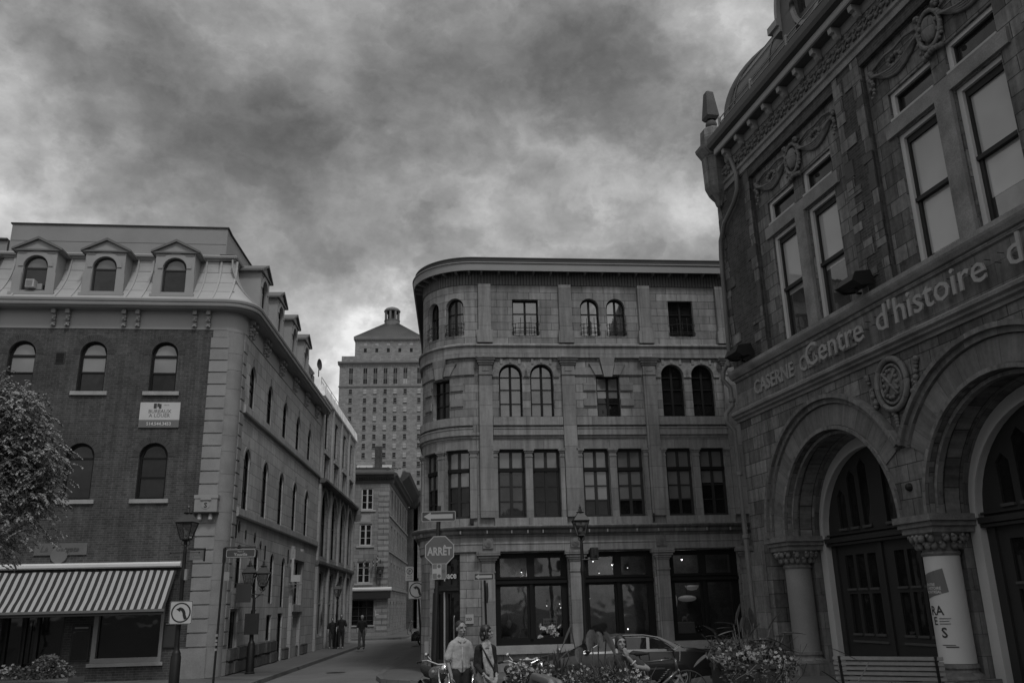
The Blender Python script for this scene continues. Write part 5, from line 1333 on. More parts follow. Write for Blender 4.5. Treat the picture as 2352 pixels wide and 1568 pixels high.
    for k in (2,4,6,8,10):
        i_,z_=ins(PI/2*k/14); mb.tube([(2.55+i_,.07-i_,z_),(5.6,.07-i_,z_)],.014,4); mb.tube([(2.48+i_,.05-i_,z_),(2.48+i_,-6,z_)],.014,4)
    mb.build('roof_seam','slate_rib',B)
    # round dormer
    dc=7.5; dz=17.45
    mb=MB(f); archring(mb,dc,dz,.72,1.35,.10,-1.8,a0=-.05,a1=PI+.05,n=22,h0=.95,h1=1.65); mb.box(dc-1.38,dc-.72,-1.8,.10,16.0,17.45); mb.box(dc+.72,dc+1.38,-1.8,.10,16.0,17.45); mb.box(dc-1.4,dc+1.4,-1.8,.1,15.7,16.3)
    dr=mb.build('dormer','painted_trim2',B,smooth=30)
    mb=MB(f); archring(mb,dc,dz,1.35,1.48,.22,-1.8,a0=0,a1=PI,n=22,h0=1.65,h1=1.78); archring(mb,dc,dz,.68,.80,.16,.08,a0=-PI,a1=PI,n=30,h0=.92,h1=1.05); 
    for s in (-1,1): mb.box(dc+s*1.35,dc+s*1.85,-1.0,.26,17.23,17.45); mb.box(dc+s*1.35,dc+s*1.70,-1.0,.18,17.05,17.23)
    mb.build('dormer_mould','painted_trim',dr,smooth=30)
    mb=MB(f); mb.panel([(dc+.70*math.cos(2*PI*k/24),dz+.93*math.sin(2*PI*k/24)) for k in range(24)],[],-.05,-.1,rev=False); mb.build('pane','glass_mid',dr)
    # corner bartizan with obelisk
    cu,coo=1.5,.10
    mb=MB(f); pr=[(0,13.9),(.10,13.95),(.14,14.1),(.30,14.3),(.40,14.55),(.42,15.6),(.46,15.65),(.58,15.85),(.60,15.95),(.50,15.98),(.42,16.0),(.40,16.3),(.38,16.6),(.30,16.68),(0,16.7)]
    mb.lathe((cu,coo,0),pr,8,a0=PI/8,a1=2*PI+PI/8); br=mb.build('bartizan','sandstone_smooth',B)
    mb=MB(f); mb.ball((cu,coo,16.86),.19,14); fb=mb.build('finial_ball','sandstone_dk',B,smooth=True)
    mb=MB(f); mb.lathe((cu,coo,17.03),[(0,0),(.22,.0),(.30,.10),(.17,1.02),(0,1.13)],4,a0=PI/4,a1=2*PI+PI/4); mb.build('obelisk','sandstone_dk',B)
    # end wall and body
    mb=MB(f); mb.box(1.195,1.25,-9,-.01,0,15.4); mb.build('end_wall','sandstone',B)
    mb=MB(f); mb.box(1.3,U1,-9,-1.6,0,15.7); mb.build('core','canvas_black',B)
    mb=MB(f); mb.box(1.3,U1,-1.6,-.52,6.6,15.7); mb.build('core','canvas_black',B)
    # downpipe
    mb=MB(f); x=1.08
    mb.tube([(1.95,.3,15.8),(2.2,.22,15.5),(2.6,.14,15.03),(2.82,.13,14.4),(2.78,.13,13.9),(2.5,.13,13.6),(1.75,.13,13.25),(1.4,.13,12.8),(1.3,.12,12.3),(1.2,.12,9.2),(x,.12,8.95),(x-.02,.30,8.65),(x-.03,.34,8.4),(x,.14,8.15),(x,.12,7.6),(x-.02,.34,7.35),(x-.02,.36,7.1),(x,.14,6.85),(x,.12,.3)],.07,10)
    for z in (8.8,7.7,5.5,3.7): mb.lathe((x,.12,z),[(.085,0),(.105,.01),(.105,.10),(.085,.11)],10)
    mb.build('downpipe','copper',B,smooth=40)
    # carved inscription
    mb=MB(f); mb.text('CASERNE  CENTRALE',2.30,7.64,.56,.02,.02,.010,sx=.93); mb.build('carved_inscription','letters_carved',B)
    # coat of arms between the arches
    mb=MB(f); e=lambda a,r,h:(8.375+r*math.cos(a),.07,6.42+h*math.sin(a))
    for (r,h,t) in ((.50,.56,.07),(.36,.42,.035)): mb.tube([e(2*PI*k/28,r,h) for k in range(29)],t,7)
    mb.build('coat_of_arms_rim','sandstone_smooth',B,smooth=True)
    mb=MB(f); mb.ball((8.375,.0,6.42),.34,14,(1,.35,1.2)); mb.tube([(8.15,.12,6.15),(8.6,.12,6.7)],.035,6); mb.tube([(8.6,.12,6.15),(8.15,.12,6.7)],.035,6)
    random.seed(4)
    for k in range(14):
        a_=2*PI*k/14; mb.ball((8.375+.22*math.cos(a_),.10,6.42+.30*math.sin(a_)),.05,6)
    for s in (-1,1):
        for k in range(16):
            t=random.random(); mb.ball((8.375+s*(.58+.30*t+.12*(1-t)*random.random()),.05,6.05+.75*t+random.uniform(-.06,.06)),random.uniform(.035,.075),6)
    for k in range(8): mb.ball((8.375+random.uniform(-.1,.1)*(1-k/9),.05,5.78-.07*k),.06-.003*k,6)
    mb.build('coat_of_arms','stone_carved',B,smooth=True)
    mb=MB(f); mb.ball((8.35,.02,4.2),.09,8); mb.build('iron_boss','iron',B)
    # ground step along the front
    return B
def xm5():
    plain('fascia_lt',.30,.55,.08,1.0)
    plain('letters_carved',.24,.85,.2,3,.2)
    blocks('voussoir',.17,.12,.07,.62,4.0,.006,nvar=.2,streak=.25,spots=.5,bump=.3,offs=0)
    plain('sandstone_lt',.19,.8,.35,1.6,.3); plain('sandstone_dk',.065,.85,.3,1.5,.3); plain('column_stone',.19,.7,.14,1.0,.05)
    plain('frame_casing',.46,.55,.06,1.0); plain('station_door',.018,.6,.15,1.5); plain('station_door_lt',.06,.6,.1,2); plain('gutter_dark',.035,.5,.2,1.0); plain('slate_metal',.075,.5,.22,.8,.05); plain('slate_rib',.06,.5,.15,1)
xm5()
fire_station()
def station_fittings():
    f=FR
    t=thing('standoff_lettering',"raised pale letters reading Centre d'histoire de Montreal fixed in front of the carved band",'sign',f(5.3,.15,7.62),f.rz)
    mb=MB(f)
    mb.text("Centre",5.28,7.62,.82,.15,.02,.004,sx=1.06); mb.text("d'histoire",8.25,7.62,.82,.15,.02,.004,sx=1.10); mb.text("de Montréal",12.15,7.62,.82,.15,.02,.004,sx=1.0); mb.build('letters','letters',t)
    mb=MB(f); u=5.4
    while u<12.5: mb.tube([(u,.0,7.85),(u,.14,7.85)],.008,4); mb.tube([(u+.1,.0,8.0),(u+.1,.14,8.0)],.008,4); u+=.34
    mb.build('pins','iron',t)
    for i,(u,lab) in enumerate(((2.2,'dark floodlight on the ledge at the corner of the fire station'),(7.95,'dark floodlight on the ledge between the two pairs of tall windows'))):
        t=thing('floodlight',lab,'floodlight',f(u,.28,8.66),f.rz,'floodlights on the fire station ledge')
        mb=MB(ID); mb.tube([(0,-.1,0),(0,0,.0),(0,.02,.18)],.035,6); mb.build('bracket','iron',t)
        mb=MB(ID); mb.prism([(-.22,.16),(.12,.10),(.30,.20),(.22,.36),(-.14,.42)],-.36,.36); mb.build('housing','plastic_black',t,bevel=.03)
    t=thing('column_banner','tall white banner with a grey square and dark letters wrapped round the second arcade column','banner',f(8.375,-.45,.7),f.rz)
    cx,cy=8.375,-.45
    def wrap(u0,u1,z0,z1,r,mat,name,nn=24):
        mb=MB(f)
        for k in range(nn):
            a,b=u0+(u1-u0)*k/nn,u0+(u1-u0)*(k+1)/nn
            P=lambda a_,z:(cx+r*math.sin(a_),cy+r*math.cos(a_),z)
            mb.face([P(a,z0),P(b,z0),P(b,z1),P(a,z1)])
        return mb.build(name,mat,t,smooth=True)
    wrap(-2.4,2.4,.72,2.78,.347,'banner','cloth')
    # grey square turned a little, letters bent to the column
    def bent(mb,r,a0=0):
        mb.v=[(cx+r*math.sin(v[0]/r+a0),cy+r*math.cos(v[0]/r+a0)+0*v[1],v[2]) for v in mb.v]; return mb
    A0=0.0
    mb=MB(f)
    for i in range(6):
        for k in range(6):
            def Q(x,z): 
                x,z=x-.5,z-.5; return (.06+.54*(x-z*.10),0,2.24+.46*(z+x*.28))
            mb.face([Q(i/6,k/6),Q((i+1)/6,k/6),Q((i+1)/6,(k+1)/6),Q(i/6,(k+1)/6)])
    bent(mb,.351,A0); mb.build('grey_square','text_grey',t)
    mb=MB(f); mb.text('RA',-.115,1.64,.25,0,0,.004); mb.text('E',-.07,1.45,.22,0,0,.003); mb.text('S',.09,1.21,.27,0,0,.006); bent(mb,.353,A0); mb.build('lettering','text_dark',t)
    mb=MB(f)
    for k,w_ in enumerate((.24,.20,.22)): [mb.box(.08+.02*j,.1+.02*j,0,.0005,1.56-.05*k,1.575-.05*k) for j in range(int(w_/.02))]
    [mb.box(.07+.02*j,.09+.02*j,0,.0005,1.06,1.075) for j in range(13)]; [mb.box(.14+.02*j,.16+.02*j,0,.0005,1.02,1.045) for j in range(12)]
    bent(mb,.352,A0); mb.build('small_print','text_grey',t)
    mb=MB(f)
    for k,tx in enumerate(('CENTRE','D HISTOIRE','MONTREAL')): mb.text(tx,-.17,2.20-.072*k,.075,0,0,.0015)
    bent(mb,.3535,A0); mb.build('square_print','sign_lt',t)
station_fittings()
# ================================================================== ground
def ground():
    def sheet(name,pts,z,mat,kind='structure',down=None):
        bm=bmesh.new(); vs=[bm.verts.new((x,y,z)) for x,y in pts]; tri=tessellate_polygon([[Vector((x,y,0)) for x,y in pts]])
        for t in tri: bm.faces.new([vs[i] for i in t])
        if down is not None:
            lo=[bm.verts.new((x,y,down)) for x,y in pts]; n=len(pts)
            for i in range(n): bm.faces.new([vs[i],vs[(i+1)%n],lo[(i+1)%n],lo[i]])
        bmesh.ops.recalc_face_normals(bm,faces=bm.faces)
        me=bpy.data.meshes.new(name); bm.to_mesh(me); bm.free()
        o=link_mesh(name,me,mat); o['kind']=kind; return o
    S=1500
    sheet('ground',[(-S,-S),(S,-S),(S,S),(-S,S)],-.14,'ground_far')
    sheet('road',[(-60,-10),(40,-10),(40,64),(3,75),(3,200),(-12,200),(-12,72),(-60,76)],-.12,'asphalt')
    # left pavement along the mansard building, kerbed
    L=[(-60,25.2),(-9.6,24.2),(-8.4,24.6),(-8.02,26.0),(-8.03,27.5),(-9.5,56.3),(-9.9,57.5),(-11.0,58.2),(-60,60)]
    sheet('pavement',L,0.0,'pavement',down=-.119)
    def kerb(name,pts,closed=False):
        mb=MB(lambda u,o,z:(u,o,z)); n=len(pts)
        for i in range(n-1):
            a,b=Vector(pts[i]).to_3d(),Vector(pts[i+1]).to_3d(); d=(b-a).normalized(); nn=Vector((d.y,-d.x,0))
            q=lambda p,w,z:(p.x+nn.x*w,p.y+nn.y*w,z)
            # nosed kerb stones
            e=.0
            mb.face([q(a,.0,.006),q(b,.0,.006),q(b,-.15,.006),q(a,-.15,.006)]); mb.face([q(a,.012,-.118),q(b,.012,-.118),q(b,.0,.006),q(a,.0,.006)])
        o=mb.build(name,'kerb_stone'); o['kind']='structure'; return o
    kerb('kerb',[(-9.55,24.19),(-8.4,24.6),(-8.02,26.0),(-8.03,27.5),(-9.5,56.3),(-9.9,57.5)])
    # pavement round the corner building
    c=FC(-.0,-RC,0)
    P=[FC(14,2.0,0)[:2],FC(.2,2.3,0)[:2],(-3.2,26.9),(-4.2,27.8),(-4.55,29.2),(-4.75,32),(-5.6,50),(-5.6,60),(3,60),(20,60),FC(14,-2,0)[:2]]
    sheet('pavement',P,0.0,'pavement',down=-.119)
    kerb('kerb',[p for p in P[:8]][::-1])
    # far side of the crossing
    P=[(-60,66),(-10.9,66.6),(-8.7,67.4),(-8.5,69),(-9.6,90),(-11.0,140),(-60,140)]
    sheet('pavement',P,0.0,'pavement',down=-.119); kerb('kerb',P[:6])
    P=[(-3.0,68),(-3.9,70),(-5.6,96),(-6.8,140),(20,140),(20,66)]
    sheet('pavement',P,0.0,'pavement',down=-.119); kerb('kerb',[P[5]]+P[:4]) if False else None
    # the paved square on this side, with the fire station on it
    P=[(-60,-10),(40,-10),(40,30),(11,30.5),(6.6,27.5),(5.0,20.2),(-1.5,19.3),(-4.5,18.6),(-60,16.5)]
    sheet('square',P,0.0,'pavement',down=-.119)
    kerb('kerb',[(-30,17.47),(-4.5,18.6),(-1.5,19.3),(5.0,20.2),(6.6,27.5),(11,30.5)][::-1])
    st=[FR(u,o,0)[:2] for u,o in ((0.9,-1.3),(21,-1.3),(21,1.5),(0.9,1.5))]
    o=sheet('step',st,.15,'kerb_stone',down=0.0)
    # painted marks
    def mark(name,pts): sheet(name,pts,-.112,'road_paint')
    mark('road_marking',[(-8.6,56.6),(-8.3,56.6),(-4.6,58.4),(-4.9,58.6)]); mark('road_marking',[(-9.4,61.0),(-5.0,61.6),(-5.0,61.8),(-9.4,61.2)])
    mark('road_marking',[(-3.9,26.4),(-3.3,26.1),(-3.25,26.2),(-3.85,26.5)])
    # manhole lid and tar seams
    mb=MB(lambda u,o,z:(u,o,z)); mb.lathe((-6.6,33.0,-.115),[(0,.003),(.33,.003),(.35,0)],20); o=mb.build('manhole_cover','iron'); tag(o,'round iron manhole cover in the roadway','manhole cover')
def xm6():
    plain('road_paint',.20,.8,.3,6)
xm6(); ground()
# ================================================================== street furniture
def lantern(root,x,y,z,s=1.0,par=None):
    """four sided tapering lantern, base at z"""
    def q(r,h): return [(x+r*a,y+r*b,z+h*s) for a,b in ((-1,-1),(1,-1),(1,1),(-1,1))]
    fr=MB(ID); w0,w1=.12*s,.235*s
    A,Bq=q(w0,0),q(w1,.46)
    for i in range(4): fr.tube([A[i],Bq[i]],.014*s,5); fr.tube([A[i],A[(i+1)%4]],.016*s,5); fr.tube([Bq[i],Bq[(i+1)%4]],.02*s,5)
    fr.lathe((x,y,z),[(.0,-.02*s),(.13*s,0),(.05*s,-.08*s),(.03*s,-.16*s),(.05*s,-.2*s)],8)
    for i in range(4):
        a=PI/2*i+.78; fr.tube([(x+.02*math.cos(a),y+.02*math.sin(a),z-.2*s),(x+.13*s*math.cos(a),y+.13*s*math.sin(a),z-.12*s),(x+.09*s*math.cos(a),y+.09*s*math.sin(a),z)],.01*s,5)
    lf=fr.build('lantern_frame','iron',root)
    g_=MB(ID)
    A,Bq=q(w0*.96,.01),q(w1*.96,.455)
    for i in range(4): g_.face([A[i],A[(i+1)%4],Bq[(i+1)%4],Bq[i]])
    g_.build('glass','lantern_glass',lf)
    b=MB(ID); b.ball((x,y,z+.17*s),.065*s,8,(1,1,1.5)); b.build('bulb','bulb_glass',lf,smooth=True)
    r=MB(ID); C1=q(w1+.03*s,.47); D=q(.085*s,.72)
    for i in range(4): r.face([C1[i],C1[(i+1)%4],D[(i+1)%4],D[i]])
    r.face(C1)
    r.lathe((x,y,z),[(.12*s,.72*s),(.14*s,.745*s),(.06*s,.77*s),(.05*s,.85*s),(.03*s,.87*s),(.045*s,.90*s),(.02*s,.94*s),(.0,1.02*s)],8)
    r.build('lantern_roof','iron_lit',lf)
def post(root,h,base=True,arms=None):
    mb=MB(ID)
    pr=[(.0,0),(.17,0),(.17,.05),(.14,.07),(.135,.9),(.115,.94),(.12,.98),(.10,1.02),(.075,1.08),(.07,1.15),(.062,1.3),(.056,h-1.2),(.07,h-1.1),(.075,h-1.0),(.055,h-.9),(.048,h-.35),(.05,h-.3),(.03,h-.2),(.03,h)]
    mb.lathe((0,0,0),pr,12)
    if arms: mb.tube([(-arms,0,h-.35),(arms,0,h-.35)],.014,6); mb.ball((-arms,0,h-.35),.025,6); mb.ball((arms,0,h-.35),.025,6)
    mb.build('post','iron',root,smooth=40)
def furniture():
    t=thing('street_lamp','black street lamp with one lantern and a ladder bar before the stone quoins','street lamp',(-9.42,25.1,0),-.05,'old lantern street lamps')
    post(t,4.02,arms=.42); lantern(t,0,0,4.04,1.0)
    mb=MB(ID); mb.box(.06,.13,-.02,.06,2.92,3.22); mb.build('sticker_box','frame_pale',t)
    t=thing('street_name_sign','small dark street name panel hung from the left street lamp','sign',(-9.33,25.1,3.42),-.05)
    mb=MB(ID); mb.tube([(0,0,.36),(.5,0,.34)],.02,6); mb.box(.46,.50,-.02,.02,.0,.36); mb.build('bracket','iron',t)
    mb=MB(ID); mb.box(.06,.44,-.01,.015,.04,.30); mb.build('panel','sign_grey',t); mb=MB(ID); mb.text('RUE',.25,.20,.06,.017,.001,0,'CENTER'); mb.text('St-PIERRE',.25,.09,.075,.017,.001,0,'CENTER',sx=.8); mb.box(.08,.42,.016,.018,.272,.28); mb.box(.08,.42,.016,.018,.055,.062); mb.build('lettering','frame_pale',t)
    def turn_sign(name,lab,loc,rz,s=.60,pole=None):
        t=thing(name,lab,'traffic sign',loc,rz,'square left turn signs')
        mb=MB(ID); h=s/2; mb.panel(rr(h,h,.04),[],.006,-.006,back=True); mb.build('plate','sign_white',t)
        mb=MB(ID); archring(mb,0,0,h*.74,h*.86,.009,.006,a0=-PI,a1=PI,n=36)
        # bent arrow
        P=[(.13*s/.6,-.17*s/.6)]; 
        mb2=[]
        for k in range(9): a=PI*.02+PI*.56*k/8; P.append((-.04*s+.20*s*math.cos(a)*.95,-.13*s+.30*s*math.sin(a)*.95))
        w_=.036*s/.6*1.1
        L=[];Rr=[]
        for i,p in enumerate(P):
            q=P[min(i+1,len(P)-1)]; o=P[max(i-1,0)]; d=Vector((q[0]-o[0],q[1]-o[1])).normalized(); L.append((p[0]-d.y*w_,p[1]+d.x*w_)); Rr.append((p[0]+d.y*w_,p[1]-d.x*w_))
        for i in range(len(P)-1): mb.panel([Rr[i],Rr[i+1],L[i+1],L[i]],[],.009,.006)
        e=P[-1]; mb.panel([(e[0]-.13*s,e[1]-.0*s),(e[0]+.06*s,e[1]-.125*s),(e[0]+.02*s,e[1]-.0),(e[0]+.09*s,e[1]+.10*s)],[],.009,.006)
        mb.build('symbol','sign_black',t); 
        mb=MB(ID); mb.panel(rr(h-.005,h-.005,.035),[rr(h-.02,h-.02,.03)],.008,.006); mb.build('border','sign_black',t)
        return t
    turn_sign('turn_sign','large square left turn sign fixed to the left street lamp',(-9.33,24.95,2.05),.06,.62)
    # double lantern lamp
    t=thing('street_lamp','black street lamp with two lanterns and a dark notice box on its post','street lamp',(-9.28,31.6,0),.1,'old lantern street lamps')
    post(t,2.75); lantern(t,-.21,0,2.92,.92); lantern(t,.22,-.25,2.90,.92)
    mb=MB(ID); mb.tube([(-.21,0,2.78),(-.15,0,2.6),(0,0,2.45),(.15,-.15,2.6),(.22,-.25,2.76)],.025,6); mb.tube([(-.3,0,2.62),(.3,-.1,2.62)],.02,6); mb.build('arms','iron',t)
    mb=MB(ID); mb.box(-.25,.22,.05,.16,1.28,1.98); mb.build('notice_box','plastic_black',t)
    # wayfinding pole and place name sign
    t=thing('name_sign_pole','slim dark pole leaning slightly with a wide place name sign','street sign',(-8.98,27.0,0),0)
    mb=MB(ID); mb.tube([(0,0,0),(.06,0,3.9)],.035,8); mb.box(.02,.1,-.04,.04,3.48,3.9); mb.tube([(.05,0,3.92),(1.0,0,3.92)],.02,6); mb.build('pole','iron',t)
    mb=MB(ID); mb.panel(rr2(.10,1.02,3.60,3.88,.05),[],.012,-.012,back=True); pn=mb.build('name_panel','sign_grey_dk',t)
    mb=MB(ID); mb.panel(rr2(.12,1.0,3.62,3.86,.04),[rr2(.135,.985,3.635,3.845,.035)],.015,.012); mb.text("Place d'",.56,3.775,.065,.014,.001,0,'CENTER'); mb.text('Youville',.56,3.665,.125,.014,.001,.002,'CENTER'); mb.build('lettering','frame_light',pn)
    mb=MB(ID)
    for z in (1.35,1.2,1.1,.95): mb.box(-.02,.05,.03,.05,z,z+.07)
    mb.box(.1,.26,.0,.02,2.95,3.2); mb.build('stickers','frame_pale',t)
    # far lamp
    t=thing('street_lamp','distant black street lamp on the left pavement beside the two standing people','street lamp',(-10.15,50.5,0),.1,'old lantern street lamps')
    post(t,2.75); lantern(t,0,0,2.75,.85)
    t=thing('parking_sign','pale no parking sign on the stone pier beside the distant lamp','traffic sign',FS(20.2,.06,1.6),FS.rz)
    mb=MB(ID); mb.box(-.25,.25,0,.02,0,.75); mb.build('plate','sign_grey',t); mb=MB(ID); archring(mb,0,.5,.12,.16,.024,.02,-PI,PI,20); mb.build('symbol','sign_black',t)
    # wall lantern at the bistro
    t=thing('wall_lantern','black wall lantern between the casement windows and the quoins of the bistro','street lamp',FM(-.62,.45,3.9),FM.rz,'old lantern street lamps')
    mb=MB(ID); mb.tube([(0,0,.55),(0,0,.1),(0,-.45,.0)],.035,6); mb.tube([(-.35,0,.62),(.3,0,.62)],.015,5); mb.build('bracket','iron',t); lantern(t,0,0,.85,1.15)
    # centre lamp in front of the shop
    t=thing('street_lamp','tall black street lamp standing in front of the glazed shop front','street lamp',(1.92,26.3,0),.12,'old lantern street lamps')
    post(t,4.0,arms=.0); lantern(t,0,0,3.97,.92)
    t=thing('projector_box','black louvred projector on a bracket of the lamp in front of the shop','spotlight',(2.28,26.3,3.25),.12)
    mb=MB(ID); mb.box(-.11,.11,-.12,.12,.06,.36); mb.build('housing','plastic_black',t,bevel=.01)
    mb=MB(ID); mb.tube([(-.36,0,.02),(.14,0,.03)],.02,6); mb.build('bracket','iron',t); mb=MB(ID); 
    for k in range(4): mb.lathe((0.02,.12,.13+.055*k),[(.05,0),(.06,.02),(.03,.03)],10,axis='o')
    mb.build('louvre','frame_mid',t)
    # centre group of traffic signs
    t=thing('stop_sign_post','octagonal stop sign lettered ARRET on a thick post with a one way arrow above','traffic sign',(-1.62,18.3,0),0)
    mb=MB(ID); mb.tube([(-.10,-.06,-.0),(.0,-.05,4.05)],.045,10); mb.tube([(-.16,-.12,0),(-.09,-.11,2.3)],.035,8); mb.build('post','plastic_black',t,smooth=40)
    cx,cz=.02,3.13; Ro=.325
    oc=lambda R_: [(cx+R_*math.cos(PI/8+PI/4*k),cz+R_*math.sin(PI/8+PI/4*k)) for k in range(8)]
    mb=MB(ID); mb.panel(oc(Ro),[],.006,-.004,back=True); pl=mb.build('octagon','sign_red',t)
    mb=MB(ID); mb.panel(oc(Ro-.004),[oc(Ro-.022)],.009,.006); mb.text('ARRÊT',cx,cz-.085,.225,.009,.001,.007,'CENTER',sx=.74); mb.build('lettering','sign_pale',pl)
    mb=MB(ID); mb.panel(rr2(-.36,.36,3.72,3.94,.03),[],.006,-.004,back=True); pl=mb.build('arrow_plate','sign_black2',t)
    mb=MB(ID); mb.panel(rr2(-.355,.355,3.725,3.935,.028),[rr2(-.343,.343,3.737,3.923,.022)],.009,.006); mb.panel([(-.315,3.83),(-.165,3.745),(-.165,3.785),(.295,3.785),(.295,3.875),(-.165,3.875),(-.165,3.915)],[],.009,.006); mb.build('arrow','sign_pale',pl)
    mb=MB(ID); mb.panel(rr2(-.135,.165,2.56,2.88,.03),[],.012,.004,back=True); pl=mb.build('tab_plate','sign_tab',t)
    mb=MB(ID); mb.panel(rr2(-.132,.162,2.563,2.877,.028),[rr2(-.122,.152,2.573,2.867,.024)],.014,.012); mb.box(-.12,.05,.012,.0145,2.68,2.77); mb.box(-.035,.06,.012,.0143,2.58,2.86); mb.build('tab_marks','sign_pale',pl)
    mb=MB(ID)
    for (x,z) in ((.012,2.82),(.012,2.63),(.10,2.725)): mb.lathe((x,.0145,z),[(0,.002),(.036,.002),(.036,0)],8,axis='o')
    mb.build('tab_symbols','sign_red',pl)
    t=turn_sign('turn_sign','square left turn sign on its own leaning pole by the corner building',(-3.52,31.2,2.62),-.03,.60)
    mb=MB(ID); mb.tube([(.22,-.03,-2.62),(.02,-.03,.4)],.035,8); mb.build('pole','iron',t)
    mb=MB(ID); mb.panel(rr2(-.40,-.12,.32,.80,.02),[],-.02,-.03,back=True); pk=mb.build('parking_plate','sign_white',t)
    mb=MB(ID); archring(mb,-.26,.64,.085,.108,-.016,-.02,-PI,PI,20); mb.text('P',-.26,.57,.17,-.016,.001,.004,'CENTER'); mb.text('9h-17h',-.26,.45,.06,-.016,.001,0,'CENTER'); mb.text('LUN-VEN',-.26,.38,.05,-.016,.001,0,'CENTER'); mb.build('parking_marks','text_dark',pk)
    t=thing('one_way_sign','small one way arrow on a slim pole with a stop sign seen edge on','traffic sign',(-1.06,28.0,0),.05)
    mb=MB(ID); mb.tube([(.08,0,0),(.02,0,2.95)],.035,8); mb.build('pole','iron',t)
    mb=MB(ID); mb.panel(rr2(-.31,.31,2.80,3.02,.01),[],.05,.04,back=True); pl=mb.build('arrow_plate','sign_black2',t)
    mb=MB(ID); mb.panel(rr2(-.305,.305,2.805,3.015,.01),[rr2(-.292,.292,2.818,3.002,.01)],.053,.05); mb.panel([(-.275,2.91),(-.15,2.83),(-.15,2.868),(.25,2.868),(.25,2.952),(-.15,2.952),(-.15,2.99)],[],.053,.05); mb.build('arrow','sign_pale',pl)
    mb=MB(ID); 
    oc=[(.33*math.cos(PI/8+PI/4*k),2.42+.33*math.sin(PI/8+PI/4*k)) for k in range(8)]
    mb.face([(.09+.10*u,u*1.0,z) for u,z in oc]); mb.face([(.10+.10*u,u*1.0,z) for u,z in oc[::-1]]); mb.build('stop_plate','sign_grey_dk',t)
def rr(w_,h,r): return rr2(-w_,w_,-h,h,r)
def rr2(u0,u1,z0,z1,r):
    P=[]
    for cx,cz,a in ((u1-r,z1-r,0),(u0+r,z1-r,PI/2),(u0+r,z0+r,PI),(u1-r,z0+r,3*PI/2)):
        for k in range(5): P.append((cx+r*math.cos(a+PI/2*k/4),cz+r*math.sin(a+PI/2*k/4)))
    return P
def xm7():
    plain('iron_lit',.03,.4,.2,4,.05,metal=.3); plain('bulb_glass',.30,.3,.05,4); plain('sign_grey_dk',.045,.5,.05,2); plain('sign_pale',.30,.5,.06,3); plain('sign_black2',.035,.45,.05,2); plain('sign_tab',.12,.5,.05,2)
xm7(); furniture()
# ================================================================== organic shapes
def blob_mesh(parts,voxel=.012,smooth=2):
    """one continuous skin grown over tapered limbs: ('c',p,q,r1,r2) or ('e',centre,(rx,ry,rz))"""
    bm=bmesh.new()
    for p in parts:
        if p[0]=='c':
            a,b=Vector(p[1]),Vector(p[2]); r1,r2_=p[3],p[4]; sq=p[5] if len(p)>5 else 1.0
            t=b-a; L=max(t.length,1e-5); t.normalize(); x=t.cross(Vector((0,1,0)));
            if x.length<.1: x=t.cross(Vector((1,0,0)))
            x.normalize(); y=t.cross(x); n=10; rings=[]
            st=[(-1,0),(-.7,.71),(0,1)]+[(0,1)]+[(.7,.71),(1,0)]
            def ring(c,r): return [bm.verts.new(c+(x*math.cos(2*PI*k/n)+y*math.sin(2*PI*k/n)*sq)*r) for k in range(n)]
            rings=[ring(a-t*r1*.95,r1*.3),ring(a-t*r1*.6,r1*.8),ring(a,r1),ring(b,r2_),ring(b+t*r2_*.6,r2_*.8),ring(b+t*r2_*.95,r2_*.3)]
            for i in range(5):
                for k in range(n): bm.faces.new([rings[i][k],rings[i][(k+1)%n],rings[i+1][(k+1)%n],rings[i+1][k]])
            bm.faces.new(rings[0][::-1]); bm.faces.new(rings[-1])
        else:
            c=Vector(p[1]); r=p[2]
            m_=Matrix.Translation(c)@(Matrix.Rotation(p[3],4,p[4]) if len(p)>3 else Matrix.Identity(4))@Matrix.Diagonal((r[0],r[1],r[2],1))
            bmesh.ops.create_uvsphere(bm,u_segments=14,v_segments=10,radius=1,matrix=m_)
    me=bpy.data.meshes.new('b'); bm.to_mesh(me); bm.free()
    o=bpy.data.objects.new('b',me); COL.objects.link(o)
    md=o.modifiers.new('r','REMESH'); md.mode='VOXEL'; md.voxel_size=voxel; md.use_smooth_shade=True
    if smooth: ms=o.modifiers.new('s','SMOOTH'); ms.iterations=smooth; ms.factor=.5
    dg=bpy.context.evaluated_depsgraph_get(); dg.update()
    out=bpy.data.meshes.new_from_object(o.evaluated_get(dg)); bpy.data.objects.remove(o)
    out.polygons.foreach_set('use_smooth',[True]*len(out.polygons))
    return out
def head_parts(c,s=1.0,yaw=0.0,pitch=0.0):
    """c = centre of the head; face looks towards -y, turned by yaw"""
    cy,sy=math.cos(yaw),math.sin(yaw)
    def P(x,y,z): 
        y2=y*math.cos(pitch)-z*math.sin(pitch); z2=y*math.sin(pitch)+z*math.cos(pitch)
        return (c[0]+s*(x*cy-y2*sy),c[1]+s*(x*sy+y2*cy),c[2]+s*z2)
    pr=[('e',P(0,.012,.03),(.078*s,.092*s,.088*s),yaw,'Z'),('e',P(0,-.012,-.04),(.060*s,.072*s,.078*s),yaw,'Z'),('e',P(0,-.045,-.095),(.030*s,.028*s,.022*s)),
        ('c',P(0,-.082,.015),P(0,-.104,-.028),.010*s,.016*s),('e',P(0,-.082,-.062),(.024*s,.012*s,.008*s),yaw,'Z'),('e',P(0,-.080,-.074),(.020*s,.012*s,.008*s),yaw,'Z'),
        ('c',P(-.05,-.072,.032),P(.05,-.072,.032),.013*s,.013*s)]
    for q in (-1,1): pr+=[('e',P(q*.08,.012,-.01),(.012*s,.022*s,.034*s),yaw,'Z'),('e',P(q*.038,-.06,-.03),(.022*s,.02*s,.018*s))]
    return pr,P
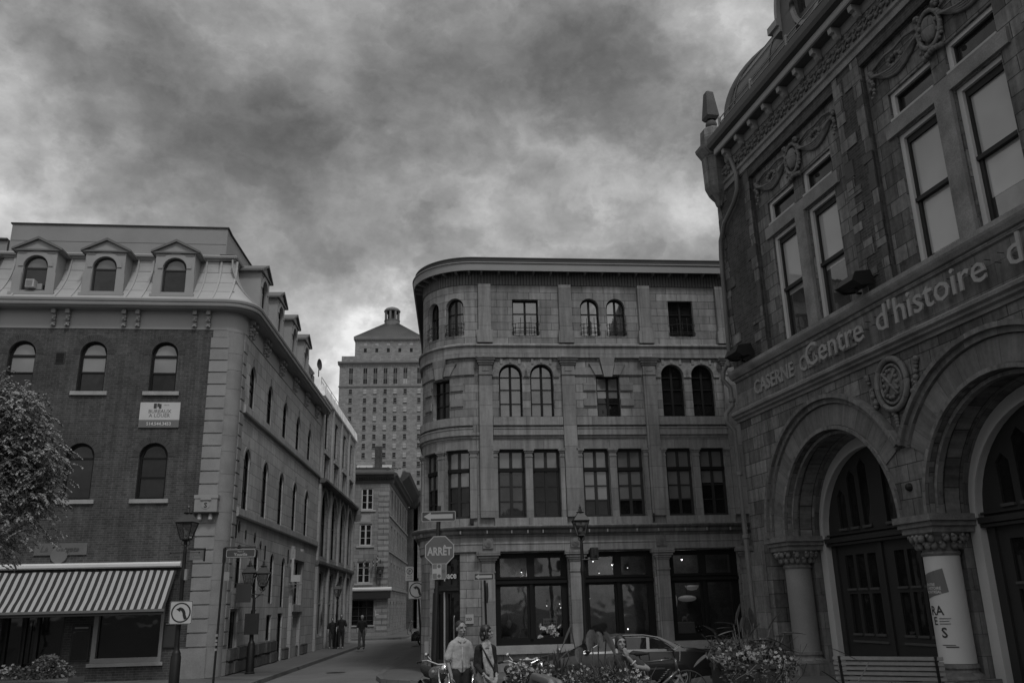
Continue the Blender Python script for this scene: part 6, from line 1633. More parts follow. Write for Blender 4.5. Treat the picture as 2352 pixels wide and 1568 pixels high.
def hand_parts(w_,d,up,s=1.0,curl=.5,side=1):
    """hand at wrist w_, fingers along d, palm facing -up"""
    w_=Vector(w_); d=Vector(d).normalized(); up=Vector(up); up=(up-d*up.dot(d)).normalized(); x=d.cross(up)*side
    pr=[('c',w_,w_+d*.055*s,.024*s,.030*s,.55),('c',w_+d*.03*s-x*.018*s,w_+d*.085*s-x*.026*s,.016*s,.014*s),('c',w_+d*.03*s+x*.018*s,w_+d*.085*s+x*.026*s,.016*s,.014*s)]
    for k,(off,l) in enumerate(((-.030,.066),(-.010,.076),(.010,.072),(.030,.056))):
        a=w_+d*.088*s+x*off*s; c1=curl*.6; b=a+(d*math.cos(c1)-up*math.sin(c1))*l*.5*s; e=b+(d*math.cos(c1*2.2)-up*math.sin(c1*2.2))*l*.5*s
        pr+=[('c',a,b,.0095*s,.009*s),('c',b,e,.009*s,.0075*s)]
    a=w_+d*.025*s-x*.030*s; b=a+(d*.6-x*.7-up*.2).normalized()*.042*s; e=b+(d*.9-x*.15-up*.35).normalized()*.032*s
    pr+=[('c',a,b,.013*s,.011*s),('c',b,e,.011*s,.008*s)]
    return pr
def facial(t,P,s,hair_list,vox=.009,mat='hair'):
    me=blob_mesh(hair_list,vox,1); link_mesh('hair',me,mat,t)
    mb=MB(lambda u,o,z:(u,o,z),local=True)
    for q in (-1,1): mb.ball(P(q*.031,-.079,.012),.0075*s,8,(1.5,.6,.7)); mb.tube([P(q*.052,-.083,.031),P(q*.02,-.090,.034)],.0022*s,4)
    mb.tube([P(-.022,-.096,-.067),P(0,-.099,-.069),P(.022,-.096,-.067)],.0028*s,4)
    mb.build('eyes','hair',t)
def slim(parts,k,zmax=1.5):
    out=[]
    for p in parts:
        if p[0]=='c': out.append(('c',(p[1][0]*k,p[1][1],p[1][2]),(p[2][0]*k,p[2][1],p[2][2]),p[3]*(.35+.65*k),p[4]*(.35+.65*k))+tuple(p[5:]))
        else: out.append(p)
    return out
def man():
    t=thing('person','smiling man in a pale short sleeved shirt and black trousers, hand in his pocket','person',(-.99,15.3,0),rad(24))
    s=1.0; hd,P=head_parts((.01,-.02,1.665),1.0,yaw=rad(14))
    sh=1.44
    body=hd+[('c',(0,0,1.50),(0.01,-.01,1.60),.058,.055),('c',(-.15,.0,1.42),(.15,0,1.42),.065,.065),('c',(0,0,1.36),(0,0,1.0),.14,.135,.7),
      ('c',(-.20,0,1.41),(-.27,.02,1.14),.058,.045),('c',(-.27,.02,1.14),(-.22,-.06,.92),.043,.031),
      ('c',(.20,0,1.41),(.25,.02,1.14),.058,.045),('c',(.25,.02,1.14),(.28,-.10,.93),.043,.030),
      ('c',(-.09,0,.95),(-.10,-.02,.52),.085,.060),('c',(-.10,-.02,.52),(-.10,.03,.10),.055,.038),('c',(-.10,.03,.08),(-.12,-.12,.04),.04,.035),
      ('c',(.09,0,.95),(.12,-.06,.52),.085,.060),('c',(.12,-.06,.52),(.13,.0,.10),.055,.038),('c',(.13,.0,.08),(.15,-.15,.04),.04,.035)]
    body=hd+slim(body[len(hd):],.80)
    body+=hand_parts((-.18,-.07,.90),(.15,-.2,-1),(-1,0,0),1,.7,1)+hand_parts((.226,-.11,.90),(0,-.12,-1),(1,0,0),1,.6,-1)
    link_mesh('body',blob_mesh(body,.0085,2),'skin',t)
    shirt=[('c',(-.135,0,1.42),(.135,0,1.42),.085,.085),('c',(0,0,1.40),(0,.0,1.18),.175,.165,.72),('c',(0,0,1.18),(0,0,1.06),.16,.175,.72),('c',(-.09,0,1.30),(-.10,0,1.05),.10,.105,.9),('c',(.09,0,1.30),(.10,0,1.05),.10,.105,.9),
      ('c',(-.185,0,1.405),(-.27,.01,1.21),.072,.080),('c',(.185,0,1.405),(.26,.01,1.21),.072,.078),('c',(-.05,-.02,1.50),(-.08,-.05,1.45),.03,.03),('c',(.05,-.02,1.50),(.08,-.05,1.45),.03,.03)]
    so_=link_mesh('shirt',blob_mesh(slim(shirt,.80),.010,2),'shirt_pale',t)
    mb=MB(lambda u,o,z:(u,o,z),local=True)
    mb.box(-.010,.010,-.112,-.10,.98,1.38)
    for q in (-1,1): mb.tube([(q*.045,-.045,1.515),(q*.062,-.09,1.475),(q*.02,-.10,1.44)],.013,6)
    mb.build('shirt_detail','shirt_pale',so_,smooth=True)
    tr=[('c',(-.08,0,1.0),(.08,0,1.0),.125,.125,.8),('c',(-.095,0,.97),(-.105,-.02,.52),.115,.085),('c',(-.105,-.02,.52),(-.10,.03,.09),.082,.075),('c',(.095,0,.97),(.125,-.06,.52),.115,.085),('c',(.125,-.06,.52),(.13,.0,.09),.082,.075)]
    link_mesh('trousers',blob_mesh(slim(tr,.86),.012,2),'cloth_black',t)
    shs=[('c',(-.10,.05,.05),(-.13,-.15,.04),.052,.045),('c',(.13,.02,.05),(.16,-.18,.04),.052,.045)]
    link_mesh('shoes',blob_mesh(shs,.012,1),'cloth_black',t)
    H=[('e',P(0,.030,.052),(.086,.092,.084)),('e',P(0,.07,-.01),(.062,.05,.07)),('c',P(-.07,.0,.06),P(-.078,.01,.02),.018,.012),('c',P(.07,.0,.06),P(.078,.01,.02),.018,.012)]
    facial(t,P,1,H)
def woman():
    t=thing('person','woman with a black bob turned away, black cardigan, pale scarf and beige trousers','person',(-.56,15.1,0),rad(20))
    hd,P=head_parts((.02,-.02,1.60),.97,yaw=rad(52))
    body=hd+[('c',(0,0,1.42),(0.02,-.01,1.52),.048,.046),('c',(-.13,0,1.36),(.13,0,1.36),.055,.055),('c',(0,0,1.30),(0,0,1.0),.12,.115,.7),('c',(0,0,1.0),(0,.02,.9),.115,.145,.8),
      ('c',(-.165,0,1.35),(-.20,.03,1.10),.048,.038),('c',(-.20,.03,1.10),(-.08,-.20,.93),.036,.026),
      ('c',(.165,0,1.35),(.205,.02,1.09),.048,.038),('c',(.205,.02,1.09),(.15,-.20,.92),.036,.026),
      ('c',(-.08,0,.88),(-.03,-.10,.50),.085,.055),('c',(-.03,-.10,.50),(-.02,.0,.09),.052,.034),('c',(-.02,.0,.07),(-.02,-.14,.035),.036,.03),
      ('c',(.08,0,.88),(.13,-.02,.48),.085,.055),('c',(.13,-.02,.48),(.10,.10,.10),.052,.034),('c',(.10,.10,.08),(.11,-.04,.035),.036,.03)]
    body=hd+slim(body[len(hd):],.80)
    body+=hand_parts((-.065,-.215,.925),(.75,-.35,-.5),(0,-.3,.9),.92,.6,1)+hand_parts((.12,-.21,.915),(-.5,-.5,-.6),(0,-.3,.9),.92,.6,-1)
    link_mesh('body',blob_mesh(body,.008,2),'skin2',t)
    j=[('c',(-.125,.01,1.36),(.125,.01,1.36),.068,.068),('c',(-.06,.02,1.32),(-.08,.01,1.04),.10,.095,.85),('c',(.06,.02,1.32),(.085,.01,1.05),.105,.095,.85),('c',(-.165,0,1.35),(-.205,.03,1.10),.062,.052),('c',(-.205,.03,1.10),(-.13,-.12,.99),.05,.045),('c',(.165,0,1.35),(.21,.02,1.09),.062,.052),('c',(.21,.02,1.09),(.175,-.12,.98),.05,.045)]
    link_mesh('cardigan',blob_mesh(slim(j,.80),.010,2),'cloth_black',t)
    sc_=[('c',(-.07,-.08,1.40),(-.065,-.135,1.15),.03,.042,.6),('c',(-.065,-.135,1.15),(-.02,-.14,.98),.042,.035,.6),('c',(.06,-.08,1.40),(.085,-.13,1.12),.03,.038,.6),('c',(.07,-.13,1.12),(.05,-.15,.86),.04,.045,.6),('c',(-.07,-.03,1.42),(.07,-.04,1.43),.03,.03),('c',(0,-.11,1.30),(.02,-.12,1.0),.05,.07,.5),('c',(0,-.045,1.38),(.01,-.04,1.45),.055,.05)]
    link_mesh('scarf',blob_mesh(slim(sc_,.85),.010,2),'scarf',t)
    tr=[('c',(-.06,.01,.92),(.06,.01,.92),.125,.125,.85),('c',(-.085,0,.88),(-.03,-.10,.50),.10,.068),('c',(-.03,-.10,.50),(-.02,.0,.12),.066,.05),('c',(.085,0,.88),(.13,-.02,.48),.10,.068),('c',(.13,-.02,.48),(.10,.10,.12),.066,.05)]
    link_mesh('trousers',blob_mesh(slim(tr,.84),.011,2),'beige',t)
    link_mesh('shoes',blob_mesh([('c',(-.02,.02,.045),(-.02,-.15,.035),.042,.034),('c',(.10,.12,.045),(.11,-.05,.035),.042,.034)],.011,1),'frame_mid',t)
    mb=MB(lambda u,o,z:(u,o,z),local=True); mb.tube([(-.11,-.06,1.42),(-.02,-.155,1.22),(.10,-.16,1.0),(.16,-.06,.9)],.014,5); mb.build('bag_strap','cloth_black',t)
    mb=MB(lambda u,o,z:(u,o,z),local=True); mb.tube([(-.10+.033*math.cos(a),-.175+.028*math.sin(a),.945+.012*math.cos(a)) for a in [2*PI*k/12 for k in range(13)]],.009,5); mb.build('bracelet','chrome',t)
    H=[('e',P(0,.022,.048),(.092,.100,.082)),('e',P(0,.05,-.03),(.082,.07,.10)),('c',P(-.075,-.01,.05),P(-.08,-.035,-.075),.028,.026),('c',P(.075,-.01,.05),P(.08,-.035,-.075),.028,.026),('c',P(-.05,.06,-.10),P(.05,.06,-.10),.04,.04)]
    facial(t,P,.95,H)
def smoker():
    t=thing('person','seated man with dark tied back hair smoking, one hand at his mouth','person',(1.60,15.0,-.10),rad(4))
    hd,P=head_parts((.06,-.02,1.49),1.0,yaw=rad(10),pitch=rad(-4))
    sx=.12
    body=hd+[('c',(.07,.02,1.33),(.06,0,1.43),.056,.054),('c',(-.06,.02,1.24),(.26,.02,1.22),.065,.065),('c',(.10,.0,1.18),(.22,.03,.82),.145,.135,.75),
      ('c',(-.12,.02,1.22),(-.16,-.02,1.0),.058,.050),('c',(-.16,-.02,1.0),(-.12,-.18,.93),.048,.044),('c',(-.12,-.18,.93),(.16,-.22,.97),.043,.028),
      ('c',(.30,.02,1.20),(.47,-.05,1.08),.058,.046),('c',(.47,-.05,1.08),(.27,-.16,1.12),.044,.036),('c',(.27,-.16,1.12),(.14,-.17,1.27),.034,.027),
      ('c',(.24,.02,.78),(.42,-.36,.74),.10,.07),('c',(.42,-.36,.74),(.45,-.42,.30),.06,.042),('c',(.45,-.42,.28),(.45,-.56,.24),.04,.035),
      ('c',(.12,.02,.78),(.16,-.40,.72),.10,.07),('c',(.16,-.40,.72),(.18,-.40,.28),.06,.042),('c',(.18,-.40,.26),(.18,-.55,.22),.04,.035)]
    body+=hand_parts((.135,-.172,1.275),(-.35,-.02,.93),(-.2,-.9,0),.95,.25,1)+hand_parts((.165,-.222,.972),(.9,-.2,-.15),(0,-.3,.9),.95,.7,1)
    link_mesh('body',blob_mesh(body,.0085,2),'skin',t)
    sh=[('c',(-.05,.02,1.24),(.25,.02,1.22),.085,.085),('c',(.10,.0,1.18),(.22,.03,.80),.168,.165,.78),('c',(-.11,.02,1.22),(-.155,-.01,1.08),.078,.078),('c',(.29,.02,1.20),(.38,-.02,1.12),.078,.075)]
    link_mesh('shirt',blob_mesh(sh,.011,2),'cloth_dark',t)
    tr=[('c',(.12,.04,.78),(.26,.04,.78),.135,.135,.85),('c',(.24,.02,.78),(.42,-.36,.74),.115,.088),('c',(.42,-.36,.74),(.45,-.42,.32),.085,.07),('c',(.12,.02,.78),(.16,-.40,.72),.115,.088),('c',(.16,-.40,.72),(.18,-.40,.30),.085,.07)]
    link_mesh('trousers',blob_mesh(tr,.012,2),'cloth_dark2',t)
    link_mesh('shoes',blob_mesh([('c',(.45,-.40,.26),(.45,-.60,.23),.05,.042),('c',(.18,-.38,.25),(.18,-.60,.21),.05,.042)],.012,1),'cloth_black',t)
    mb=MB(lambda u,o,z:(u,o,z),local=True); mb.tube([(.22+.036*math.cos(a),-.165+.03*math.sin(a),1.185+.03*math.cos(a)) for a in [2*PI*k/12 for k in range(13)]],.013,5); mb.build('watch','frame_light',t)
    mb=MB(lambda u,o,z:(u,o,z),local=True); mb.tube([(.065,-.14,1.425),(.03,-.205,1.43)],.0045,5); mb.build('cigarette','sign_white',t)
    H=[('e',P(0,.024,.05),(.090,.098,.083)),('e',P(0,.06,-.02),(.080,.06,.09)),('c',P(-.078,0,.03),P(-.085,.02,-.07),.022,.02),('c',P(.078,0,.03),P(.085,.02,-.07),.022,.02),('e',P(0,.12,-.04),(.04,.05,.045))]
    facial(t,P,1,H)
def walker(loc,rz,label,top='cloth_black',bot='cloth_dark',stride=.18,h=1.75,bag=False,hairc='hair'):
    t=thing('person',label,'person',loc,rz); k=h/1.75
    S=lambda *a:tuple(v*k for v in a)
    hd,P=head_parts(S(0,-.01,1.64),k)
    a=stride
    body=hd+[('c',S(0,0,1.48),S(0,0,1.58),.055,.052),('c',S(-.15,0,1.40),S(.15,0,1.40),.062,.062),('c',S(0,0,1.34),S(0,0,.98),.135,.13,.7),
     ('c',S(-.20,0,1.39),S(-.25,.02,1.12),.052,.04),('c',S(-.25,.02,1.12),S(-.23,-.12,.90),.04,.03),('c',S(.20,0,1.39),S(.25,.02,1.12),.052,.04),('c',S(.25,.02,1.12),S(.24,-.05,.87),.04,.03),
     ('c',S(-.09,0,.93),S(-.10,-a*.6,.50),.085,.058),('c',S(-.10,-a*.6,.50),S(-.10,-a,.08),.055,.036),('c',S(-.10,-a,.07),S(-.11,-a-.14,.04),.038,.032),
     ('c',S(.09,0,.93),S(.10,a*.3,.50),.085,.058),('c',S(.10,a*.3,.50),S(.10,a,.10),.055,.036),('c',S(.10,a,.09),S(.11,a-.14,.04),.038,.032)]
    body+=hand_parts(S(-.23,-.12,.90),(0,-.3,-1),(-1,0,0),k,.5,1)+hand_parts(S(.24,-.05,.87),(0,-.2,-1),(1,0,0),k,.5,-1)
    link_mesh('body',blob_mesh(body,.016,1),'skin',t)
    link_mesh('shirt',blob_mesh([('c',S(-.14,0,1.40),S(.14,0,1.40),.082,.082),('c',S(0,0,1.36),S(0,0,.95),.165,.165,.72),('c',S(-.19,0,1.39),S(-.25,.01,1.18),.072,.07),('c',S(.19,0,1.39),S(.25,.01,1.18),.072,.07)],.018,1),top,t)
    link_mesh('trousers',blob_mesh([('c',S(-.07,0,.97),S(.07,0,.97),.12,.12,.8),('c',S(-.09,0,.93),S(-.10,-a*.6,.50),.105,.078),('c',S(-.10,-a*.6,.50),S(-.10,-a,.10),.075,.06),('c',S(.09,0,.93),S(.10,a*.3,.50),.105,.078),('c',S(.10,a*.3,.50),S(.10,a,.12),.075,.06)],.018,1),bot,t)
    link_mesh('shoes',blob_mesh([('c',S(-.10,-a+.03,.05),S(-.12,-a-.15,.04),.05,.042),('c',S(.10,a+.03,.05),S(.12,a-.15,.04),.05,.042)],.018,1),'frame_pale' if stride<.05 else 'cloth_black',t)
    link_mesh('hair',blob_mesh([('e',P(0,.03,.05),(.086,.092,.082))],.018,0),hairc,t)
    return t
def xm8():
    plain('shirt_shade',.24,.85,.08,6); plain('cloth_dark2',.045,.9,.25,9,.1); plain('hair_grey',.30,.8,.2,20)
xm8()
man(); woman(); smoker()
walker((-9.82,50.2,0),rad(0),'man in black with pale shoes standing on the left pavement by the distant lamp','cloth_black','cloth_black',.03,1.80)
walker((-10.4,50.6,0),rad(10),'shorter person in a dark top leaning by the wall beside the man in black','cloth_black','cloth_dark',.03,1.62)
walker((-8.45,48.9,-.0),rad(-5),'man in a black shirt and grey trousers walking off the left kerb','cloth_black','denim',.12,1.72,hairc='hair_grey')
walker((-7.35,86,0),rad(180),'dark figure far down the street beyond the crossing','cloth_black','cloth_black',.15,1.75)
walker((-6.0,80,0),rad(0),'small person in a pale top far down the street near the parked convertible','shirt_pale','beige',.1,1.5)
leaf_mat('petal_dull',.07,.22)
leaf_mat('big_leaf_mid',.05,.13,.5)
leaf_mat('petal_bed',.10,.34)
leaf_mat('shrub_leaf_pale',.07,.16); leaf_mat('petal_soft',.28,.5)
# ================================================================== vehicles
def wheel(root,x,o,z,r,w_=.2,spokes=5,name='wheel',rim='alloy',thin=False):
    """wheel in the x-z plane, outer face at o"""
    mb=MB(ID)
    rt_=.30 if not thin else .06
    mb.lathe((x,o,z),[(r*(1-rt_),-w_),(r*.97,-w_*.95),(r,-w_*.8),(r,-w_*.2),(r*.97,-w_*.03),(r*(1-rt_*.9),0),(r*(1-rt_),-w_*.12)],28,axis='o'); tw=mb.build('tyre','rubber',root,smooth=True)
    m2=MB(ID); ri=r*(1-rt_)
    if thin:
        m2.lathe((x,o,z),[(ri,-w_*.9),(ri*1.03,-w_*.5),(ri,-.1*w_)],28,axis='o')
        for k in range(18): a=2*PI*k/18; m2.tube([(x+.02*math.cos(a),o-w_/2,z+.02*math.sin(a)),(x+ri*math.cos(a),o-w_/2,z+ri*math.sin(a))],.0022,4)
        m2.lathe((x,o,z),[(0,0),(.025,0),(.025,-w_),(0,-w_)],10,axis='o')
    else:
        m2.lathe((x,o,z),[(ri,-w_*.1),(ri*.95,-w_*.02),(ri*.88,-w_*.12)],28,axis='o')
        for k in range(spokes):
            a=2*PI*k/spokes+.3; b=.16
            m2.face([(x+.05*math.cos(a-b*3),o-w_*.12,z+.05*math.sin(a-b*3)),(x+ri*.93*math.cos(a-b),o-w_*.06,z+ri*.93*math.sin(a-b)),(x+ri*.93*math.cos(a+b),o-w_*.06,z+ri*.93*math.sin(a+b)),(x+.05*math.cos(a+b*3),o-w_*.12,z+.05*math.sin(a+b*3))])
        m2.lathe((x,o,z),[(0,-w_*.05),(.05,-w_*.08),(.06,-w_*.16)],12,axis='o')
        m2.lathe((x,o,z),[(0,-w_*.55),(ri*.9,-w_*.5)],20,axis='o')
    m2.build('rim',rim,tw,smooth=False); return tw
def sedan():
    # local x to the right (rear), o towards the viewer (near side)
    t=thing('parked_car','dark glossy saloon car with a chrome window line parked before the shop','car',(2.62,24.35,-.12),FC.rz)
    W=.85
    # body side outline at the belt and below
    low=[(-2.3,.30),(-2.35,.52),(-2.25,.70),(-1.6,.82),(-.95,.90),(.2,.93),(1.3,.95),(1.75,.96),(2.22,.92),(2.30,.72),(2.27,.45),(2.15,.28)]
    mb=MB(ID)
    def loft(prof,ws,z0=None):
        n=len(prof)
        for i in range(n-1):
            a,b=prof[i],prof[i+1]; wa,wb=ws[i],ws[i+1]
            mb.face([(a[0],-wa,a[1]),(b[0],-wb,b[1]),(b[0],wb,b[1]),(a[0],wa,a[1])])
    # cross sections along x
    xs=[-2.36,-2.28,-2.05,-1.6,-1.1,-.6,0,.6,1.2,1.7,2.1,2.25,2.32]
    def sec(x):
        zt=.70+.25*max(0,min(1,(x+2.3)/1.2))**.6 if x<-1 else (.935+.02*math.sin((x+1)/3.2*PI)); 
        if x>1.7: zt=.965-.10*((x-1.7)/.6)**2
        if x<=-2.3: zt=.60
        w_=W*(1-.16*max(0,(abs(x)-1.7)/.66)**2)
        zb=.24 if abs(x)<2 else .30
        cr=.05
        return [(x,-w_+.06,zb),(x,-w_-.0,zb+.12),(x,-w_-.025,.52),(x,-w_-.02,.68),(x,-w_+.03,zt-.04),(x,-w_+.14,zt),(x,0,zt+.03),(x,w_-.14,zt),(x,w_-.03,zt-.04),(x,w_+.02,.68),(x,w_+.025,.52),(x,w_,zb+.12),(x,w_-.06,zb)]
    S=[sec(x) for x in xs]
    for a,b in zip(S[:-1],S[1:]):
        for i in range(len(a)-1): mb.face([a[i],b[i],b[i+1],a[i+1]])
    mb.face(S[0]); mb.face(S[-1][::-1])
    body=mb.build('body','car_paint',t,smooth=45)
    # greenhouse
    P=[(-1.25,.88),(-.75,1.12),(-.35,1.29),(.05,1.345),(.55,1.345),(.95,1.28),(1.30,1.13),(1.62,.95)]
    def gw(z): return .80-.20*(z-.9)/.45
    mb=MB(ID)
    for a,b in zip(P[:-1],P[1:]):
        mb.face([(a[0],-gw(a[1]),a[1]),(b[0],-gw(b[1]),b[1]),(b[0],gw(b[1]),b[1]),(a[0],gw(a[1]),a[1])])
        for s in (-1,1): 
            g1=[(a[0],s*gw(a[1]),a[1]),(b[0],s*gw(b[1]),b[1]),(b[0],s*.81,.90),(a[0],s*.81,.90)]
            mb.face(g1)
    mb.build('cabin','car_paint',t,smooth=30)
    # side windows
    def win(pts,name='window'):
        m_=MB(ID); m_.face([(x,gw(z)+.008,z) for x,z in pts]); w_=m_.build(name,'car_glass',t); m_=MB(ID); m_.face([(x,-gw(z)-.008,z) for x,z in pts[::-1]]); m_.build(name,'car_glass',t)
    win([(-.98,.955),(-.28,.965),(-.30,1.255),(-.42,1.235),(-.68,1.12)]); win([(-.18,.965),(.58,.975),(.62,1.27),(.2,1.29),(-.20,1.28)]); win([(.66,.975),(1.27,.99),(1.02,1.17),(.80,1.245),(.70,1.26)])
    mb=MB(ID); top=[(-1.05,.96),(-.72,1.14),(-.36,1.275),(.05,1.32),(.55,1.318),(.90,1.255),(1.15,1.12),(1.33,.985)]
    mb.tube([(x,gw(z)+.015,z) for x,z in top],.012,5); mb.build('window_trim','chrome_soft',t)
    mb=MB(ID); mb.face([(-1.22,-.74,.91),(-.78,-.68,1.12),(-.78,.68,1.12),(-1.22,.74,.91)]); mb.face([(1.33,-.66,1.13),(1.33,.66,1.13),(1.62,.72,.98),(1.62,-.72,.98)]); mb.build('windscreen','car_glass',t)
    for x in (-.25,.62):
        mb=MB(ID); mb.box(x-.006,x+.006,.872,.879,.35,.92); mb.build('door_gap','rubber',t)
    for x in (.25,1.02): mb=MB(ID); mb.box(x,x+.17,.87,.90,.76,.79); mb.build('door_handle','chrome_soft',t)
    mb=MB(ID); mb.box(-2.0,1.0,.878,.888,.50,.54); mb.build('side_moulding','car_silver2',t)
    mb=MB(ID); mb.ball((-.98,.93,.98),.09,8,(.8,1,.7)); mb.build('mirror','car_paint',t,smooth=True)
    for x in (-1.42,1.38): wheel(t,x,.87,.31,.31); wheel(t,x,-.67,.31,.31)
    mb=MB(ID)
    for x in (-1.42,1.38): mb.lathe((x,.876,.31),[(.33,0),(.355,0),(.355,-.05)],24,axis='o',a0=0,a1=PI)
    mb.build('wheel_arch','rubber',t)
    mb=MB(ID); mb.box(2.2,2.34,.35,.78,.66,.80); mb.build('tail_lamp','sign_red',t); mb=MB(ID); mb.box(-2.36,-2.2,.35,.76,.55,.66); mb.build('headlight','chrome',t)
def convertible():
    t=thing('parked_car','old dark roadster with a round headlight and wire wheels parked beyond the crossing','car',(-4.35,54.6,-.12),rad(2))
    mb=MB(ID); xs=[-2.05,-1.9,-1.5,-1.0,-.3,.4,1.2,1.9,2.05]; zt=[.62,.82,.92,.94,.96,.90,.88,.82,.6]
    S=[[(x,-.72,.3),(x,-.78,.55),(x,-.6,z),(x,.6,z),(x,.78,.55),(x,.72,.3)] for x,z in zip(xs,zt)]
    for a,b in zip(S[:-1],S[1:]):
        for i in range(5): mb.face([a[i],b[i],b[i+1],a[i+1]])
    mb.face(S[0]); mb.face(S[-1][::-1]); mb.build('body','car_paint2',t,smooth=50)
    mb=MB(ID); mb.tube([(-.55,.6,.94),(-.30,.55,1.30)],.02,5); mb.tube([(-.55,-.6,.94),(-.30,-.55,1.30)],.02,5); mb.tube([(-.30,.55,1.30),(-.30,-.55,1.30)],.02,5); mb.build('windscreen_frame','chrome',t)
    mb=MB(ID); mb.face([(-.55,.6,.94),(-.55,-.6,.94),(-.30,-.55,1.30),(-.30,.55,1.30)]); mb.build('windscreen','terrace_glass',t)
    mb=MB(ID); mb.box(-.1,.9,-.5,.5,.9,1.12); mb.build('seat','cloth_dark',t,bevel=.05)
    for x in (-1.35,1.3): wheel(t,x,.80,.32,.33,.16,10,rim='chrome'); wheel(t,x,-.64,.32,.33,.16,10,rim='chrome')
    mb=MB(ID); mb.ball((-1.85,.5,.78),.09,10); mb.build('headlight','chrome',t,smooth=True)
    mb=MB(ID); mb.lathe((-1.35,.80,.32),[(.36,0),(.42,.02),(.42,-.1)],20,axis='o',a0=0,a1=PI); mb.build('mudguard','car_paint2',t)
def motorbike(loc,rz,label,kind='moto',paint='tank_paint'):
    t=thing('motorcycle' if kind=='moto' else 'scooter',label,'motorcycle' if kind=='moto' else 'scooter',loc,rz)
    if kind=='moto':
        # front towards +x local
        wheel(t,.72,.06,.31,.31,.12,6,rim='chrome'); wheel(t,-.70,.08,.31,.31,.16,6,rim='chrome')
        mb=MB(ID)
        for o in (-.09,.09): mb.tube([(.72,o,.31),(.42,o,.92)],.026,8)
        mb.build('fork','chrome',t,smooth=True)
        mb=MB(ID); mb.tube([(.40,-.36,1.04),(.34,-.28,1.06),(.38,-.08,.98),(.38,.08,.98),(.34,.28,1.06),(.22,.38,1.04)],.016,6); mb.build('handlebar','chrome',t)
        mb=MB(ID); mb.tube([(.40,-.40,1.04),(.37,-.30,1.06)],.024,8); mb.tube([(.25,.36,1.045),(.2,.44,1.03)],.024,8); mb.build('grip','rubber',t)
        mb=MB(ID); mb.lathe((.52,0,.90),[(0,.10),(.07,.09),(.095,.05),(.09,-.0),(.05,-.07),(0,-.09)],14,axis='u'); mb.build('headlight','chrome',t,smooth=True)
        for s in (1,): mb=MB(ID); mb.tube([(.34,s*.2,1.06),(.30,s*.26,1.14)],.006,5); mb.lathe((.30,s*.28,1.16),[(0,-.01),(.035,-.01),(.04,.01),(0,.02)],12,axis='u'); mb.build('mirror','chrome',t)
        link_mesh('tank',blob_mesh([('c',(.28,0,.82),(-.12,0,.80),.14,.12),('e',(.1,0,.80),(.28,.15,.13))],.015,2),paint,t)
        link_mesh('seat',blob_mesh([('c',(-.15,0,.78),(-.65,0,.80),.10,.11,.8),('c',(-.5,0,.80),(-.85,0,.84),.11,.08)],.015,2),'rubber',t)
        mb=MB(ID); mb.box(-.22,.26,-.14,.14,.28,.58); mb.lathe((.12,0,.45),[(.0,.34),(.12,.33),(.12,-.0)],10); 
        for k in range(6): mb.lathe((.14,0,.48+.045*k),[(.09,0),(.14,.005),(.14,.015),(.09,.02)],12)
        mb.build('engine','engine_metal',t,bevel=.02)
        mb=MB(ID); mb.tube([(.25,.14,.5),(.34,.18,.35),(.1,.2,.22),(-.5,.2,.24),(-.95,.2,.30)],.035,8); mb.tube([(-.95,.2,.30),(-.5,.2,.24)],.05,8); mb.build('exhaust','chrome',t,smooth=True)
        mb=MB(ID); mb.tube([(.38,0,.95),(.2,0,.62),(.2,0,.25),(-.3,0,.25),(-.35,0,.72),(.3,0,.80)],.022,6); mb.tube([(-.3,.1,.3),(-.70,.1,.31)],.022,6); mb.build('frame','iron',t)
        mb=MB(ID); mb.lathe((.72,.03,.31),[(.33,.05),(.345,0),(.33,-.10)],16,axis='o',a0=.3,a1=2.4); mb.lathe((-.70,.05,.31),[(.34,.06),(.36,0),(.34,-.14)],16,axis='o',a0=.6,a1=3.0); mb.build('mudguard','tank_paint',t,smooth=True)
        mb=MB(ID); mb.box(-1.02,-.98,-.09,.09,.42,.54); mb.build('number_plate','frame_pale',t)
        for s in (-1,1): mb=MB(ID); mb.ball((.46,s*.2,.86),.035,8); mb.build('indicator','frame_pale',t)
    else:
        wheel(t,.62,.05,.22,.22,.10,5); wheel(t,-.55,.05,.22,.22,.11,5)
        link_mesh('body',blob_mesh([('c',(-.25,0,.45),(-.72,0,.52),.20,.13,1.3),('c',(-.1,0,.66),(-.7,0,.66),.12,.10,1.2),('c',(-.35,0,.26),(.3,0,.24),.10,.08,1.8)],.018,2),'scooter_paint',t)
        mb=MB(ID)
        n=8
        for k in range(n):
            a,b=-.23+.46*k/n,-.23+.46*(k+1)/n; ca,cb=.06*(1-(a/.23)**2),.06*(1-(b/.23)**2)
            for (z0,x0,z1,x1) in ((.25,.34,.55,.42),(.55,.42,.85,.38),(.85,.38,.95,.33)):
                mb.face([(x0+ca,a,z0),(x0+cb,b,z0),(x1+cb,b*(.85 if z1>.9 else 1),z1),(x1+ca,a*(.85 if z1>.9 else 1),z1)])
        mb.build('leg_shield','scooter_paint',t,smooth=True)
        mb=MB(ID); mb.tube([(.62,.0,.22),(.40,0,.95),(.36,0,1.0)],.03,8); mb.tube([(.30,-.30,1.03),(.36,-.12,1.02),(.36,.12,1.02),(.30,.30,1.03)],.02,6); mb.build('handlebar','plastic_black',t)
        mb=MB(ID); mb.lathe((.42,0,1.0),[(0,.09),(.06,.08),(.075,.03),(.03,-.03)],12,axis='u'); mb.build('headlight','chrome',t,smooth=True)
        for s in (-1,): mb=MB(ID); mb.tube([(.33,s*.2,1.04),(.30,s*.27,1.22)],.007,5); mb.lathe((.30,s*.28,1.26),[(0,-.01),(.038,-.01),(.042,.01),(0,.02)],12,axis='u'); mb.build('mirror','chrome',t)
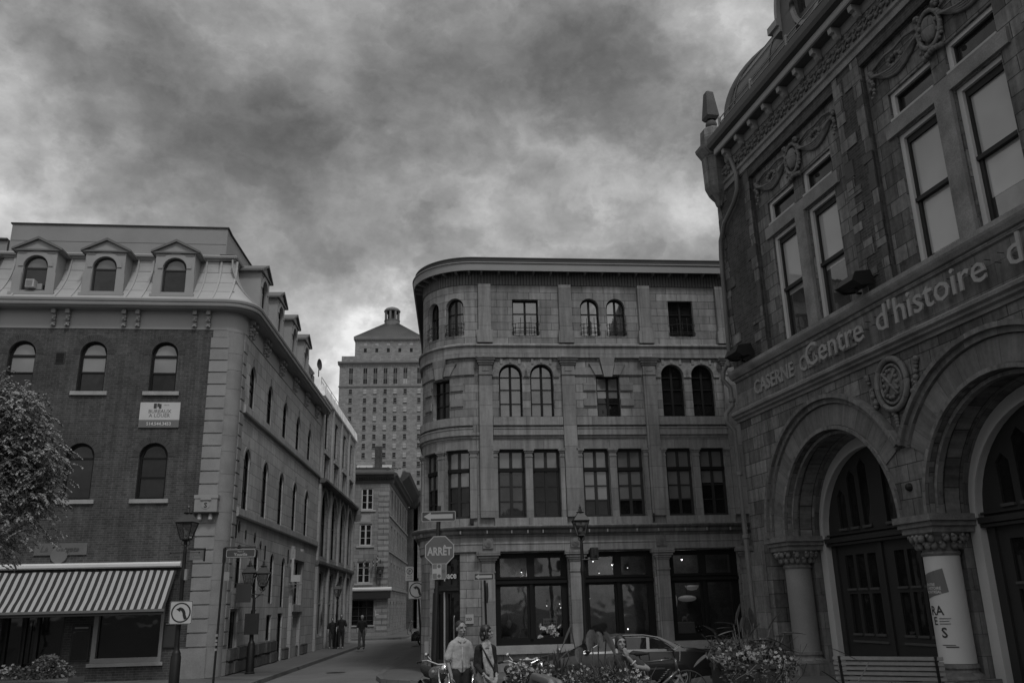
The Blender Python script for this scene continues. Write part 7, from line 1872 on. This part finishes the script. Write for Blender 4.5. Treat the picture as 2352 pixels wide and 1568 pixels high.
        link_mesh('seat',blob_mesh([('c',(-.05,0,.76),(-.68,0,.79),.10,.10,1.1)],.018,1),'rubber',t)
        mb=MB(ID); mb.lathe((.62,.03,.22),[(.25,.06),(.27,0),(.25,-.08)],14,axis='o',a0=.2,a1=2.8); mb.build('mudguard','scooter_paint',t,smooth=True)
    return t
def bicycle(loc,rz,label,s=1.0):
    t=thing('bicycle',label,'bicycle',loc,rz); t.scale=(s,s,s)
    wheel(t,-.52,.02,.34,.34,.04,thin=True); wheel(t,.53,.02,.34,.34,.04,thin=True)
    mb=MB(ID); bb=(-.10,0,.29); st=(-.24,0,.80); ht=(.34,0,.86); hb=(.37,0,.66)
    for a,b,r in ((bb,st,.017),(st,ht,.018),(bb,hb,.026),(ht,hb,.024),((-.52,.05,.34),(-.21,.02,.70),.011),((-.52,.05,.34),bb,.012),((-.52,-.05,.34),(-.21,-.02,.70),.011),((-.52,-.05,.34),bb,.012)): mb.tube([a,b],r,8)
    mb.build('frame','bike_paint',t,smooth=True)
    mb=MB(ID)
    for o in (-.05,.05): mb.tube([(.53,o,.34),(.395,o,.66),(.37,0,.70)],.014,6)
    mb.build('fork','chrome',t)
    mb=MB(ID); mb.tube([st,(-.27,0,.93)],.013,6); mb.build('seat_post','iron',t)
    link_mesh('saddle',blob_mesh([('c',(-.36,0,.955),(-.12,0,.955),.055,.022,1.0),('e',(-.37,0,.96),(.07,.07,.03))],.01,1),'rubber',t)
    mb=MB(ID); mb.tube([ht,(.31,0,.98)],.015,6); mb.tube([(.24,-.29,1.02),(.32,-.2,1.0),(.33,0,.99),(.32,.2,1.0),(.24,.29,1.02)],.012,6); mb.build('handlebar','iron',t)
    mb=MB(ID); mb.tube([(.26,-.27,1.02),(.20,-.33,1.02)],.018,6); mb.tube([(.26,.27,1.02),(.20,.33,1.02)],.018,6); mb.build('grip','rubber',t)
    mb=MB(ID); mb.tube([(.33,.05,1.0),(.45,.08,1.08),(.42,.03,.85)],.004,4); mb.tube([(.33,-.05,1.0),(.44,-.06,1.1),(.42,-.03,.82)],.004,4); mb.build('brake_cable','frame_light',t)
    mb=MB(ID); mb.lathe(bb,[(0,.05),(.09,.05),(.09,.04),(0,.04)],20,axis='o'); mb.tube([(-.10,.06,.29),(-.02,.07,.14)],.01,6); mb.tube([(-.10,-.06,.29),(-.18,-.07,.44)],.01,6); mb.box(-.06,.03,.06,.15,.12,.15); mb.box(-.22,-.13,-.16,-.07,.43,.46); mb.build('crankset','iron',t)
    # coil lock round the frame
    mb=MB(ID); mb.tube([(.22-.30*k/60+.025*math.cos(k*1.1),.04+.025*math.sin(k*1.1),.70-.32*k/60) for k in range(61)],.006,4); mb.build('coil_lock','chrome_soft',t)
def xm9():
    plain('alloy',.22,.35,.08,5)
    glass('car_glass',.012,1.7,.02); plain('chrome_soft',.16,.25,.05,5,metal=.9); plain('car_paint2',.02,.25,.05,2,coat=1); plain('car_silver2',.04,.3,.05,2,coat=.5)
    plain('engine_metal',.10,.35,.3,14,metal=.8); plain('bike_paint',.05,.3,.1,5,coat=.8)
xm9()
sedan(); convertible()
motorbike((-1.62,17.8,0),rad(-68),'motorcycle parked behind the man, its light fuel tank showing left of him','moto','tube_steel')
motorbike((-.92,18.6,0),rad(-100),'motorcycle with chrome engine seen from behind between the man and the woman')
motorbike((-.02,17.0,0),rad(-75),'black motorcycle facing the viewer with a round chrome headlight right of the woman')
motorbike((.55,16.3,0),rad(-115),'grey scooter with a rounded leg shield and round mirrors behind the flowers','scooter')
bicycle((2.62,17.8,0),rad(-6),'dark bicycle with a coiled lock in front of the saloon car',1.12)
bicycle((-8.9,74.6,0),rad(80),'bicycle leaning on the side wall of the bistro')
bicycle((-4.9,74.0,0),rad(20),'bicycle parked far off in front of the gap building')
# ================================================================== plants
import random as rn
def leaves(mb,pts,size,droop=0.3,aspect=.4,jit=.5):
    for p in pts:
        s=size*rn.uniform(.6,1.3); d=Vector((rn.gauss(0,1),rn.gauss(0,1),rn.gauss(-droop,jit))).normalized()
        u=d.cross(Vector((rn.gauss(0,1),rn.gauss(0,1),rn.gauss(0,1)))).normalized(); p=Vector(p)
        a=p-d*s*.5; b=p+d*s*.5
        q=[a,p-d*s*.05+u*s*aspect*.5,b,p-d*s*.05-u*s*aspect*.5]
        mb.v+= [tuple(v) for v in q]; i=len(mb.v)-4; mb.q.append([i,i+1,i+2,i+3]); mb.uv.append([(0,0),(1,0),(1,1),(0,1)])
def flower(mb,p,r,n=5):
    """small cupped flower facing a random upward-ish way"""
    p=Vector(p); d=Vector((rn.gauss(0,.5),-abs(rn.gauss(.6,.4)),rn.uniform(.2,1))).normalized(); x=d.cross(Vector((0,0,1))).normalized(); y=d.cross(x); a0=rn.random()*6
    for k in range(n):
        a=a0+2*PI*k/n; b=a+2*PI/n*.42; c_=a-2*PI/n*.42
        q=[p,p+(x*math.cos(c_)+y*math.sin(c_))*r*.75+d*r*.2,p+(x*math.cos(a)+y*math.sin(a))*r*1.1+d*r*.15,p+(x*math.cos(b)+y*math.sin(b))*r*.75+d*r*.2]
        mb.v+=[tuple(v) for v in q]; i=len(mb.v)-4; mb.q.append([i,i+1,i+2,i+3]); mb.uv.append([(0,0),(1,0),(1,1),(0,1)])
def LM(): return MB(lambda u,o,z:(u,o,z),local=True)
def street_tree():
    rn.seed(8)
    t=thing('street_tree','tree with drooping feathery leaves hanging in at the left edge of the view','tree',(-11.75,17.0,0),0)
    mb=LM(); mb.tube([(0,0,0),(.05,0,1.2),(-.05,.1,2.6),(.1,.1,4.2),(.3,.1,5.6)],[.19,.15,.13,.10,.05],10)
    mb.build('trunk','bark',t,smooth=True)
    mb=LM(); tips=[]
    C=[(1.35,0,5.3,.95),(1.9,.2,4.6,.85),(1.75,-.2,5.9,.75),(.7,0,6.2,1.0),(1.95,.1,3.75,.62),(1.2,-.3,4.0,.8),(.4,.3,5.2,1.3),(-.8,0,5.6,1.4),(2.30,.0,5.0,.5),(2.25,.1,4.2,.45),(2.2,.1,4.6,.5),(1.5,.1,4.9,.9),(1.6,.1,5.6,.8),(1.2,.1,6.0,.9),(1.9,0,5.3,.6),(.9,.1,4.5,.9),(1.45,.2,3.35,.45),(.2,.3,3.8,.9)]
    for (x,y,z,r) in C:
        mb.tube([(.05,.05,3.0+.2*rn.random()),(x*.4,y*.5,z-r*.5),(x,y,z+.2*r)],[.06,.035,.015],6)
        for k in range(int(190*r*r)+60):
            d=Vector((rn.gauss(0,1),rn.gauss(0,1),rn.gauss(.15,.9))).normalized()*r*rn.uniform(.35,1.0)**.8; tips.append(Vector((x,y,z))+d)
    mb.build('limbs','bark',t)
    mb=LM()
    for tp in tips:
        # a drooping compound leaf spray: leaflets along an arching stalk
        dr=Vector((rn.gauss(.25,1),rn.gauss(0,1),rn.uniform(-.1,.4))).normalized(); L_=rn.uniform(.26,.45); p=tp.copy(); v=dr.copy()
        for k in range(9):
            p=p+v*L_/9; v=(v+Vector((0,0,-.13))).normalized(); side=v.cross(Vector((0,0,1))).normalized() if abs(v.z)<.98 else Vector((1,0,0))
            for s in (-1,1):
                d=(v*.7+side*s*.8+Vector((0,0,-.25))+Vector((rn.gauss(0,.15),rn.gauss(0,.15),rn.gauss(0,.15)))).normalized(); ln=rn.uniform(.05,.09); w_=d.cross(Vector((rn.gauss(0,.5),rn.gauss(0,.5),1))).normalized()*ln*.24
                q=[p,p+d*ln*.5+w_,p+d*ln,p+d*ln*.5-w_]; mb.v+=[tuple(a) for a in q]; i=len(mb.v)-4; mb.q.append([i,i+1,i+2,i+3]); mb.uv.append([(0,0),(1,0),(1,1),(0,1)])
    mb.build('crown','tree_leaf',t)
street_tree()
def planter_bush():
    rn.seed(12)
    t=thing('flower_planter','stone planter with a rounded shrub and a few pale flowers in the bottom left corner','planter',(-10.75,20.3,0),.05)
    mb=MB(ID); mb.prism([(-.35,0),(.35,0),(.40,.62),(.42,.66),(.40,.72),(-.40,.72)],-.75,.95); mb.build('planter_box','plaque',t,bevel=.02); mb=MB(ID); mb.box(-.55,-.15,.36,.405,.3,.6); mb.build('panel','frame_pale',t)
    mb=LM(); pts=[]
    for (x,y,z,r,n) in ((.30,0,.92,.36,900),(.62,.05,.82,.25,420),(-.45,0,.80,.25,350),(.0,-.1,.80,.25,300)):
        for k in range(n): d=Vector((rn.gauss(0,1),rn.gauss(0,1),rn.gauss(0,1))).normalized()*r*rn.uniform(.72,1.04); pts.append((x+d.x,y+d.y,z+d.z*.85))
    leaves(mb,pts,.075,0,.6); mb.build('foliage','shrub_leaf_pale',t)
    mb=LM()
    for k in range(26): flower(mb,(rn.gauss(-.5,.18),-.22+rn.gauss(0,.08),rn.gauss(.92,.07)),.035)
    for k in range(10): flower(mb,(rn.uniform(-.1,.8),-.3,rn.uniform(.7,1.1)),.025)
    mb.build('flowers','petal_soft',t)
planter_bush()
def big_leaf(mb,base,tip_dir,L_,W_,droop=.3,n=8):
    """heart shaped leaf blade with a folded midrib"""
    b=Vector(base); d=Vector(tip_dir).normalized(); side=d.cross(Vector((0,0,1)));
    if side.length<.1: side=Vector((1,0,0))
    side.normalize(); nrm=side.cross(d)
    rows=[]
    for k in range(n+1):
        t=k/n; w_=W_*.5*1.45*(max(t,.02)**.40)*(max(0,1-t)**.75) ; p=b+d*L_*(t-.18)-Vector((0,0,1))*droop*L_*t*t
        rows.append([p-side*w_+nrm*w_*.25,p-side*w_*.5+nrm*w_*.06,p,p+side*w_*.5+nrm*w_*.06,p+side*w_+nrm*w_*.25])
    for a,c in zip(rows[:-1],rows[1:]):
        for i in range(4): 
            q=[a[i],a[i+1],c[i+1],c[i]]; mb.v+=[tuple(v) for v in q]; j=len(mb.v)-4; mb.q.append([j,j+1,j+2,j+3]); mb.uv.append([(0,0)]*4)
def flower_bed(name,label,loc,rz,box,masses,flowers,seed,leafsize=.05,dens=1.5,boxmat='planter_black',leafmat='flower_leaf',extra=None,pmat='petal_bed'):
    rn.seed(seed); t=thing(name,label,'planter',loc,rz)
    w_,d_,h_=box
    mb=MB(ID); mb.prism([(-d_/2*.9,0),(d_/2*.9,0),(d_/2,h_),(-d_/2,h_)],-w_/2,w_/2); mb.box(-w_/2-.02,w_/2+.02,-d_/2-.02,d_/2+.02,h_-.05,h_+.005); mb.build('planter_box',boxmat,t,bevel=.01)
    mb=LM(); pts=[]
    for (x,y,z,rx,rz_,n) in masses:
        for k in range(int(n*dens)): d=Vector((rn.gauss(0,1),rn.gauss(0,1),rn.gauss(0,1))).normalized()*rn.uniform(.5,1.05)**.8; pts.append((x+d.x*rx,y+d.y*min(rx,.3),z+d.z*rz_))
    leaves(mb,pts,leafsize,0.1,.42)
    for (x,y,z,rx,rz_,n) in masses:
        for k in range(int(n*.06)): 
            p=Vector((x+rn.gauss(0,.5)*rx,y+rn.gauss(0,.1),z-.3*rz_)); q=p+Vector((rn.gauss(0,.12),rn.gauss(0,.08),rz_*rn.uniform(1.0,1.6))); mb.tube([p,(p+q)/2+Vector((.03,0,0)),q],.004,3,caps=False)
    mb.build('foliage',leafmat,t)
    mb=LM()
    for (x,y,z,sx,sz,n,r) in flowers:
        for k in range(n): flower(mb,(x+rn.gauss(0,sx),y+rn.gauss(0,.06),z+rn.gauss(0,sz)),r*rn.uniform(.7,1.2))
    mb.build('flowers',pmat,t)
    if extra: extra(t)
    return t
def street_flowers():
    def elephant(t):
        mb=LM(); st=LM()
        for (bx,bz,dx,dz,L_,W_,yy) in ((-.04,1.64,-.22,-1,.28,.19,-.05),(.17,1.60,.40,-1,.32,.23,.1),(.06,1.62,.1,-1,.22,.16,.08),(-.20,1.44,-.15,-1,.20,.17,0),(-.30,1.72,-.45,-.8,.36,.07,.05),(.26,1.36,.55,-1,.24,.07,.05),(-.36,1.42,-.8,-.6,.24,.05,0)):
            big_leaf(mb,(bx,yy,bz),(dx,-.35,dz),L_,W_,.05); st.tube([(bx*.4,.0,.75),(bx*.7,yy,(bz+.75)/2),(bx,yy,bz)],.009,5)
        mb.build('big_leaves','big_leaf_pale',t); st.build('stems','big_leaf',t)
    flower_bed('flower_planter','low black planter of small white flowers with large elephant ear leaves above',(.98,11.9,0),rad(2),(1.35,.5,.62),
       [(-.35,0,.86,.28,.16,420),(.1,0,.98,.34,.26,800),(.45,0,.92,.30,.22,600),(0,-.1,.72,.65,.14,500)],
       [(-.15,-.22,.72,.34,.04,60,.020),(.45,-.22,.74,.22,.05,60,.020),(.25,-.1,1.10,.16,.08,20,.020),(.48,-.12,1.02,.10,.06,18,.028)],31,extra=elephant)
    def lily(t):
        mb=LM(); 
        for k in range(16): x=rn.gauss(.02,.09); big_leaf(mb,(x,0,.95),(rn.gauss(0,.22),-.1,1),rn.uniform(.45,.75),.07,.05)
        mb.build('sword_leaves','big_leaf',t)
        mb=LM()
        for k in range(22): flower(mb,(.0+rn.gauss(0,.07),-.08,1.66+rn.gauss(0,.045)),.036)
        mb.build('pale_blooms','petal_bed',t)
    flower_bed('flower_planter','dark planter with tall blade leaves and a bunch of pale blooms on top',(.42,13.0,0),rad(-3),(1.2,.5,.66),
       [(-.38,0,1.03,.22,.20,500),(.0,0,.98,.30,.20,500),(.42,0,.92,.26,.22,520)],
       [(-.42,-.15,1.12,.12,.07,46,.026),(-.15,-.18,1.10,.12,.06,26,.024),(.38,-.15,1.02,.12,.09,40,.022)],32,extra=lily)
    def canna(t):
        mb=LM(); st=LM()
        for (bx,bz,dx,dz,L_,W_,y) in ((.52,1.62,.9,.1,.30,.15,0),(-.34,1.66,-.7,.5,.26,.12,0),(.40,1.72,.5,.8,.28,.13,.1),(-.45,1.40,-.9,-.4,.26,.14,0),(.55,1.36,.7,-.6,.28,.15,.05),(.1,1.66,-.1,.9,.26,.13,.1),(-.10,1.74,-.9,.25,.34,.10,0),(-.12,1.66,-.8,-.05,.32,.10,0),(.02,1.70,.15,.9,.30,.12,.05),(.10,1.62,.5,.7,.26,.12,0),(.12,1.55,.8,.1,.34,.14,0),(.34,1.56,.8,-.3,.30,.14,0),(-.05,1.50,-.6,-.6,.34,.16,0),(-.28,1.48,-.5,-.8,.30,.13,0),(.05,1.48,.1,-1,.34,.18,0),(.3,1.42,.9,-.2,.36,.15,.05),(-.2,1.36,-.3,-.8,.28,.16,0),(-.05,1.80,.2,.9,.32,.10,0),(.16,1.74,-.2,.8,.30,.12,.04),(-.25,1.60,-.8,.2,.30,.13,0),(.22,1.5,.5,-.5,.34,.18,.05),(-.12,1.55,-.4,-.6,.34,.17,0),(.42,1.60,.9,.5,.22,.07,0),(.0,1.40,.6,-.6,.3,.15,0)):
            big_leaf(mb,(bx,y,bz),(dx,-.25,dz),L_,W_,.15); st.tube([(.02,.0,.9),(bx*.6,y,(bz+.95)/2),(bx,y,bz)],.010,5)
        mb.build('dark_leaves','big_leaf',t)
        mb=LM()
        for (bx,bz,dx,dz,L_,W_) in ((.30,1.46,.85,-.05,.42,.13),(-.14,1.70,-.9,.1,.30,.09),(.50,1.50,.6,.6,.22,.06)): big_leaf(mb,(bx,-.12,bz),(dx,-.2,dz),L_,W_,.1)
        mb.build('pale_leaves','big_leaf_pale',t); st.build('stems','big_leaf',t)
    flower_bed('flower_planter','tall tapered black planter with dark canna leaves and pale flowers beside the saloon car',(2.63,10.75,0),rad(6),(.62,.62,1.30),
       [(-.22,0,1.44,.24,.17,330),(.15,0,1.40,.26,.17,330),(.40,0,1.26,.24,.20,300),(-.2,-.3,1.22,.20,.14,160),(.15,-.34,1.16,.22,.16,170)],
       [(-.32,-.2,1.40,.07,.06,30,.024),(.0,-.26,1.42,.08,.04,36,.024),(.30,-.25,1.36,.10,.05,30,.024)],33,extra=canna,pmat='petal_dull')
    def purple(t):
        mb=LM()
        for k in range(60): big_leaf(mb,(rn.uniform(-.75,.8),-.2+rn.gauss(0,.15),rn.uniform(.85,1.15)),(rn.gauss(0,1),-.5,rn.gauss(.2,.5)),rn.uniform(.09,.17),.08,.1,5)
        mb.build('broad_leaves','big_leaf_mid',t)
        mb=LM(); big_leaf(mb,(.16,0,1.50),(.9,-.1,-.35),.34,.07,.1); big_leaf(mb,(.02,0,1.28),(.75,-.1,-.5),.28,.11,.1); mb.tube([(.1,0,.9),(.45,0,1.3),(.50,0,1.38)],.006,4); mb.build('long_leaf','big_leaf',t)
    flower_bed('flower_planter','planter of broad dark leaves and a few pale blooms beside the bench',(3.05,9.3,0),rad(8),(1.55,.6,.78),
       [(-.5,0,.9,.3,.14,300),(.0,0,.95,.34,.18,420),(.5,0,.88,.3,.14,300)],
       [(-.3,-.22,1.0,.25,.06,16,.022),(.15,-.22,1.04,.16,.05,18,.030)],34,leafsize=.08,extra=purple,pmat='petal_dull')
street_flowers()
def steel_rail():
    t=thing('steel_rail','thick double steel tube rail bending down at its right end in the foreground','railing',(.26,9.6,0),rad(-80))
    for i,(o,z) in enumerate(((.0,1.26),(-.085,1.245))):
        z-=.0; mb=MB(ID); P=[(-.70,o,.0),(-.70,o,z-.13)]+[(-.70+.13*(1-math.cos(PI/2*k/6)),o,z-.13+.13*math.sin(PI/2*k/6)) for k in range(1,7)]
        for k in range(0,9): a=PI/2*k/8; P.append((.26+.13*math.sin(a),o,z-.13+.13*math.cos(a)))
        P.append((.39,o,.0)); mb.tube(P,.042,14); mb.build('tube','tube_steel',t,smooth=True)
    mb=MB(ID); mb.tube([(-.70,-.04,.5),(.39,-.04,.5)],.02,8); mb.build('bar','iron',t)
def bench():
    t=thing('park_bench','pale slatted bench with its back to the viewer before the station doors','bench',(6.62,16.55,0),rad(-30))
    # the bench stands with its back towards the viewer
    for k in range(6):
        mb=MB(ID); mb.box(-.92,.92,.20-.02*k,.235-.02*k,.93-.085*k,.995-.085*k); mb.build('back_slat','bench_slat',t,bevel=.008)
    for k in range(5): mb=MB(ID); mb.box(-.92,.92,.04-.11*k,.13-.11*k,.43,.46); mb.build('seat_slat','bench_slat',t,bevel=.008)
    for x in (-.8,.8):
        mb=MB(ID); mb.tube([(x,.26,.0),(x,.10,.42),(x,.16,.6),(x,.235,1.0)],.025,6); mb.tube([(x,.12,.41),(x,-.42,.41),(x,-.46,0)],.025,6); mb.tube([(x,.14,.64),(x,-.38,.64),(x,-.42,.42)],.02,6); mb.build('frame','iron',t)
def litter_bin():
    t=thing('litter_bin','black round litter bin with pale rubbish on top by the shop wall','bin',(.18,19.0,0),0)
    mb=MB(ID); mb.lathe((0,0,0),[(0,0.02),(.26,.02),(.29,.06),(.30,.85),(.33,.87),(.33,.93),(.26,.95),(.22,.93),(.22,.80),(0,.80)],20); mb.build('bin_body','planter_black',t,smooth=35)
    mb=MB(ID)
    for k in range(24): a=2*PI*k/24; mb.tube([(.305*math.cos(a),.305*math.sin(a),.08),(.315*math.cos(a),.315*math.sin(a),.84)],.007,4)
    mb.build('ribs','iron_lit',t)
    rn.seed(2); mb=MB(ID)
    for k in range(12): mb.ball((rn.uniform(-.18,.18),rn.uniform(-.1,.15),.90+rn.random()*.06),rn.uniform(.03,.055),6,(1,.7,.8))
    mb.build('rubbish','frame_light',t)
steel_rail(); bench(); litter_bin()
def small_things():
    # utility box on the corner of the shop, hydrant like casting and small stool by the left turn pole
    t=thing('utility_box','pale utility box on the foot of the rounded corner','utility box',BC(-2.1,.0,.55),FC.rz+rad(62))
    mb=MB(ID); mb.box(-.13,.13,.0,.16,0,.42); mb.build('box_body','frame_pale',t,bevel=.01); mb=MB(ID); mb.box(-.13,.13,0,.1,-.45,-.02); mb.build('lower_box','plaque',t)
    t=thing('bollard','short dark metal post frame near the leaning pole','bollard',(-3.25,31.9,0),0)
    mb=MB(ID); mb.tube([(-.1,0,0),(-.1,0,.62),(.12,0,.62),(.12,0,0)],.03,6); mb.build('post','iron',t)
small_things()

def square_trees():
    rn.seed(77)
    for i,(x,y,h) in enumerate(((-14,-9,9.5),(-3,-13,11),(9,-11,10),(20,-6,9),(-24,-3,10))):
        lab=['broad leafy tree on the square left of the middle one behind the viewer','tallest leafy tree on the square straight behind the viewer','leafy tree on the square behind the viewer to the right','outermost leafy tree on the right behind the viewer','outermost leafy tree on the left behind the viewer'][i]
        t=thing('square_tree',lab,'tree',(x,y,0),rn.random()*6,'trees on the square behind the viewer')
        mb=LM(); mb.tube([(0,0,0),(.1,0,h*.2),(0,.1,h*.45),(.1,0,h*.8)],[.25,.2,.14,.04],8)
        for k in range(6): a=k*1.05; mb.tube([(0,0,h*.35),(math.cos(a)*1.2,math.sin(a)*1.2,h*.55),(math.cos(a)*2.4,math.sin(a)*2.4,h*.72)],[.09,.06,.02],6)
        mb.build('trunk','bark',t)
        mb=LM(); pts=[]
        for c in range(11):
            a=rn.random()*6.28; rr_=rn.uniform(0,2.4); C=(rr_*math.cos(a),rr_*math.sin(a),h*rn.uniform(.45,.9)); R_=rn.uniform(1.0,1.7)
            for k in range(260): d=Vector((rn.gauss(0,1),rn.gauss(0,1),rn.gauss(0,1))).normalized()*R_*rn.uniform(.4,1); pts.append((C[0]+d.x,C[1]+d.y,C[2]+d.z*.8))
        leaves(mb,pts,.38,.1,.6); mb.build('crown','tree_leaf',t)
square_trees()
